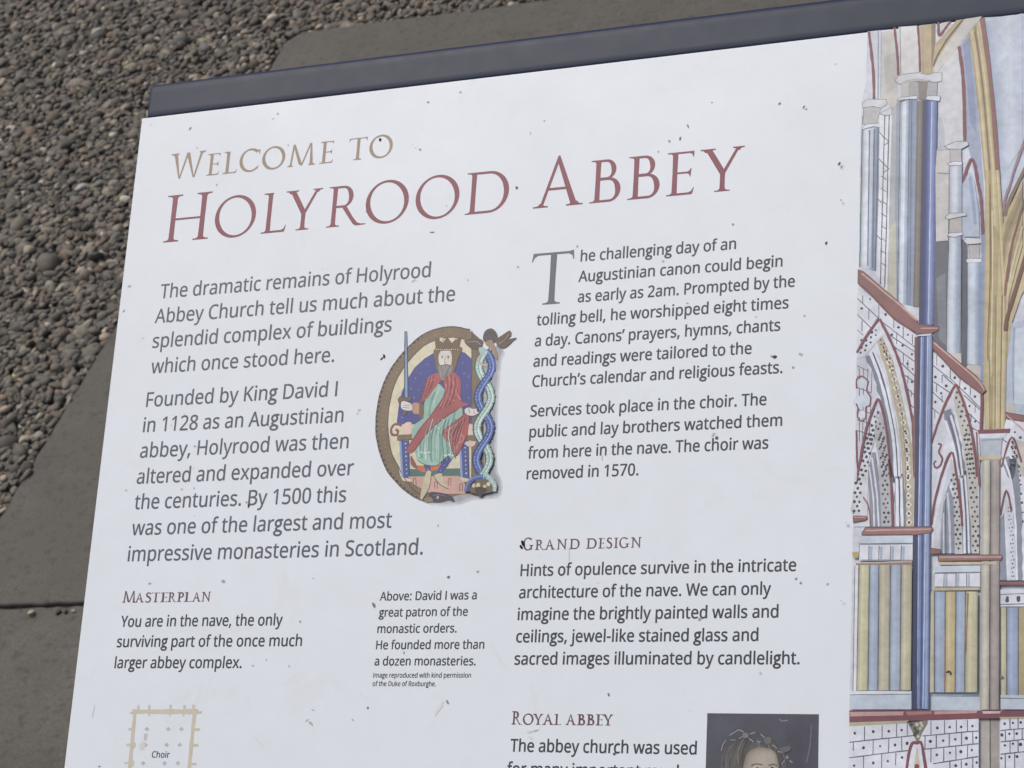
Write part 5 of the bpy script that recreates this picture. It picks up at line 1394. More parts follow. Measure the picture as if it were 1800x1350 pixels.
   [3,70,59,48,1.33,-153.1,-71.1,-109.1,-69],
   [4,122,106,82,8.53,-67.3,39.1],
   [1,220,214,210,0,-87.6,43.1,-80.5,39.3,-71.5,42.5,-59.8,41.7,-57.8,48.8,-70.5,55.1,-84.1,51.1],
   [2,111,106,102,1.07,-80.5,40.1,-76.8,49.2],
   [2,111,106,102,1.07,-69.9,44,-68.5,51],
   [2,134,170,157,1.33,-154.9,56.6,-161.5,84.3,-163.4,112.1,-163.2,129],
   [2,198,218,207,1.33,-148.6,56.9,-154.9,84.6,-155.6,112.4,-154.9,131],
   [2,111,149,137,1.33,-142.3,57.2,-148.4,84.9,-147.8,112.7,-146.8,133],
   [2,134,170,157,1.33,-136,57.5,-141.8,85.1,-140.1,113,-138.6,135],
   [2,198,218,207,1.33,-129.7,57.8,-135.2,85.4,-132.3,113.4,-130.4,137],
   [2,111,149,137,1.33,-123.5,58.1,-128.7,85.7,-124.6,113.7,-122.5,135.6],
   [2,134,170,157,1.33,-117.2,58.4,-122.1,86,-116.9,114,-114.7,134.3],
   [2,198,218,207,1.33,-110.9,58.7,-115.6,86.3,-109.2,114.3,-106.8,132.9],
   [2,111,149,137,1.33,-104.7,59,-109,86.6,-101.5,114.7,-99,131.6],
   [2,140,74,78,1.33,-128.8,-26.5,-124.8,-3.7,-128.1,18.7,-136.8,40.7],
   [2,192,138,135,1.33,-124.4,-24.5,-121,-3.5,-124,17.7,-132.2,38.7],
   [2,140,74,78,1.33,-120.1,-22.6,-117.1,-3.3,-119.9,16.8,-127.6,36.6],
   [2,192,138,135,1.33,-115.8,-20.7,-113.2,-3,-115.8,15.9,-123,34.6],
   [2,140,74,78,1.33,-111.4,-18.7,-109.3,-2.8,-111.7,15,-118.4,32.6],
   [2,192,138,135,1.33,-107.1,-16.8,-105.4,-2.6,-107.7,14.1,-113.8,30.6],
   [2,140,74,78,1.07,-165.8,-20.1,-170.1,-0.5,-174.5,19.1],
   [2,192,138,135,1.07,-162.8,-21.1,-166.7,-2,-171.7,16.4],
   [2,140,74,78,1.07,-159.9,-22,-163.2,-3.5,-168.9,13.7],
   [2,192,138,135,1.07,-157,-23,-159.7,-5,-166.2,11],
   [2,140,74,78,1.07,-154,-24,-156.2,-6.5,-163.4,8.3],
   [2,140,74,78,1.33,-85.1,57.2,-92,81.8,-98.5,103.7],
   [2,192,138,135,1.33,-87.8,59.3,-95.4,83.4,-100.2,104.8],
   [2,140,74,78,1.33,-90.6,61.3,-98.8,84.9,-101.9,105.8],
   [2,192,138,135,1.33,-93.4,63.4,-102.3,86.4,-103.6,106.8],
   [2,140,74,78,1.33,-96.2,65.5,-105.7,87.9,-105.3,107.9],
   [2,192,138,135,1.33,-99,67.6,-109.1,89.4,-107,108.9],
   [2,157,155,149,0.8,-143.5,-41.5,-141,-30,-136.7,-17.9],
   [2,108,106,102,0.8,-139.5,-41.3,-138.3,-29.9,-135.8,-17.8],
   [2,157,155,149,0.8,-135.6,-41.1,-135.6,-29.7,-134.9,-17.8],
   [2,108,106,102,0.8,-131.7,-40.8,-132.9,-29.6,-134,-17.7],
   [2,157,155,149,0.8,-127.8,-40.6,-130.2,-29.4,-133.1,-17.7],
   [2,108,106,102,0.8,-123.9,-40.4,-127.5,-29.2,-132.2,-17.6],
   [2,157,155,149,0.8,-120,-40.1,-124.8,-29.1,-131.3,-17.6],
   [4,201,191,165,1.33,-152.6,-72.5,-148.4,-72.3,-144.1,-72,-139.9,-71.7,-135.7,-71.5,-131.5,-71.2,-127.2,-70.9,-123,-70.7,-118.8,-70.4,-114.6,-70.2,-110.4,-69.9],
   [4,141,128,100,1.6,-130.4,-103.4,-139.2,-102.3,-148,-101.2,-156.5,-99.4,-164.3,-96,-172,-92.5,-179,-88,-185.5,-82.8,-192,-77.7,-198.6,-72.5,-204.2,-66.6,-209.5,-60.2,-214.7,-53.9,-220,-47.6,-224.6,-40.9,-228.7,-33.7,-232.8,-26.6,-236.9,-19.5,-239.6,-11.7,-241.5,-3.7,-243.5,4.4,-245.4,12.5,-246.6,20.7,-247.5,29.1,-248.3,37.4,-249.2,45.7,-249.5,54.1,-248.5,62.6,-247.5,71.2,-246.5,79.7,-244.5,88.1,-241.9,96.5,-239.3,104.8,-236.7,113.2,-233,121.2,-229,129.2,-225.1,137.2,-221.1,145.2,-215.8,152.5,-210.2,159.7,-204.8,166.9,-198.2,173.3,-191.4,179.5,-184.6,185.6],]),
  ('illuminated_initial', 'painted_sword', [
   [0,95,115,143,0,-219.1,-111.5,-215.7,-111.3,-201.1,14.8,-209.3,14.4],
   [0,147,168,194,0,-217.6,-109.1,-215.8,-109,-204,13.3,-207,13.1],
   [3,57,66,79,1.07,-219.4,-111.5,-209.7,14.4],
   [3,57,66,79,1.07,-215.4,-111.2,-200.8,14.9],
   [0,109,93,76,0,-222.5,17.1,-217.6,10.6,-211.7,14.9,-195.3,15.7,-194.9,20.8,-210,21.2,-219.3,25.2],
   [1,220,217,214,0,-214.8,25.5,-210,20.6,-195,26.5,-191.6,37.9,-201.5,38.9,-212.4,34.6],
   [2,111,106,102,1.07,-209.3,28.6,-197.7,29.7],
   [2,111,106,102,1.07,-210.2,32.5,-197.3,34.3],
   [4,109,93,76,4.8,-205.7,42.9],]),
  ('illuminated_initial', 'painted_vine', [
   [2,51,64,107,16,-55.3,-64.5,-50.7,-58,-46.6,-51.6,-43.3,-45.2,-41.4,-38.9,-40.8,-32.7,-41.7,-26.6,-43.9,-20.5,-47.2,-14.6,-51,-8.6],
   [2,78,101,160,13.07,-55.3,-64.5,-50.7,-58,-46.6,-51.6,-43.3,-45.2,-41.4,-38.9,-40.8,-32.7,-41.7,-26.6,-43.9,-20.5,-47.2,-14.6,-51,-8.6],
   [2,51,64,107,0.8,-55.3,-64.5,-50.7,-58,-46.6,-51.6,-43.3,-45.2,-41.4,-38.9,-40.8,-32.7,-41.7,-26.6,-43.9,-20.5,-47.2,-14.6,-51,-8.6],
   [2,138,160,204,2.67,-52.4,-64.3,-47.7,-57.9,-43.6,-51.4,-40.4,-45,-38.4,-38.7,-37.9,-32.5,-38.8,-26.4,-41,-20.4,-44.2,-14.4,-48.1,-8.4],
   [4,138,160,204,1.33,-58.3,-64.7,-53.7,-58.2,-49.5,-51.8,-46.3,-45.4,-44.3,-39.1,-43.8,-32.9,-44.7,-26.7,-46.9,-20.7,-50.1,-14.7,-54,-8.8],
   [2,44,51,80,1.33,-62.5,-65,-57.8,-58.5,-53.7,-52,-50.4,-45.6,-48.4,-39.3,-47.9,-33.1,-48.8,-27,-51,-20.9,-54.3,-15,-58.1,-9],
   [2,95,124,120,16,-55.3,-64.5,-59.3,-58.6,-62.8,-52.6,-65.4,-46.5,-66.8,-40.4,-66.7,-34.2,-65.1,-27.9,-62.2,-21.6,-58.3,-15.2,-53.8,-8.8],
   [2,169,196,188,13.07,-55.3,-64.5,-59.3,-58.6,-62.8,-52.6,-65.4,-46.5,-66.8,-40.4,-66.7,-34.2,-65.1,-27.9,-62.2,-21.6,-58.3,-15.2,-53.8,-8.8],
   [2,95,124,120,0.8,-55.3,-64.5,-59.3,-58.6,-62.8,-52.6,-65.4,-46.5,-66.8,-40.4,-66.7,-34.2,-65.1,-27.9,-62.2,-21.6,-58.3,-15.2,-53.8,-8.8],
   [2,219,230,223,2.67,-52.4,-64.3,-56.4,-58.4,-59.9,-52.4,-62.5,-46.3,-63.8,-40.2,-63.7,-34,-62.2,-27.8,-59.3,-21.4,-55.4,-15,-50.9,-8.6],
   [4,219,230,223,1.33,-58.3,-64.7,-62.3,-58.7,-65.8,-52.7,-68.4,-46.7,-69.7,-40.6,-69.6,-34.4,-68.1,-28.1,-65.2,-21.7,-61.3,-15.3,-56.8,-8.9],
   [2,44,51,80,1.33,-62.5,-65,-66.5,-59,-70,-53,-72.6,-46.9,-73.9,-40.8,-73.8,-34.6,-72.2,-28.3,-69.4,-22,-65.4,-15.6,-60.9,-9.2],
   [2,95,124,120,16,-59.5,-16.9,-55.1,-10.5,-50.4,-4.1,-45.9,2.3,-42.1,8.6,-39.4,14.9,-38,21.1,-38.1,27.2,-39.5,33.3,-42.2,39.3],
   [2,169,196,188,13.07,-59.5,-16.9,-55.1,-10.5,-50.4,-4.1,-45.9,2.3,-42.1,8.6,-39.4,14.9,-38,21.1,-38.1,27.2,-39.5,33.3,-42.2,39.3],
   [2,95,124,120,0.8,-59.5,-16.9,-55.1,-10.5,-50.4,-4.1,-45.9,2.3,-42.1,8.6,-39.4,14.9,-38,21.1,-38.1,27.2,-39.5,33.3,-42.2,39.3],
   [2,219,230,223,2.67,-56.5,-16.8,-52.1,-10.4,-47.5,-3.9,-43,2.5,-39.2,8.8,-36.5,15.1,-35.1,21.3,-35.1,27.4,-36.6,33.4,-39.3,39.4],
   [4,219,230,223,1.33,-62.4,-17.1,-58,-10.7,-53.4,-4.3,-48.9,2.1,-45.1,8.5,-42.4,14.8,-41,21,-41,27.1,-42.5,33.1,-45.1,39.1],
   [2,44,51,80,1.33,-66.6,-17.3,-62.2,-10.9,-57.5,-4.5,-53,1.9,-49.2,8.3,-46.5,14.6,-45.1,20.8,-45.1,26.9,-46.6,32.9,-49.2,38.9],
   [2,51,64,107,16,-46.2,-16.2,-49.9,-10.2,-54,-4.3,-57.8,1.7,-61,7.6,-63.1,13.7,-63.8,19.8,-63.1,25.9,-61,32.2,-57.7,38.5],
   [2,78,101,160,13.07,-46.2,-16.2,-49.9,-10.2,-54,-4.3,-57.8,1.7,-61,7.6,-63.1,13.7,-63.8,19.8,-63.1,25.9,-61,32.2,-57.7,38.5],
   [2,51,64,107,0.8,-46.2,-16.2,-49.9,-10.2,-54,-4.3,-57.8,1.7,-61,7.6,-63.1,13.7,-63.8,19.8,-63.1,25.9,-61,32.2,-57.7,38.5],
   [2,138,160,204,2.67,-43.3,-16,-47,-10.1,-51,-4.1,-54.9,1.8,-58,7.8,-60.1,13.8,-60.9,19.9,-60.2,26.1,-58.1,32.3,-54.8,38.6],
   [4,138,160,204,1.33,-49.2,-16.3,-52.9,-10.4,-56.9,-4.5,-60.8,1.5,-63.9,7.5,-66,13.5,-66.8,19.6,-66.1,25.8,-64,32,-60.7,38.3],
   [2,44,51,80,1.33,-53.3,-16.6,-57,-10.6,-61.1,-4.7,-64.9,1.3,-68.1,7.3,-70.2,13.3,-70.9,19.4,-70.2,25.6,-68.1,31.8,-64.8,38.1],
   [2,51,64,107,16,-61.7,30.5,-58.7,36.8,-54.7,43.1,-50.2,49.4,-45.6,55.7,-41.3,62,-38,68.3,-35.8,74.5,-34.9,80.6,-35.6,86.6],
   [2,78,101,160,13.07,-61.7,30.5,-58.7,36.8,-54.7,43.1,-50.2,49.4,-45.6,55.7,-41.3,62,-38,68.3,-35.8,74.5,-34.9,80.6,-35.6,86.6],
   [2,51,64,107,0.8,-61.7,30.5,-58.7,36.8,-54.7,43.1,-50.2,49.4,-45.6,55.7,-41.3,62,-38,68.3,-35.8,74.5,-34.9,80.6,-35.6,86.6],
   [2,138,160,204,2.67,-58.8,30.6,-55.8,36.9,-51.8,43.2,-47.3,49.6,-42.6,55.9,-38.4,62.2,-35,68.4,-32.8,74.6,-32,80.7,-32.7,86.8],
   [4,138,160,204,1.33,-64.7,30.3,-61.7,36.6,-57.7,42.9,-53.1,49.3,-48.5,55.6,-44.3,61.9,-40.9,68.2,-38.7,74.3,-37.9,80.5,-38.5,86.5],
   [2,44,51,80,1.33,-68.8,30.1,-65.8,36.4,-61.8,42.7,-57.2,49.1,-52.6,55.4,-48.4,61.7,-45,68,-42.8,74.1,-42,80.3,-42.6,86.3],
   [2,95,124,120,16,-39,31.6,-41.4,37.6,-44.7,43.6,-48.6,49.5,-52.6,55.4,-56.2,61.3,-59,67.3,-60.5,73.3,-60.7,79.4,-59.4,85.5],
   [2,169,196,188,13.07,-39,31.6,-41.4,37.6,-44.7,43.6,-48.6,49.5,-52.6,55.4,-56.2,61.3,-59,67.3,-60.5,73.3,-60.7,79.4,-59.4,85.5],
   [2,95,124,120,0.8,-39,31.6,-41.4,37.6,-44.7,43.6,-48.6,49.5,-52.6,55.4,-56.2,61.3,-59,67.3,-60.5,73.3,-60.7,79.4,-59.4,85.5],
   [2,219,230,223,2.67,-36.1,31.8,-38.4,37.8,-41.8,43.7,-45.7,49.6,-49.7,55.5,-53.3,61.5,-56,67.4,-57.6,73.5,-57.8,79.5,-56.5,85.7],
   [4,219,230,223,1.33,-41.9,31.5,-44.3,37.5,-47.6,43.4,-51.5,49.4,-55.5,55.3,-59.1,61.2,-61.9,67.2,-63.5,73.2,-63.6,79.3,-62.4,85.4],
   [2,44,51,80,1.33,-46,31.3,-48.4,37.3,-51.8,43.2,-55.7,49.1,-59.7,55.1,-63.3,61,-66,67,-67.6,73,-67.8,79.1,-66.5,85.2],
   [2,95,124,120,16,-60.8,77.7,-59.9,83.9,-57.6,90,-54.2,96.3,-49.9,102.5,-45.3,108.8,-40.8,115,-36.9,121.2,-34,127.4,-32.4,133.5],
   [2,169,196,188,13.07,-60.8,77.7,-59.9,83.9,-57.6,90,-54.2,96.3,-49.9,102.5,-45.3,108.8,-40.8,115,-36.9,121.2,-34,127.4,-32.4,133.5],
   [2,95,124,120,0.8,-60.8,77.7,-59.9,83.9,-57.6,90,-54.2,96.3,-49.9,102.5,-45.3,108.8,-40.8,115,-36.9,121.2,-34,127.4,-32.4,133.5],
   [2,219,230,223,2.67,-57.9,77.9,-57,84,-54.7,90.2,-51.3,96.4,-47,102.6,-42.4,108.9,-37.9,115.1,-34,121.3,-31.1,127.5,-29.5,133.6],
   [4,219,230,223,1.33,-63.7,77.6,-62.8,83.7,-60.6,89.9,-57.1,96.1,-52.9,102.4,-48.2,108.6,-43.7,114.9,-39.8,121.1,-36.9,127.2,-35.3,133.3],
   [2,44,51,80,1.33,-67.9,77.4,-67,83.5,-64.7,89.7,-61.2,96,-57,102.2,-52.3,108.5,-47.8,114.7,-43.9,120.9,-41,127.1,-39.4,133.2],
   [2,51,64,107,16,-35,78.9,-35.3,85,-36.9,91,-39.7,96.9,-43.3,102.8,-47.3,108.7,-51.2,114.6,-54.5,120.5,-56.8,126.4,-57.8,132.4],
   [2,78,101,160,13.07,-35,78.9,-35.3,85,-36.9,91,-39.7,96.9,-43.3,102.8,-47.3,108.7,-51.2,114.6,-54.5,120.5,-56.8,126.4,-57.8,132.4],
   [2,51,64,107,0.8,-35,78.9,-35.3,85,-36.9,91,-39.7,96.9,-43.3,102.8,-47.3,108.7,-51.2,114.6,-54.5,120.5,-56.8,126.4,-57.8,132.4],
   [2,138,160,204,2.67,-32.1,79.1,-32.4,85.1,-34,91.1,-36.8,97,-40.4,102.9,-44.4,108.8,-48.2,114.7,-51.5,120.6,-53.8,126.6,-54.8,132.6],
   [4,138,160,204,1.33,-37.9,78.8,-38.2,84.9,-39.8,90.8,-42.6,96.8,-46.2,102.7,-50.2,108.6,-54.1,114.5,-57.4,120.4,-59.7,126.3,-60.7,132.3],
   [2,44,51,80,1.33,-42,78.6,-42.3,84.7,-43.9,90.7,-46.7,96.6,-50.3,102.5,-54.3,108.4,-58.2,114.3,-61.5,120.2,-63.8,126.1,-64.8,132.2],
   [2,51,64,107,16,-56.2,124.8,-57.6,130.8,-57.6,136.8,-56.1,142.9,-53.4,149.1,-49.6,155.2,-45.1,161.4,-40.5,167.6,-36.2,173.7],
   [2,78,101,160,13.07,-56.2,124.8,-57.6,130.8,-57.6,136.8,-56.1,142.9,-53.4,149.1,-49.6,155.2,-45.1,161.4,-40.5,167.6,-36.2,173.7],
   [2,51,64,107,0.8,-56.2,124.8,-57.6,130.8,-57.6,136.8,-56.1,142.9,-53.4,149.1,-49.6,155.2,-45.1,161.4,-40.5,167.6,-36.2,173.7],
   [2,138,160,204,2.67,-53.3,124.9,-54.7,130.9,-54.7,136.9,-53.2,143,-50.4,149.2,-46.6,155.3,-42.2,161.5,-37.6,167.7,-33.3,173.8],
   [4,138,160,204,1.33,-59.2,124.7,-60.6,130.7,-60.5,136.7,-59.1,142.8,-56.3,148.9,-52.5,155.1,-48,161.3,-43.4,167.5,-39.1,173.6],
   [2,44,51,80,1.33,-63.3,124.5,-64.7,130.5,-64.6,136.6,-63.2,142.6,-60.4,148.8,-56.6,154.9,-52.1,161.1,-47.5,167.3,-43.2,173.5],
   [2,95,124,120,16,-34.7,125.7,-32.7,131.8,-32.1,137.9,-32.9,143.8,-35,149.8,-38.2,155.6,-42,161.5,-46,167.4,-49.6,173.2],
   [2,169,196,188,13.07,-34.7,125.7,-32.7,131.8,-32.1,137.9,-32.9,143.8,-35,149.8,-38.2,155.6,-42,161.5,-46,167.4,-49.6,173.2],
   [2,95,124,120,0.8,-34.7,125.7,-32.7,131.8,-32.1,137.9,-32.9,143.8,-35,149.8,-38.2,155.6,-42,161.5,-46,167.4,-49.6,173.2],
   [2,219,230,223,2.67,-31.8,125.8,-29.8,131.9,-29.2,138,-30,143.9,-32.1,149.9,-35.3,155.8,-39.1,161.6,-43.1,167.5,-46.7,173.3],
   [4,219,230,223,1.33,-37.6,125.6,-35.6,131.7,-35,137.7,-35.8,143.7,-37.9,149.6,-41.1,155.5,-44.9,161.4,-48.9,167.3,-52.6,173.1],
   [2,44,51,80,1.33,-41.7,125.4,-39.7,131.5,-39.1,137.6,-39.9,143.6,-42,149.5,-45.2,155.4,-49,161.2,-53,167.1,-56.6,173],
   [2,74,90,146,9.07,-41.6,167.8,-58.9,169.9,-68.3,179.1,-71.7,192.6],
   [2,125,146,194,2.13,-41.7,165.9,-59,168,-70,176.9,-74.1,191.2],
   [2,169,196,188,8.53,-39.2,161.1,-26.8,172.4,-18.7,183.6,-18.8,194.4],
   [4,227,235,229,1.33,-31.4,168.2,-23.6,176.6,-18.3,184.9],
   [1,111,98,80,0,-65.9,191.5,-58.3,176.7,-41.3,171.9,-24.7,180.6,-22.3,194.3,-36.4,197.9,-44.8,202.2,-53.9,197.3],
   [4,216,205,180,4,-58.5,182.7,-50.1,182.5,-30.5,181,-37.4,185.1],
   [1,63,56,54,0,-56,187.7,-46.1,185.3,-32.7,189.9,-39.2,199.1,-44.7,203,-52.4,197.3],
   [1,95,82,72,0,-98.4,-84.8,-86.1,-90.5,-85.6,-103.9,-77.2,-91.4,-61.8,-83.3,-66.6,-69.5,-83,-69.6],
   [2,143,134,120,1.87,-92.9,-82.5,-75.1,-82.7,-65.7,-76.5],
   [1,85,80,79,0,-62.2,-89,-58.7,-101.6,-47.1,-105.6,-37.1,-97.3,-33.8,-84.4,-42.2,-77.8,-57.1,-80.2],
   [2,60,56,55,1.33,-58,-93,-46.6,-97.9,-37.3,-91.7],
   [1,165,139,116,0,-56.9,-77.3,-48.5,-83.9,-42.4,-80.7,-31.6,-54.6,-33.4,-46.3,-41.1,-63.7],
   [1,95,82,72,0,-36.1,-83.1,-24.1,-92.2,-10.8,-99,-7.8,-89.8,-13.2,-83.9,3.1,-84.8,-2.7,-79.6,-17.9,-67.3,-31.3,-70.1],
   [2,150,140,126,1.6,-30.2,-75.7,-19,-83.4,-12.4,-92.9],
   [2,185,176,160,4.27,-64.2,-56.6,-68.9,-48.4,-61.4,-39.5,-49.4,-36],
   [1,169,196,188,0,-68.2,-71,-56.3,-68.8,-56.9,-57.6,-66,-60.9],
   [1,70,65,74,0,-145.1,192.3,-130.4,191.2,-110.9,195.7,-98.7,201.3,-94.8,210.4,-105.6,206.8,-123,210,-139.4,207.3],
   [1,138,124,104,0,-153.1,202.2,-141.5,199.9,-136.4,208.2,-149.6,209.2],
   [2,122,118,131,1.33,-137.3,197.2,-124.1,196.3,-112.1,199.5],
   [4,200,196,189,2.13,-127.5,201.1],
   [4,34,34,34,1.07,-127.5,201.1],]),
  ('floor_plan', 'plan_walls', [
   [3,201,194,173,9,-709.4,580.7,-570.9,579.7],
   [3,201,194,173,7.33,-703.7,581.4,-701.6,681.9,-700.5,725.7],
   [3,201,194,173,7.33,-578.3,580.4,-577.1,679.7,-576.5,723],
   [3,201,194,173,5,-698.1,568.6,-696.8,581.3],
   [3,201,194,173,5,-674.7,568.5,-673.4,581.1],
   [3,201,194,173,5,-629.9,567.5,-628.2,580.8],
   [3,201,194,173,5,-600.4,568,-599.6,580.6],
   [3,201,194,173,5,-581.9,567.2,-580.6,580.5],
   [3,201,194,173,4.33,-714,582.8,-700.3,582.7],
   [3,201,194,173,4.33,-574.6,581.4,-563.2,581],
   [3,201,194,173,4.33,-713.3,612.6,-701.2,612.5],
   [3,201,194,173,4.33,-713.6,640.6,-698.6,640.8],
   [3,201,194,173,4.33,-713.6,673.3,-698.3,673],
   [3,201,194,173,4.33,-578.8,611.9,-563.5,611.4],
   [3,201,194,173,4.33,-577.3,639.8,-563.2,639.3],
   [3,201,194,173,4.33,-577.1,673,-563.1,672.5],
   [4,201,194,173,6.33,-699.4,640.8,-699.5,673],
   [4,205,199,182,3,-672.8,586.3,-628.8,585.9,-600.6,585.7],]),
  ('floor_plan', 'plan_piers', [
   [0,185,185,187,0,-674.8,607.5,-669,611.8,-673.7,616.3,-679.5,611.9],
   [0,185,185,187,0,-629.7,607,-624,611.4,-628.6,615.8,-634.3,611.5],
   [0,185,185,187,0,-602.3,606.7,-596.6,611.1,-601.2,615.5,-606.9,611.2],
   [0,185,185,187,0,-674.3,635.7,-668.6,640,-673.2,644.5,-679,640.2],
   [0,185,185,187,0,-629.7,635.1,-624,639.4,-628.6,643.9,-634.3,639.6],
   [0,185,185,187,0,-602.4,634.8,-596.7,639.1,-601.3,643.5,-607,639.2],
   [0,185,185,187,0,-674.8,668.6,-669.1,672.9,-673.7,677.3,-679.5,673],
   [0,185,185,187,0,-629.9,667.9,-624.2,672.1,-628.8,676.6,-634.5,672.3],
   [0,185,185,187,0,-602.2,667.4,-596.6,671.7,-601.2,676.1,-606.8,671.8],
   [3,194,191,185,7.33,-675.2,619.7,-675.2,632.3],
   [1,210,210,208,0,-684.9,637.5,-675.3,634.7,-675.6,647.6,-684.2,649.4],]),
  ('portrait', 'portrait_background', [
   [0,78,79,89,0,383.9,575.3,569.1,575.6,571.4,777.8,386.1,782.1],
   [1,79,81,93,0,388.9,581.5,449.9,582.4,439,609.4,408.5,623.9,392.4,629.7],
   [1,76,77,89,0,509.1,603,562.4,596.9,563.2,682.6,527.5,683.3],
   [1,81,83,95,0,395.8,584.7,443.4,585.7,432.3,606.3,408.3,617.5,398.8,623.3],
   [1,74,75,86,0,515.9,609.2,556.1,603.2,556.7,676.5,530.5,677.1],
   [1,83,86,97,0,402.6,587.8,436.8,588.9,425.5,603.2,408,611.1,405.3,616.8],
   [1,73,74,84,0,522.6,615.4,549.8,609.5,550.1,670.5,533.6,670.8],
   [1,85,88,99,0,409.4,590.9,430.3,592.2,418.7,600.1,407.8,604.8,411.7,610.4],
   [1,71,72,82,0,529.3,621.6,543.5,615.9,543.4,664.4,536.6,664.5],
   [2,111,113,120,1.56,557.3,592.7,555.9,622,551,652.5],
   [2,138,140,140,1.4,504.2,584.1,510.1,586.9,518.8,585.4],]),
  ('portrait', 'portrait_head', [
   [1,82,82,89,0,411.5,699.6,412.8,657.6,416.4,636.4,427.8,623.6,439.3,616.4,460.1,620.4,477.7,623.7,498.3,629.7,514.8,644.8,520.3,683.5,518.6,724.8,482.1,753.2,438,740.6],
   [1,87,87,89,0,414.7,699.5,416,657.5,419.7,638.3,430.2,626.7,439.4,619.5,460.1,622.6,477.8,625.2,498.4,631.5,512.6,646.3,517.1,683.5,515.5,724.9,482,750.1,437.9,737.5],
   [1,92,91,90,0,418,699.4,419.3,657.5,423.1,640.1,432.5,629.7,439.5,622.6,460.2,624.7,477.8,626.7,498.5,633.4,510.4,647.9,513.9,683.6,512.3,724.9,481.9,747.1,437.8,734.5],
   [1,96,95,92,0,421.2,699.4,422.5,657.4,426.4,641.9,434.9,632.8,439.6,625.7,460.3,626.9,477.9,628.3,498.5,635.2,508.2,649.5,510.8,683.7,509.1,725,481.8,744.1,437.7,731.5],
   [1,98,96,91,0,424.4,699.3,425.8,657.4,429.7,643.7,437.3,635.9,439.8,628.8,460.4,629,477.9,629.8,498.6,637.1,506,651,507.6,683.7,506,725.1,481.7,741.1,437.6,728.4],
   [2,75,74,75,1.71,485.6,618.5,494.5,633.7,499.4,651.8,499,674],
   [2,119,115,107,1.82,503.9,627.3,509.6,642.6,513.1,660.6,512,682.8],
   [2,119,115,107,1.2,497.4,624.3,506.3,639.5,507.6,657.6,503.6,679.8],
   [2,75,74,75,1.68,505.5,635,512.5,650.2,519.3,668.1,522.5,690.1],
   [2,133,129,122,0.95,425.4,627,418,642.6,413.4,660.9,414.3,683.3],
   [2,75,74,75,1.25,436.1,619.7,430,635.3,426.3,653.6,424.5,676],
   [2,133,129,122,1.96,469.6,618.1,474.7,633.4,479.7,651.5,478.4,673.8],
   [2,119,115,107,1.09,505.8,629.3,514.8,644.5,516.6,662.5,516.9,684.7],
   [2,75,74,75,1.03,434.9,624.4,429.4,640,424.3,658.3,432.5,680.5],
   [2,119,115,107,0.96,486.2,615.5,493.5,630.8,500,648.9,502.4,671],
   [2,75,74,75,1.99,426,628.6,420.2,644.2,417.9,662.4,422.7,684.7],
   [2,86,84,79,1.49,443.6,622.3,439.5,637.9,436,656.1,432.1,678.6],
   [2,107,104,98,1.63,457.1,616.6,453.1,632.1,452.2,650.3,445.7,672.8],
   [2,86,84,79,1.93,455.3,618.4,449.7,633.9,443.3,652.2,444,674.6],
   [2,75,74,75,1.39,497.2,617.3,506.3,632.5,511.3,650.6,505.9,672.8],
   [2,86,84,79,1.33,455.8,613.5,452,629,446.5,647.3,444.4,669.7],
   [2,86,84,79,0.97,485.7,621.3,492.3,636.6,493.7,654.7,499.4,676.8],
   [2,133,129,122,1.59,484.6,616.1,490,631.5,493.2,649.5,501.4,671.6],
   [2,75,74,75,1.82,501.5,626,506.7,641.2,509.3,659.3,515.1,681.3],
   [2,133,129,122,1.5,448.1,614.4,440,630,438.3,648.3,444.7,670.5],
   [2,133,129,122,1.26,428.8,624.8,420.9,640.4,420.1,658.7,421.3,681.1],
   [2,75,74,75,1.22,495.6,623.6,502.8,638.8,507.8,656.8,503.3,679.1],
   [2,119,115,107,0.95,461.3,618.9,467.1,634.2,470,652.3,475.9,674.5],
   [2,107,104,98,1.19,439.6,618.2,432.7,633.8,428.5,652.1,428.1,674.5],
   [2,119,115,107,1.65,468,618.8,477,634.1,477.7,652.2,480.5,674.4],
   [2,86,84,79,2.01,481.7,618.9,487.9,634.2,489.8,652.3,498.7,674.4],
   [2,75,74,75,1.51,425.8,624.2,420.2,639.8,414.3,658.1,420,680.4],
   [2,75,74,75,1.43,467.6,621.9,472.8,637.2,474.6,655.3,480.4,677.5],
   [2,119,115,107,1.06,468.7,615.7,477.5,631,478.4,649.1,479,671.4],
   [2,75,74,75,1.74,490.6,618,496.6,633.3,503.5,651.3,504,673.5],
   [2,75,74,75,1.7,453,616.3,446.6,631.8,441.9,650.1,439.9,672.5],
   [2,107,104,98,0.99,492.5,619.5,500.5,634.7,503.4,652.8,498.7,675.1],
   [2,86,84,79,1.67,422.9,628.4,416.2,644,418.1,662.2,415.8,684.7],
   [2,86,84,79,1.6,455.1,615.5,450.3,631,443.5,649.3,451.4,671.5],
   [2,119,115,107,0.98,424.7,626.6,417.7,642.2,417.8,660.4,416.2,682.9],
   [2,133,129,122,1.06,466.6,621.7,474.9,637,475.5,655.1,476.4,677.4],
   [2,107,104,98,1.65,419.2,629.1,413.2,644.7,411.8,663,409.2,685.4],
   [2,107,104,98,1.16,502.1,628.5,507.3,643.8,511.5,661.8,509.1,683.9],
   [2,86,84,79,1.12,456.3,616.6,451.8,632.1,448,650.4,445.8,672.8],
   [2,119,115,107,1.09,458.2,616.8,453.2,632.3,449.9,650.6,449.5,672.9],
   [1,143,134,123,0,448.6,671,449.4,651.4,454.8,638,466.3,630.4,476.5,628.9,491.1,631.2,500,637.6,505.2,650.5,506.3,669.9,503.8,711.4,481.5,736.7,460.6,719.3],
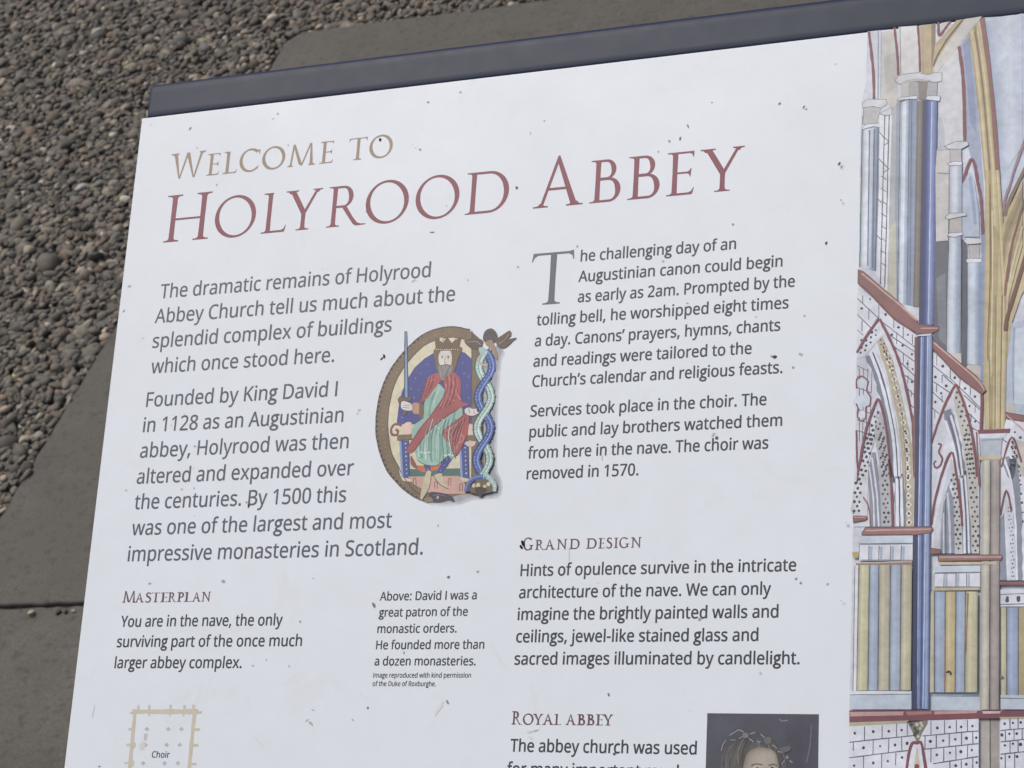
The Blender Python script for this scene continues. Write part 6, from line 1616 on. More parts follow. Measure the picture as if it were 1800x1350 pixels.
   [1,154,144,132,0,451.5,669.8,452.2,651.6,457.3,639.2,467.9,632.1,477.4,630.7,491,632.8,499.3,638.8,504.2,650.8,505.1,668.8,502.8,707.4,482.1,731,462.6,714.8],
   [1,163,153,140,0,454.4,668.6,455.1,651.8,459.7,640.3,469.6,633.8,478.3,632.5,490.9,634.5,498.6,640,503.1,651,504,667.8,501.9,703.5,482.7,725.2,464.7,710.2],
   [1,169,159,146,0,457.3,667.5,457.9,652,462.2,641.5,471.2,635.5,479.3,634.3,490.8,636.1,497.9,641.2,502,651.3,502.8,666.7,500.9,699.5,483.2,719.5,466.7,705.7],
   [1,174,164,151,0,460.2,666.3,460.8,652.3,464.6,642.6,472.9,637.2,480.2,636.1,490.7,637.7,497.2,642.3,500.9,651.6,501.7,665.6,499.9,695.5,483.8,713.8,468.8,701.2],
   [1,179,169,155,0,463.1,665.2,463.6,652.5,467.1,643.8,474.5,638.9,481.1,637.9,490.7,639.4,496.5,643.5,499.8,651.9,500.5,664.5,498.9,691.6,484.4,708,470.8,696.7],
   [1,182,173,159,0,466,664,466.4,652.7,469.5,645,476.2,640.6,482.1,639.7,490.6,641,495.7,644.7,498.8,652.2,499.4,663.4,498,687.6,485,702.3,472.8,692.1],
   [2,87,80,72,1.87,460.6,658.5,468.6,655.3,479.6,656.8],
   [2,87,80,72,1.87,489.8,658,496.3,655.5,503.6,657.7],
   [2,220,216,208,1.4,464.4,660.9,471.7,660.1],
   [4,59,53,49,2.18,471,661.9,495.7,661.5],
   [2,133,122,110,1.87,484.8,660.6,484.8,684.2,489.3,688.2],
   [2,125,90,85,2.49,476,702.4,486.1,700.7,494.9,701.9],
   [2,165,164,157,1.4,410.4,635.1,412.3,626.6,417.2,618.1],
   [2,165,164,157,1.4,422.8,611,431.5,605.2,438.8,601.6,446.3,605.1],
   [2,165,164,157,1.4,439.3,615.7,446.5,612.1,450.9,610.7],
   [2,165,164,157,1.4,456.7,607.8,465.4,605.1],
   [2,165,164,157,1.4,474.3,607.6,481,613.1],
   [2,165,164,157,1.4,455.4,614.8,463,620.1],
   [2,165,164,157,1.4,470.3,620.3,475.4,619.9],
   [2,165,164,157,1.4,493.8,624.9,502,629.9],
   [2,165,164,157,1.4,504.3,635.2,514.5,636.4,523.1,632.1],
   [2,165,164,157,1.4,510.7,655.3,514.9,649.6],
   [2,165,164,157,1.4,523.6,648.8,528,652.6],
   [2,165,164,157,1.4,424.6,618,433.5,618.2],
   [1,127,124,116,0,446.3,606.5,453.7,607.8,454.7,613.4,449.6,614.9,445,612.1],
   [1,107,107,106,0,481.1,614.5,490.5,613,492.9,620,488,624.9,482.1,621.5],
   [1,98,99,106,0,507.1,631,515.7,626.7,524.4,627.9,523.8,633.5,513.1,637.1],
   [4,141,140,136,2.49,519.4,644],]),
  ('portrait', 'portrait_collar', [
   [1,60,61,69,0,395.7,782.5,412.2,755.1,452.6,740.2,482,750.4,517.6,738.5,550.9,754,568.6,777.2],]),
]
jit = random.Random(3)
part_obj = {}
def clip_x(pts): return [(min(x, XR - 1.5), min(y, YB - 1.5)) for x, y in pts]
for pname, sname, body in ARTWORK:
    paint = PAINT if pname in ('interior_painting', 'illuminated_initial', 'portrait') else PRINT
    ink = Ink()
    for kind, cr_, cg_, cb_, w, *pp in body:
        kind = 'PSLlD'[kind]
        pts = clip_x(list(zip(pp[0::2], pp[1::2])))
        col = ink_col((cr_, cg_, cb_), FADE.get(pname, 0))
        if kind == 'P': ink.poly(pts, col)
        elif kind == 'S': ink.poly(smooth_line(pts, True), col)
        elif kind in 'Ll':
            if kind == 'L': q = smooth_line(pts)
            else:
                q = []
                for a, b in zip(pts, pts[1:]):
                    k = max(1, int(math.hypot(b[0] - a[0], b[1] - a[1]) / 14))
                    q += [(a[0] + (b[0] - a[0]) * j / k, a[1] + (b[1] - a[1]) * j / k) for j in range(k)]
                q.append(pts[-1])
            ink.ribbon([(x + jit.uniform(-.22, .22), y + jit.uniform(-.22, .22)) for x, y in q], [w * jit.uniform(.8, 1.18) for _ in q], col)
        elif kind == 'D':
            for x, y in pts:
                r = w * jit.uniform(.8, 1.2)
                e = jit.uniform(.75, 1.0)
                ph = jit.uniform(0, 3)
                k = 8 if w < 4 else 20
                ink.poly([(x + r * math.cos(i / k * 6.2832 + ph) * (1 if i % 2 else e), y + r * math.sin(i / k * 6.2832 + ph)) for i in range(k)], col)
    if pname not in part_obj:
        part_obj[pname] = ink.build(pname, paint, panel)
        part_obj[pname]['first'] = sname
    else:
        ink.build(sname, paint, part_obj[pname])
for n, lab in (('interior_painting', 'watercolour of painted church arches, columns and striped panels'), ('illuminated_initial', 'medieval style letter with a seated crowned figure holding a sword'), ('floor_plan', 'beige outline plan of the church choir'), ('portrait', 'dark portrait of a pale faced sitter')):
    part_obj[n]['label'] = lab
    del part_obj[n]['first']


# --- sans lettering: outlines of each letter by character number, in thousandths of an em, advance first
GLYPHS = {
  97: [561,[288,545,347,540,396,525,433,502,459,467,474,422,480,365,480,0,416,0,395,76,347,27,291,-1,215,-10,155,-2,105,20,84,38,56,85,46,149,53,198,74,239,109,272,158,297,223,313,394,323,390,395,381,426,365,448,343,462,315,471,255,472,203,461,132,433,105,499,188,531],[314,259,208,243,175,227,154,206,141,179,137,148,149,99,164,82,208,63,278,65,315,78,348,98,373,128,388,166,393,262]],
  98: [615,[173,575,168,465,236,522,299,542,339,545,401,537,454,514,499,475,533,421,553,352,560,268,547,159,511,76,485,45,455,21,420,4,339,-10,265,0,211,29,173,68,166,68,148,0,85,0,85,759,173,759],[324,472,258,462,214,433,187,384,174,314,173,267,176,206,187,156,205,115,233,86,273,69,326,63,370,69,405,86,433,116,453,156,465,207,469,269,465,331,453,381,433,421,405,449,369,466]],
  99: [480,[300,-10,212,3,173,19,139,42,110,72,86,109,69,153,58,205,59,327,70,380,88,426,113,463,142,494,177,517,217,533,260,542,333,545,385,537,447,517,420,444,323,468,270,466,240,458,215,446,176,405,163,378,148,308,148,225,163,157,193,107,214,89,267,69,327,67,376,75,438,97,438,19,378,-2]],
  100: [615,[275,-10,213,-2,159,21,115,59,82,113,62,182,55,267,62,351,82,421,115,475,160,514,214,538,276,546,327,541,369,527,403,507,448,467,442,546,442,759,530,759,530,0,459,0,442,72,403,30,368,9,326,-5],[289,63,340,68,380,84,408,109,427,146,439,192,443,266,439,327,428,378,410,419,381,449,341,467,288,473,244,466,209,448,181,416,162,374,150,324,146,265,150,206,162,156,181,116,209,86,245,69]],
  101: [564,[292,546,375,532,410,516,466,465,501,393,510,350,513,251,146,251,152,195,167,149,192,112,226,86,267,70,317,65,380,69,489,102,489,25,408,-1,348,-9,264,-7,178,21,142,45,112,76,87,113,69,157,59,208,55,264,68,370,107,453,134,486,167,512,205,530,246,542],[291,474,252,469,219,456,191,433,170,403,156,365,148,321,421,321,407,401,382,440,343,465]],
  102: [344,[332,468,197,468,197,0,109,0,109,468,15,468,15,509,109,539,118,650,129,681,165,729,189,744,248,762,323,762,387,746,364,677,284,692,235,679,218,663,206,640,199,609,197,536,332,536]],
  103: [508,[501,545,281,545,156,522,76,457,48,357,60,285,100,228,165,183,121,166,91,139,81,106,87,82,104,59,134,36,58,5,14,-41,0,-100,32,-173,118,-222,246,-240,382,-222,468,-172,498,-93,484,-38,435,12,344,46,254,67,199,90,181,117,221,155,309,173,397,220,421,253,440,296,447,342,442,384,424,422,391,461,501,461],[352,356,339,303,303,267,250,254,193,266,156,301,143,353,157,402,195,438,249,452,300,438,338,404],[396,-100,378,-136,328,-159,249,-167,167,-159,117,-135,100,-96,116,-59,158,-35,221,-26,296,-32,365,-55]],
  104: [618,[173,537,168,462,235,519,275,535,318,544,418,535,476,508,498,487,527,429,534,392,537,0,450,0,446,382,437,415,421,440,398,457,367,468,330,472,261,462,236,449,199,410,187,383,174,317,173,0,85,0,85,759,173,759]],
  105: [258,[173,536,173,0,85,0,85,536],[130,736,165,723,179,698,181,680,179,663,165,639,130,625,93,639,85,649,78,680,85,712,93,723]],
  106: [258,[22,-240,-55,-228,-55,-157,-13,-166,31,-165,64,-149,76,-134,85,-83,85,536,173,536,173,-80,166,-140,144,-188,108,-221,84,-231],[78,680,85,712,93,723,130,736,165,723,179,698,181,680,179,663,165,639,130,625,93,639,85,649]],
  107: [534,[172,363,172,276,236,355,407,536,510,536,293,307,525,0,419,0,233,250,172,197,172,0,85,0,85,759,172,759]],
  108: [258,[173,0,85,0,85,759,173,759]],
  109: [934,[672,546,728,540,773,525,808,499,833,462,848,412,853,349,853,0,766,0,763,383,755,415,740,440,719,457,692,468,658,472,610,467,573,452,546,427,527,392,516,349,513,296,513,0,426,0,426,345,420,395,404,433,378,458,316,472,254,462,231,449,197,410,186,384,174,318,173,0,85,0,85,536,156,536,169,463,174,463,200,496,250,530,311,545,371,543,435,524,460,506,501,456,521,484,574,524,606,536]],
  110: [618,[343,546,401,540,450,525,488,499,515,462,531,412,537,349,537,0,450,0,446,382,437,415,421,440,398,457,367,468,330,472,277,466,236,449,207,422,188,383,177,336,173,0,85,0,85,536,156,536,169,463,174,463,202,496,237,520,277,537]],
  111: [605,[551,269,543,186,533,150,520,118,483,63,434,23,404,8,338,-8,301,-10,266,-8,203,8,174,23,125,63,105,89,73,150,57,226,55,269,68,375,85,419,108,457,136,488,171,513,211,531,304,546,393,531,432,513,466,488,495,457,519,419,537,375],[146,269,153,192,175,131,214,88,239,74,303,63,366,74,413,107,443,159,458,229,452,346,429,405,412,429,366,461,302,472,252,466,213,448,183,418,162,377,150,328]],
  112: [615,[340,546,401,538,455,515,499,477,533,423,553,354,560,269,547,160,532,115,486,46,455,21,381,-6,312,-9,266,1,227,19,167,68,173,-7,173,-240,85,-240,85,536,157,536,173,463,211,505,245,526,288,541],[324,472,261,463,237,451,201,415,180,360,173,269,187,157,214,105,259,74,326,63,383,75,425,110,453,163,469,270,465,327,453,376,433,417,405,447,369,466]],
  114: [413,[335,546,398,540,387,459,329,466,289,460,235,431,206,399,185,360,174,312,173,0,85,0,85,536,157,536,171,438,212,492,247,520,288,539]],
  115: [479,[434,148,431,115,408,61,388,40,334,8,262,-8,184,-9,123,-1,52,24,52,104,160,67,262,63,319,82,335,98,349,140,338,176,315,197,128,284,71,332,60,352,51,404,57,446,76,481,106,509,147,529,196,541,252,546,314,541,371,529,423,510,393,440,297,469,213,472,163,456,148,443,135,409,148,371,173,351,334,281,382,254,415,219,425,199]],
  116: [361,[264,62,339,73,339,6,282,-8,222,-8,171,4,149,17,114,55,102,82,92,156,92,468,16,468,16,510,93,545,128,659,180,659,180,536,335,536,335,468,180,468,182,128,203,85,221,72]],
  117: [618,[533,536,533,0,461,0,448,71,400,25,362,5,319,-6,233,-8,166,10,140,27,101,74,81,142,79,536,168,536,171,152,181,120,197,95,220,77,250,67,287,63,355,73,381,85,418,125,430,151,443,218,445,536]],
  118: [508,[203,0,0,536,94,536,219,188,251,78,414,536,508,536,304,0]],
  119: [785,[431,303,390,445,362,330,258,1,158,1,11,537,102,537,186,212,211,91,346,537,442,537,548,186,570,92,684,537,774,537,626,1,523,1]],
  120: [529,[212,274,27,536,127,536,265,334,402,536,501,536,316,274,511,0,411,0,265,214,117,0,18,0]],
  121: [510,[1,536,95,536,217,213,256,85,415,536,510,536,265,-106,234,-161,195,-204,146,-231,117,-238,69,-240,11,-232,11,-162,90,-167,138,-148,172,-108,217,-2]],
  122: [470,[431,0,39,0,39,58,327,468,56,468,56,536,424,536,424,470,140,68,431,68]],
  65: [639,[545,0,459,221,176,221,91,0,0,0,279,716,360,716,638,0],[352,517,318,624,287,517,206,301,432,301]],
  66: [650,[301,713,383,709,450,696,503,674,541,641,564,595,572,537,556,462,529,424,510,408,436,379,436,374,517,348,559,315,575,294,593,238,596,203,582,125,543,65,514,42,441,10,348,0,97,0,97,713],[319,410,374,413,416,423,445,439,464,462,475,491,479,527,474,562,460,590,437,611,404,625,360,634,187,637,187,410],[187,335,187,76,388,80,432,92,463,113,483,140,496,172,498,234,483,276,451,308,399,328,365,333]],
  67: [632,[403,645,332,636,300,625,245,591,202,541,173,477,158,400,159,301,168,250,205,164,232,131,265,104,305,84,350,73,402,69,491,77,573,97,573,19,460,-7,389,-10,320,-5,259,10,207,35,162,69,126,112,97,163,77,221,65,286,63,410,83,506,123,587,181,652,216,677,302,712,351,721,475,719,542,704,601,681,565,606,491,633]],
  68: [729,[669,364,664,288,649,221,624,163,590,113,548,73,497,41,437,18,371,5,97,0,97,713,385,709,448,696,504,673,552,643,593,604,626,556,649,500,664,436],[574,361,560,472,542,517,518,554,487,584,450,607,358,633,187,637,187,77,284,77,372,85,445,109,501,148,541,204,566,275]],
  70: [519,[187,0,97,0,97,713,496,713,496,635,187,635,187,382,477,382,477,303,187,303]],
  72: [740,[643,0,553,0,553,333,187,333,187,0,97,0,97,713,187,713,187,412,553,412,553,713,643,713]],
  73: [292,[100,0,192,0,192,714,100,714]],
  75: [619,[619,0,513,0,260,341,187,277,187,0,97,0,97,713,187,713,187,362,503,713,608,713,325,403]],
  80: [605,[286,713,371,707,439,689,490,659,525,617,546,565,554,504,547,447,527,393,512,369,467,327,438,310,364,286,319,280,187,278,187,0,97,0,97,713],[278,637,187,637,187,355,302,356,372,369,421,396,451,439,461,500,456,542,441,576,417,603,382,621,335,633]],
  82: [622,[294,713,350,711,440,691,504,651,526,624,541,591,554,511,551,475,533,416,517,392,479,355,411,320,607,0,502,0,329,295,187,295,187,0,97,0,97,713],[289,636,187,636,187,371,347,375,389,386,421,405,443,432,456,466,459,536,452,561,428,599,386,623]],
  83: [549,[502,191,498,150,488,114,471,82,447,55,382,14,297,-7,221,-10,125,1,51,24,51,110,176,74,284,70,362,93,394,122,410,161,405,225,384,257,318,300,163,366,106,411,80,447,61,515,63,578,73,610,111,664,138,685,205,714,288,723,396,712,485,683,457,607,376,634,317,643,257,643,211,632,166,595,151,541,166,481,194,451,240,425,382,365,440,328,462,307,492,257]],
  84: [556,[323,0,233,0,233,635,10,635,10,713,545,713,545,635,323,635]],
  87: [929,[916,713,726,0,636,0,497,468,461,609,431,480,292,0,201,0,12,713,106,713,224,247,251,108,285,268,415,713,508,713,643,264,677,108,702,238,822,713]],
  89: [566,[283,363,469,713,566,713,328,277,328,0,238,0,238,273,0,713,98,713]],
  48: [572,[523,358,517,250,499,160,468,87,423,34,362,1,285,-10,235,-5,190,10,152,34,120,68,94,110,74,160,52,285,52,431,59,497,91,606,116,648,148,681,186,705,232,720,285,724,335,720,379,705,418,681,450,648,476,606,497,556,520,431],[137,358,151,195,179,123,198,97,222,79,251,69,285,65,347,79,371,97,407,154,419,194,434,358,432,419,419,520,407,560,371,617,347,635,318,646,285,650,251,646,222,635,198,617,179,592,151,520]],
  49: [572,[355,0,269,0,273,622,135,505,89,564,282,713,355,713]],
  50: [572,[520,0,48,0,48,73,326,358,382,440,399,497,397,565,385,595,366,618,340,635,275,649,211,641,157,617,103,581,56,640,96,669,140,694,190,712,245,722,317,721,390,700,444,661,464,635,479,605,491,534,480,462,450,396,375,300,159,80,520,80]],
  53: [572,[275,438,364,427,402,413,463,370,485,341,502,308,515,228,500,138,483,100,458,68,428,40,349,3,301,-7,212,-9,144,0,87,17,63,29,63,112,118,87,184,71,249,65,313,72,366,94,403,132,415,157,425,219,420,262,406,298,382,326,348,347,302,360,246,364,124,349,80,377,107,713,465,713,465,634,182,634,165,427]],
  55: [572,[136,0,429,634,44,634,44,713,523,713,523,646,233,0]],
  56: [572,[285,723,362,715,425,689,471,647,486,619,499,553,490,500,480,478,431,421,363,378,443,330,484,291,512,244,522,185,509,112,471,55,411,14,374,1,288,-10,196,0,125,30,76,78,61,109,49,182,58,241,85,290,124,329,197,373,133,418,88,477,79,500,72,554,84,619,100,646,146,688,209,715],[135,181,139,148,151,119,172,94,201,75,239,64,286,60,331,64,368,75,397,94,419,120,431,149,436,184,427,227,403,262,342,306,270,337,196,296,162,264,142,226],[284,653,219,641,193,626,174,606,162,580,158,550,166,506,188,472,223,445,289,412,351,445,383,472,404,506,412,550,408,580,396,606,377,626,351,641]],
  46: [268,[72,54,80,93,90,106,133,121,177,106,194,76,196,54,194,32,177,2,133,-14,90,2,80,15]],
  44: [268,[192,105,159,2,106,-129,41,-129,91,116,185,116]],
  58: [268,[72,54,80,93,90,106,133,121,177,106,194,76,196,54,194,32,177,2,133,-14,90,2,80,15],[72,482,80,522,90,535,117,548,164,543,188,522,194,504,194,460,188,443,177,430,149,415,117,415,90,430,74,460]],
  45: [322,[40,229,40,307,282,307,282,229]],
  8217: [175,[163,702,130,599,77,469,12,469,62,713,156,713]],
}
SPACE = 260
def parse(gs): return {chr(k): (v[0], [list(zip(l[0::2], l[1::2])) for l in v[1:]]) for k, v in gs.items()}
FONT = parse(GLYPHS)
SWELL = {'L': .90, 'B': 1.05}           # how far ink spread thickens the letters, in panel units
LINES = [
  ('introduction_lettering', 'L', 40, 'The dramatic remains of Holyrood', -753.0, -177.2, -212.8),
  ('introduction_lettering', 'L', 40, 'Abbey Church tell us much about the', -758.4, -124.3, -163.0),
  ('introduction_lettering', 'L', 40, 'splendid complex of buildings', -757.3, -247.5, -113.3),
  ('introduction_lettering', 'L', 40, 'which once stood here.', -754.0, -360.1, -62.1),
  ('introduction_lettering', 'L', 40, 'Founded by King David I', -755.9, -347.8, 3.9),
  ('introduction_lettering', 'L', 40, 'in 1128 as an Augustinian', -756.5, -330.2, 53.7),
  ('introduction_lettering', 'L', 40, 'abbey, Holyrood was then', -756.6, -314.9, 103.5),
  ('introduction_lettering', 'L', 40, 'altered and expanded over', -757.1, -300.0, 153.9),
  ('introduction_lettering', 'L', 40, 'the centuries. By 1500 this', -755.9, -310.4, 203.0),
  ('introduction_lettering', 'L', 40, 'was one of the largest and most', -755.2, -214.7, 252.6),
  ('introduction_lettering', 'L', 40, 'impressive monasteries in Scotland.', -757.2, -149.2, 302.4),
  ('daily_life_lettering', 'B', 29, 'he challenging day of an', 116.7, 402.3, -219.0),
  ('daily_life_lettering', 'B', 29, 'Augustinian canon could begin', 114.7, 485.8, -180.7),
  ('daily_life_lettering', 'B', 29, 'as early as 2am. Prompted by the', 115.9, 508.5, -143.1),
  ('daily_life_lettering', 'B', 29, 'tolling bell, he worshipped eight times', 39.9, 498.7, -105.5),
  ('daily_life_lettering', 'B', 29, 'a day. Canons’ prayers, hymns, chants', 38.9, 485.4, -66.8),
  ('daily_life_lettering', 'B', 29, 'and readings were tailored to the', 38.9, 436.8, -29.1),
  ('daily_life_lettering', 'B', 29, 'Church’s calendar and religious feasts.', 39.3, 491.6, 7.8),
  ('daily_life_lettering', 'B', 29, 'Services took place in the choir. The', 39.2, 465.6, 61.9),
  ('daily_life_lettering', 'B', 29, 'public and lay brothers watched them', 39.9, 493.8, 99.3),
  ('daily_life_lettering', 'B', 29, 'from here in the nave. The choir was', 39.4, 471.3, 137.2),
  ('daily_life_lettering', 'B', 29, 'removed in 1570.', 39.8, 244.7, 174.4),
  ('design_lettering', 'B', 29, 'Hints of opulence survive in the intricate', 40.0, 524.8, 344.4),
  ('design_lettering', 'B', 29, 'architecture of the nave. We can only', 39.8, 483.8, 382.5),
  ('design_lettering', 'B', 29, 'imagine the brightly painted walls and', 40.0, 497.3, 420.3),
  ('design_lettering', 'B', 29, 'ceilings, jewel-like stained glass and', 39.8, 464.9, 458.2),
  ('design_lettering', 'B', 29, 'sacred images illuminated by candlelight.', 39.3, 534.8, 496.1),
  ('royal_lettering', 'B', 29, 'The abbey church was used', 41.6, 368.1, 641.8),
  ('royal_lettering', 'B', 29, 'for many important royal', 38.5, 339.0, 680.3),
  ('masterplan_lettering', 'B', 29, 'You are in the nave, the only', -756.0, -416.3, 425.1),
  ('masterplan_lettering', 'B', 29, 'surviving part of the once much', -759.1, -373.0, 462.6),
  ('masterplan_lettering', 'B', 29, 'larger abbey complex.', -758.7, -491.0, 501.4),
  ('caption_lettering', 'B', 21.5, 'Above: David I was a', -225.2, -39.8, 383.1),
  ('caption_lettering', 'B', 21.5, 'great patron of the', -224.8, -54.4, 411.6),
  ('caption_lettering', 'B', 21.5, 'monastic orders.', -224.9, -73.0, 440.4),
  ('caption_lettering', 'B', 21.5, 'He founded more than', -224.8, -19.2, 468.8),
  ('caption_lettering', 'B', 21.5, 'a dozen monasteries.', -225.2, -32.9, 497.1),
  ('credit_lettering', 'B', 12, 'Image reproduced with kind permission', -225.8, -39.9, 518.2),
  ('credit_lettering', 'B', 12, 'of the Duke of Roxburghe.', -225.5, -104.6, 533.0),
  ('plan_lettering', 'B', 15.5, 'Choir', -657.6, -620.7, 662.4),
]
letters = {}
def set_line(ink, w, size, text, x0, x1, y):
    """one printed line, its inked width spread from x0 to x1"""
    F = FONT
    pen, items = 0, []
    for ch in text:
        if ch == ' ': pen += SPACE; continue
        items.append((pen, F[ch])); pen += F[ch][0]
    lo = min(x for p, g_ in items[:1] for l in g_[1] for x, _ in l)
    hi = max(p + x for p, g_ in items for l in g_[1] for x, _ in l)
    k = (x1 - x0) / (hi - lo)
    for p, g_ in items:
        ls = [[(x0 + (p + x - lo) * k, y - yy * size / 1000) for x, yy in l] for l in g_[1]]
        ink.loops(ls, Z0)
        sw = SWELL[w] * min(1, size / 26)
        for l in ls: ink.ribbon(l + l[:2], [sw] * (len(l) + 2), z=Z0 + .02)
    return k * 1000 / size
for part, w, size, text, x0, x1, y in LINES:
    ink = letters.setdefault(part, (Ink(True), w))[0]
    k = set_line(ink, w, size, text, x0, x1, y)
    pass
GREY, BLACK = m_letter('grey_lettering', '454a58', '4e5361'), m_letter('charcoal_lettering', '262a36', '30343f')
for part, (ink, w) in letters.items():
    ink.build(part, GREY if w == 'L' else BLACK, panel)

# --- classical capitals, built from strokes; one unit is the capital height
TH, TN, ST = .108, .046, .022
def serif(x0, x1, a, b, y=0, up=1):
    """thin slab from x0 to x1 with brackets rising into the stroke a..b"""
    t, h = ST, .055 + ST
    pts = [(x0, y), (x0, y + up * t)]
    for k in range(1, 6):
        s = k / 5
        pts.append((x0 + (a - x0) * (1 - (1 - s) ** 2) , y + up * (t + (h - t) * s ** 2)))
    for k in range(5, 0, -1):
        s = k / 5
        pts.append((x1 + (b - x1) * (1 - (1 - s) ** 2), y + up * (t + (h - t) * s ** 2)))
    pts += [(x1, y + up * t), (x1, y)]
    return ('P', pts)
def quad(*p): return ('P', list(p))
def stem(x, w=None, y0=0, y1=1, l=.115, r=.115, top=True, bot=True):
    w = w or TH
    m = w * .045
    out = [quad((x, y0), (x + w, y0), (x + w - m, (y0 + y1) / 2), (x + w, y1), (x, y1), (x + m, (y0 + y1) / 2))]
    if bot: out.append(serif(x - l, x + w + r, x, x + w, y0))
    if top: out.append(serif(x - l, x + w + r, x, x + w, y1, -1))
    return out
def rib(pts, ws): return ('R', pts, ws)
def ring(cx, cy, a, b, t0=0, t1=360, stress=20):
    thick, thin = TH * 1.03, TN
    pts, ws = [], []
    n = 64
    for i in range(n + 1):
        th = math.radians(t0 + (t1 - t0) * i / n)
        w = thin + (thick - thin) * math.cos(th - math.radians(stress)) ** 2
        pts.append((cx + (a - w / 2) * math.cos(th), cy + (b - w / 2) * math.sin(th)))
        ws.append(w)
    return rib(pts, ws)
def bowl(x, y0, y1, xr, thick=None):
    thick = thick or TH
    ym, h = (y0 + y1) / 2, (y1 - y0) / 2
    xc = xr - h * .95
    pts, ws = [(x, y1 - TN / 2)], [TN]
    n = 20
    for i in range(n + 1):
        th = math.pi / 2 - math.pi * i / n
        w = TN + (thick - TN) * math.cos(th - .18) ** 2
        pts.append((xc + (xr - xc - w / 2) * math.cos(th), ym + (h - w / 2) * math.sin(th))); ws.append(w)
    pts.append((x, y0 + TN / 2)); ws.append(TN)
    return rib(pts, ws)
def arm_up(x0, x1, h=.17):   # foot arm with a rising flick
    return ('P', [(x0, 0), (x1 - .045, 0), (x1 - .02, .06), (x1, h), (x1 - .015, h), (x1 - .055, .085), (x1 - .12, .052), (x0, .05)])
def caps(c):
    if c == 'H': return stem(.12) + stem(.80) + [quad((.2, .455), (.82, .455), (.82, .497), (.2, .497))]
    if c == 'I': return stem(.12)
    if c == 'L': return stem(.12, r=.0) + [arm_up(.12, .655), serif(.0, .26, .12, .232, 1, -1), serif(.0, .35, .12, .232)]
    if c == 'E': return stem(.12, r=.0) + [arm_up(.12, .62, .16), quad((.12, .955), (.5, .955), (.555, .93), (.582, .86), (.597, .86), (.6, 1), (.12, 1)),
                     quad((.2, .49), (.45, .49), (.5, .465), (.52, .41), (.535, .41), (.55, .61), (.535, .61), (.505, .555), (.45, .532), (.2, .532))]
    if c == 'T': return stem(.385, TH, 0, .99, top=False) + [quad((.02, .955), (.86, .955), (.86, 1), (.02, 1)), quad((.02, 1.0), (-.005, .83), (.012, .83), (.055, .915), (.12, .955), (.12, 1.0)), quad((.86, 1.02), (.875, .84), (.858, .84), (.83, .92), (.76, .955), (.76, 1.0))]
    if c == 'O': return [ring(.56, .5, .56, .535)]
    d, D = TN * 1.12, TH * 1.06
    if c == 'C': return [ring(.53, .5, .53, .535, 50, 316), quad((.80, .975), (.87, .935), (.955, .965), (.95, .74), (.93, .74), (.90, .83), (.83, .90)), quad((.78, .06), (.90, .09), (.955, .24), (.935, .25), (.88, .165), (.8, .12))]
    if c == 'G': return [ring(.53, .5, .53, .535, 50, 316), quad((.80, .985), (.95, .94), (.945, .75), (.93, .75), (.89, .86), (.80, .93)), *stem(.84, TH, .04, .42, bot=False, l=.12, r=.1), quad((.78, .02), (.9, .06), (.952, .06), (.952, .14), (.85, .14))]
    if c == 'D': return stem(.12, r=0) + [bowl(.16, 0, 1, 1.04, TH * 1.05)]
    if c == 'P': return stem(.12) + [serif(.0, .3, .12, .232, 1, -1), bowl(.16, .43, 1, .66)]
    if c == 'R': return stem(.12) + [bowl(.16, .46, 1, .67), ('P', [(.38, .485), (.50, .50), (.70, .21), (.83, .065), (.93, .03), (1.06, .02), (1.06, 0), (.80, -.012), (.72, .03), (.56, .24)])]
    if c == 'B': return stem(.12, r=0) + [bowl(.16, .525, 1, .60, TH * .95), bowl(.16, 0, .57, .72, TH * 1.05)]
    if c == 'A': return [quad((.45, 1.01), (.487, 1.01), (.885, 0), (.885 - D, 0), (.445, .90)), quad((.45, 1.01), (.48, .99), (.48, .90), (.125 + d, 0), (.125, 0)), serif(.0, .30, .125, .125 + d), serif(.66, .99, .885 - D, .885), quad((.24, .33), (.70, .33), (.685, .33 + TN * .9), (.255, .33 + TN * .9))]
    if c == 'Y': return stem(.46, TH, 0, .5, top=False) + [quad((.10, 1), (.10 + D * 1.18, 1), (.572, .47), (.572, .36), (.46, .40)), quad((.90 - d * 1.2, 1), (.90, 1), (.572, .40), (.53, .43), (.525, .47)), serif(.0, .345, .10, .10 + D * 1.18, 1, -1), serif(.735, 1.0, .90 - d * 1.2, .90, 1, -1)]
    if c == 'W': return [quad((.12, 1), (.12 + D, 1), (.455, .03), (.44, -.01), (.415, .0)), quad((.42, .0), (.43 + d * .6, .0), (.72 + d * .5, .99), (.72 - d * .5, .99)), quad((.72 - D / 2, .99), (.72 + D / 2, .99), (1.06, .03), (1.045, -.01), (1.02, 0)), quad((1.03, .0), (1.04 + d * .6, .0), (1.36, 1), (1.36 - d * 1.1, 1)), serif(.0, .34, .12, .12 + D, 1, -1), serif(1.20, 1.47, 1.36 - d * 1.1, 1.36, 1, -1)]
    if c == 'M': return [quad((.10, 0), (.10 + d, 0), (.29, 1.0), (.29 - d, 1.0)), quad((.225, 1.0), (.30, 1.0), (.70, .08), (.665, .0), (.70 - D * 1.1, .10), (.235, .9)), quad((.645, .03), (.655 + d * .7, .03), (1.09, 1.0), (1.09 - d, 1.0)), quad((1.035, 1.0), (1.10, 1.0), (1.22, 0), (1.22 - D, 0)), serif(.0, .26, .10, .10 + d), serif(1.0, 1.32, 1.22 - D, 1.22)]
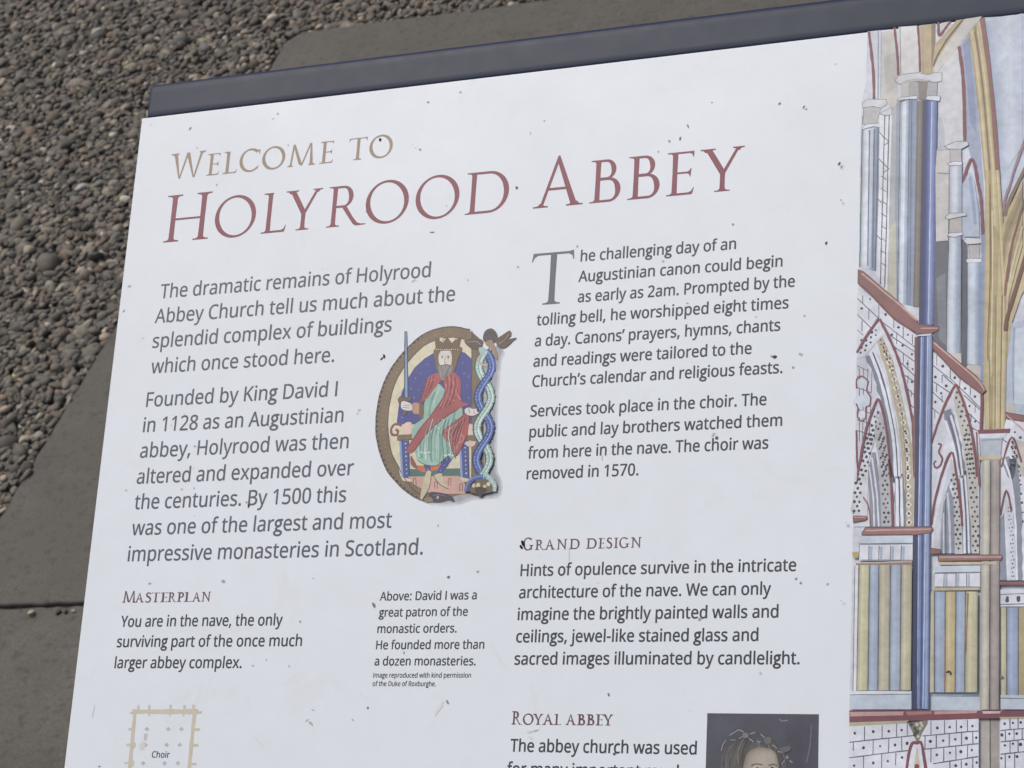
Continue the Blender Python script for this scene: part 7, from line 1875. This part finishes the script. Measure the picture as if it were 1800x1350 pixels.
    if c == 'N': return [quad((.13, 0), (.13 + d, 0), (.13 + d, .98), (.13, .98)), quad((.06, 1), (.08 + D, 1), (.93, .08), (.93, -.02), (.88, -.02)), quad((.93 - d, 0), (.93, -.02), (.93, 1), (.93 - d, 1)), serif(.03, .29, .13, .13 + d), serif(.0, .2, .06, .2, 1, -1), serif(.78, 1.04, .93 - d, .93, 1, -1)]
    if c == 'S': return [rib(smooth_line([(.47, .86), (.40, .955), (.27, .98), (.14, .91), (.10, .78), (.17, .65), (.31, .545), (.44, .42), (.48, .27), (.42, .10), (.27, .02), (.12, .05), (.04, .17)]), [TN * .7 + (TH * .98 - TN * .7) * math.sin(min(1, i / 60) * math.pi) ** 1.2 for i in range(61)]), quad((.43, .98), (.49, .96), (.485, .8), (.47, .8), (.42, .91)), quad((.03, .03), (.08, .04), (.06, .2), (.045, .2), (.02, .12))]
def set_capital(ink, c, x0, x1, h, y):
    sh = caps(c)
    xs = []
    for s in sh:
        if s[0] == 'P': xs += [q[0] for q in s[1]]
        else: xs += [q[0] + e * w * .5 for q, w in zip(s[1], s[2]) for e in (-1, 1)]
    lo, hi = min(xs), max(xs)
    k = (x1 - x0) / (hi - lo)
    z = Z0
    for s in sh:
        if s[0] == 'P': ink.poly([(x0 + (a - lo) * k, y - b * h) for a, b in s[1]], z=z)
        else: ink.ribbon([(x0 + (a - lo) * k, y - b * h) for a, b in s[1]], [w * (k + h) / 2 for w in s[2]], z=z)
        z += .02
TITLES = [
  ('title_lettering', 'maroon', -327.4, [('H', -760.5, -660, 97.3), ('O', -648.5, -558, 81.5), ('L', -543.5, -490, 81.5), ('Y', -495.2, -416.6, 81.5), ('R', -403, -319.7, 81.5), ('O', -322.8, -233.8, 81.5), ('O', -219.5, -130.7, 81.5), ('D', -117, -31.6, 81.5), ('A', 17.9, 114, 97.3), ('B', 126.5, 184.6, 81.5), ('B', 198.5, 257.9, 81.5), ('E', 271, 321.6, 81.5), ('Y', 331.2, 411.9, 81.5)]),
  ('welcome_lettering', 'gold', -458.6, [('W', -764.4, -685.5, 54), ('E', -679, -651, 45.5), ('L', -642.5, -611.2, 46), ('C', -607, -562.8, 46), ('O', -556.7, -506.3, 45.5), ('M', -499.4, -440, 45.5), ('E', -430.5, -401.8, 45), ('T', -370, -331, 45), ('O', -325.8, -276.7, 45)]),
  ('drop_capital_lettering', 'slate', -143.2, [('T', 23, 104.1, 97.5)]),
  ('masterplan_heading_lettering', 'plum', 380, [('M', -758, -729.2, 22), ('A', -731.5, -711.5, 18), ('S', -709, -696, 18), ('T', -696.5, -678.2, 18), ('E', -676, -661, 18), ('R', -660.2, -640.5, 18), ('P', -640.8, -626.4, 18), ('L', -625.5, -609.5, 18), ('A', -609, -590, 18), ('N', -588.6, -570.2, 18)]),
  ('design_heading_lettering', 'plum', 299.4, [('G', 41.1, 59.8, 22), ('R', 63.7, 82.7, 18), ('A', 81, 100.5, 18), ('N', 103.6, 122, 18), ('D', 127, 145.4, 18), ('D', 157.6, 176.4, 18), ('E', 179.5, 190.8, 18), ('S', 193.8, 204.7, 18), ('I', 207.8, 214.7, 18), ('G', 216.8, 234.6, 18), ('N', 238, 256.2, 18)]),
  ('royal_heading_lettering', 'plum', 596.9, [('R', 41, 60.5, 22.5), ('O', 60.9, 80.4, 18.3), ('Y', 78.9, 97.4, 18.3), ('A', 96.5, 117, 18.3), ('L', 118, 130.5, 18.3), ('A', 138, 157, 18.3), ('B', 158.7, 173.4, 18.3), ('B', 175.3, 189.7, 18.3), ('E', 191.7, 204.9, 18.3), ('Y', 203, 222, 18.3)]),
]
CAPMAT = {'maroon': m_letter('maroon_lettering', '762c3d', '7e3746'), 'gold': m_letter('gold_lettering', '8a7662', '937f6a'), 'slate': m_letter('slate_lettering', '535762', '5b5f69'), 'plum': m_letter('plum_lettering', '63404a', '5c3b45')}
for name, colour, y, chars in TITLES:
    TH, TN, ST = {'maroon': (.121, .056, .028), 'gold': (.150, .08, .046), 'slate': (.132, .062, .028), 'plum': (.185, .115, .07)}[colour]
    ink = Ink(True)
    for c, x0, x1, h in chars: set_capital(ink, c, x0, x1, h, y)
    ink.build(name, CAPMAT[colour], panel)

# --- dirt: specks of grit, insects and scuffs stuck to the printed face (x, y, length, width, angle, darkness)
SPECKS = [(-728.1, -563.1, 8, 3.2, 60, 0.6),
 (-820.5, -581.1, 4, 2.5, 70, 0.35),
 (-652.9, -437.4, 4.5, 2.6, 90, 0.5),
 (-304.4, -495.0, 8, 6, 100, 0.95),
 (-228.3, -470.6, 3, 2, 20, 0.25),
 (-219.0, -466.6, 4.5, 4, 0, 0.6),
 (-179.8, -299.3, 10, 3, -5, 0.65),
 (-532.5, -572.9, 5, 4, 0, 0.2),
 (-542.0, -564.1, 7, 3, 10, 0.15),
 (-825.8, -243.0, 8, 4, 10, 0.35),
 (-832.1, -193.0, 7, 3, 50, 0.5),
 (-781.2, -134.0, 4, 3, 0, 0.35),
 (-706.8, -520.0, 3.5, 3, 0, 0.25),
 (-502.3, -504.8, 4, 3, 0, 0.3),
 (-155.1, -349.0, 3.5, 3, 0, 0.25),
 (-211.3, -207.4, 7, 2.5, 45, 0.3),
 (-206.0, -208.5, 6, 2.5, -50, 0.25),
 (-319.8, -351.9, 4, 3, 0, 0.7),
 (-218.9, -465.9, 4.5, 4, 0, 0.1),
 (3.1, -475.4, 7, 2.2, 110, 0.4),
 (29.0, -497.2, 4, 3.6, 0, 0.3),
 (305.7, -456.9, 7.5, 3.4, 112, 0.6),
 (292.3, -434.9, 8, 4, 75, 0.7),
 (272.3, -431.6, 5.5, 4, 110, 0.6),
 (252.6, -413.8, 4, 3.4, 90, 0.35),
 (-16.7, -371.2, 6, 5, 90, 0.75),
 (395.5, -264.7, 5, 3.6, 140, 0.55),
 (-100.9, -200.5, 5, 2.6, 90, 0.45),
 (108.8, -247.9, 4.5, 4, 90, 0.5),
 (270.5, -208.3, 3, 3, 0, 0.25),
 (-4.3, -219.4, 4, 3, 0, 0.15),
 (348.5, -497.3, 4, 3, 0, 0.35),
 (-211.2, -560.5, 4, 3, 0, 0.3),
 (561.3, -216.6, 6, 5, 60, 0.85),
 (527.3, -90.2, 4, 3.5, 0, 0.4),
 (477.6, -20.8, 8, 6, 20, 0.9),
 (473.3, -22.7, 7, 3, 10, 0.55),
 (521.7, -23.1, 9, 5, -20, 0.35),
 (510.3, -0.6, 4.5, 4, 0, 0.55),
 (381.7, 115.3, 6, 7, 60, 0.85),
 (375.4, 109.1, 10, 4, 45, 0.3),
 (271.3, -207.2, 3.5, 4, 0, 0.35),
 (177.6, 141.5, 9, 2, 95, 0.25),
 (-4.2, -218.3, 5, 4, 0, 0.15),
 (319.2, -126.7, 4, 3, 0, 0.5),
 (442.1, -94.4, 5, 3, 0, 0.1),
 (-261.9, -62.1, 8, 3.4, 45, 0.95),
 (-257.3, -66.9, 9, 4, 110, 0.95),
 (-298.6, 32.6, 7, 5, 0, 0.22),
 (-301.9, 38.9, 5, 4, 0, 0.15),
 (-656.6, 167.7, 4, 3.5, 0, 0.4),
 (-630.1, 166.8, 5, 2.5, 115, 0.45),
 (-509.2, 204.1, 8, 5, 80, 0.9),
 (-514.7, 197.5, 5, 4, 0, 0.5),
 (-547.6, 344.1, 7, 4, -30, 0.4),
 (-703.0, 344.7, 4, 4, 0, 0.45),
 (-361.3, 341.1, 3.5, 3, 0, 0.4),
 (-95.7, 344.1, 6, 4, 10, 0.6),
 (-123.3, 251.5, 4, 4, 0, 0.35),
 (-778.7, 165.4, 3.5, 6, 90, 0.25),
 (-637.9, 85.9, 4, 6, 90, 0.4),
 (-545.7, 343.1, 9, 4.5, -35, 0.38),
 (-703.8, 345.0, 4, 4, 0, 0.45),
 (-380.1, 418.7, 4.5, 4, 0, 0.55),
 (-393.9, 498.1, 4, 4, 0, 0.35),
 (-467.9, 497.0, 4.5, 4.5, 0, 0.3),
 (-441.2, 486.9, 3.5, 3.5, 0, 0.3),
 (-231.2, 570.7, 5, 4.5, 0, 0.4),
 (-339.9, 598.5, 11, 4, -35, 0.42),
 (-348.7, 593.7, 8, 3, 40, 0.3),
 (-338.6, 574.8, 6, 2.4, -10, 0.3),
 (-440.6, 631.7, 34, 2.2, -28, 0.08),
 (-793.7, 580.3, 26, 2.2, 92, 0.08),
 (-258.7, 592.2, 6, 2, -30, 0.2),
 (-766.2, 680.3, 3, 6, 90, 0.8),
 (-699.0, 344.1, 2, 2, 0, 0.2),
 (-95.8, 343.4, 5.5, 4.5, 20, 0.6),
 (-40.6, 335.1, 5, 4, 0, 0.5),
 (-236.0, 391.2, 11, 5.5, -50, 0.7),
 (-170.3, 475.0, 6, 3.5, 95, 0.45),
 (-80.2, 560.1, 9, 4, -55, 0.62),
 (-231.2, 570.7, 4.5, 4.5, 0, 0.4),
 (212.1, 545.7, 6.5, 4, -60, 0.5),
 (37.6, 293.5, 10, 5, -58, 1.0),
 (40.7, 287.0, 12, 6, -58, 1.0),
 (227.5, 642.8, 6, 4.5, 20, 0.8),
 (-258.8, 591.3, 5, 3, -20, 0.25),
 (-95.4, 570.5, 26, 8, 85, 0.04),
 (82.2, 607.2, 12, 3, 10, 0.12),
 (77.8, 618.3, 10, 3, -20, 0.1),
 (126.8, 308.8, 30, 2, 100, 0.07),
 (5.5, 478.2, 60, 1.8, -50, 0.04),
 (525.5, 357.2, 5, 4, 40, 0.55),
 (533.6, 364.5, 5, 4.5, 30, 0.55),
 (578.2, 366.8, 4.5, 4, 0, 0.45),
 (365.2, 421.3, 8, 5, 40, 0.5),
 (470.8, 510.5, 5, 4.5, 0, 0.25),
 (212.1, 546.0, 6, 3.5, -60, 0.55),
 (73.7, 608.9, 10, 4, 0, 0.12),
 (87.2, 605.6, 8, 3, 20, 0.12),
 (602.2, 394.9, 4, 3, 0, 0.2),
 (607.1, 267.8, 5, 4, 0, 0.12),
 (-209.5, -560.7, 5, 4, 80, 0.5),
 (-144.7, -573.3, 5, 4, 0, 0.35),
 (-532.3, -573.7, 3.5, 3, 0, 0.4),
 (471.9, -481.0, 6, 4, 45, 0.6),
 (515.5, -469.8, 7, 3.6, 60, 0.65),
 (520.1, -465.4, 5, 3, 0, 0.5),
 (582.0, -355.8, 7, 4.5, 60, 0.85),
 (586.4, -289.7, 4, 3.4, 0, 0.5),
 (569.6, -543.7, 3, 2.4, 0, 0.4),
 (774.8, 509.0, 8, 4, 15, 0.9),
 (778.4, 512.1, 6, 3, 80, 0.9),
 (856.5, 517.3, 7, 5, 0, 0.75),
 (-145.1, 172.5, 3.3, 2.1, 91, 0.1),
 (-569.3, 98.7, 2.7, 2.5, 17, 0.12),
 (-635.9, 129.0, 3.2, 2.3, 107, 0.16),
 (565.0, 298.6, 2.7, 1.6, 3, 0.08),
 (-544.1, -516.2, 2.4, 2.0, 152, 0.1),
 (123.2, 113.7, 2.8, 2.0, 50, 0.08),
 (206.5, -95.3, 2.0, 1.8, 13, 0.08),
 (-193.9, 499.0, 2.3, 2.7, 153, 0.08),
 (-467.0, 590.6, 1.7, 1.9, 128, 0.16),
 (-736.3, 237.2, 3.0, 1.8, 16, 0.12),
 (494.3, -284.3, 2.9, 1.4, 84, 0.16),
 (-573.9, 156.6, 2.4, 1.7, 132, 0.1),
 (-213.1, -39.9, 2.3, 2.8, 0, 0.12),
 (591.2, -409.9, 1.9, 2.8, 108, 0.08),
 (-218.6, -508.7, 2.7, 2.6, 70, 0.08),
 (-715.2, 180.4, 2.0, 2.2, 67, 0.16),
 (-652.7, 188.0, 3.1, 1.6, 69, 0.1),
 (-402.5, -245.3, 2.7, 2.4, 29, 0.1),
 (181.7, -11.9, 2.5, 1.5, 9, 0.08),
 (-739.7, 634.3, 2.0, 2.4, 46, 0.16),
 (-437.7, -315.8, 2.9, 1.5, 41, 0.08),
 (-365.9, 578.9, 2.0, 1.4, 48, 0.16),
 (-529.6, -492.7, 2.1, 2.1, 175, 0.08),
 (-245.9, 548.6, 3.4, 2.3, 124, 0.1),
 (82.7, 582.3, 2.5, 1.9, 56, 0.08),
 (-822.7, 243.2, 2.5, 2.4, 57, 0.08),
 (-746.1, 134.0, 2.9, 2.7, 133, 0.1),
 (354.4, 571.2, 2.2, 2.4, 162, 0.16),
 (519.6, -404.8, 2.5, 1.4, 119, 0.16),
 (49.3, 235.3, 1.7, 2.3, 179, 0.16),
 (239.6, -8.3, 2.9, 2.2, 79, 0.08),
 (-51.0, 123.4, 2.2, 1.5, 4, 0.08),
 (-73.6, 238.1, 3.3, 1.8, 2, 0.12),
 (-622.6, 218.8, 2.5, 2.5, 62, 0.16),
 (-106.5, -206.2, 2.3, 1.8, 114, 0.1),
 (446.5, -1.0, 2.6, 1.8, 25, 0.16),
 (-262.3, 553.9, 1.7, 1.5, 176, 0.1),
 (-694.8, 42.8, 3.3, 2.6, 69, 0.16),
 (182.0, 358.1, 3.1, 2.3, 58, 0.08),
 (-406.6, 220.2, 2.8, 1.8, 64, 0.08),
 (117.5, 4.3, 1.9, 2.5, 48, 0.1),
 (362.2, 642.5, 1.8, 1.6, 96, 0.12),
 (557.9, 330.8, 2.0, 2.1, 32, 0.08),
 (284.8, 160.1, 1.7, 1.7, 140, 0.1),
 (-209.6, 437.5, 3.2, 1.5, 168, 0.16),
 (-668.9, 21.7, 2.7, 2.7, 68, 0.12),
 (-119.5, 279.1, 2.0, 2.4, 147, 0.08),
 (-470.8, 559.8, 3.4, 2.8, 97, 0.12),
 (-418.2, 350.4, 1.6, 2.1, 7, 0.12),
 (15.7, 413.1, 2.5, 1.4, 146, 0.08),
 (-235.8, -477.5, 2.6, 2.4, 165, 0.16),
 (-627.9, 102.0, 2.9, 2.6, 124, 0.16)]
fine = Ink(True)
rank = sorted(range(len(SPECKS)), key=lambda i: -SPECKS[i][2] * SPECKS[i][3] * SPECKS[i][5] ** 2)
single = set(rank[:98])
jd = random.Random(21)
for num, (x, y, a, b, ang, dark) in enumerate(SPECKS):
    th = -math.radians(ang)
    n = 9 if a < 15 else 14
    pts = []
    for i in range(n):
        q = i / n * 6.2832
        r = jd.uniform(.75, 1.15)
        u, v = a * .5 * math.cos(q) * r, b * .5 * math.sin(q) * r
        if a > 15: v += math.sin(u / a * 4) * b * .6
        pts.append((x + u * math.cos(th) - v * math.sin(th), y + u * math.sin(th) + v * math.cos(th)))
    c = tuple(max(.012, p * (1 - dark)) for p in (.74, .745, .76))
    one = Ink(True) if num in single else fine
    one.poly(pts, c, z=.5 if x < 580 else 5.0)
    if num in single: one.build('dirt_speck', DIRT, panel)
tag(fine.build('fine_dirt', DIRT, panel), kind='stuff')
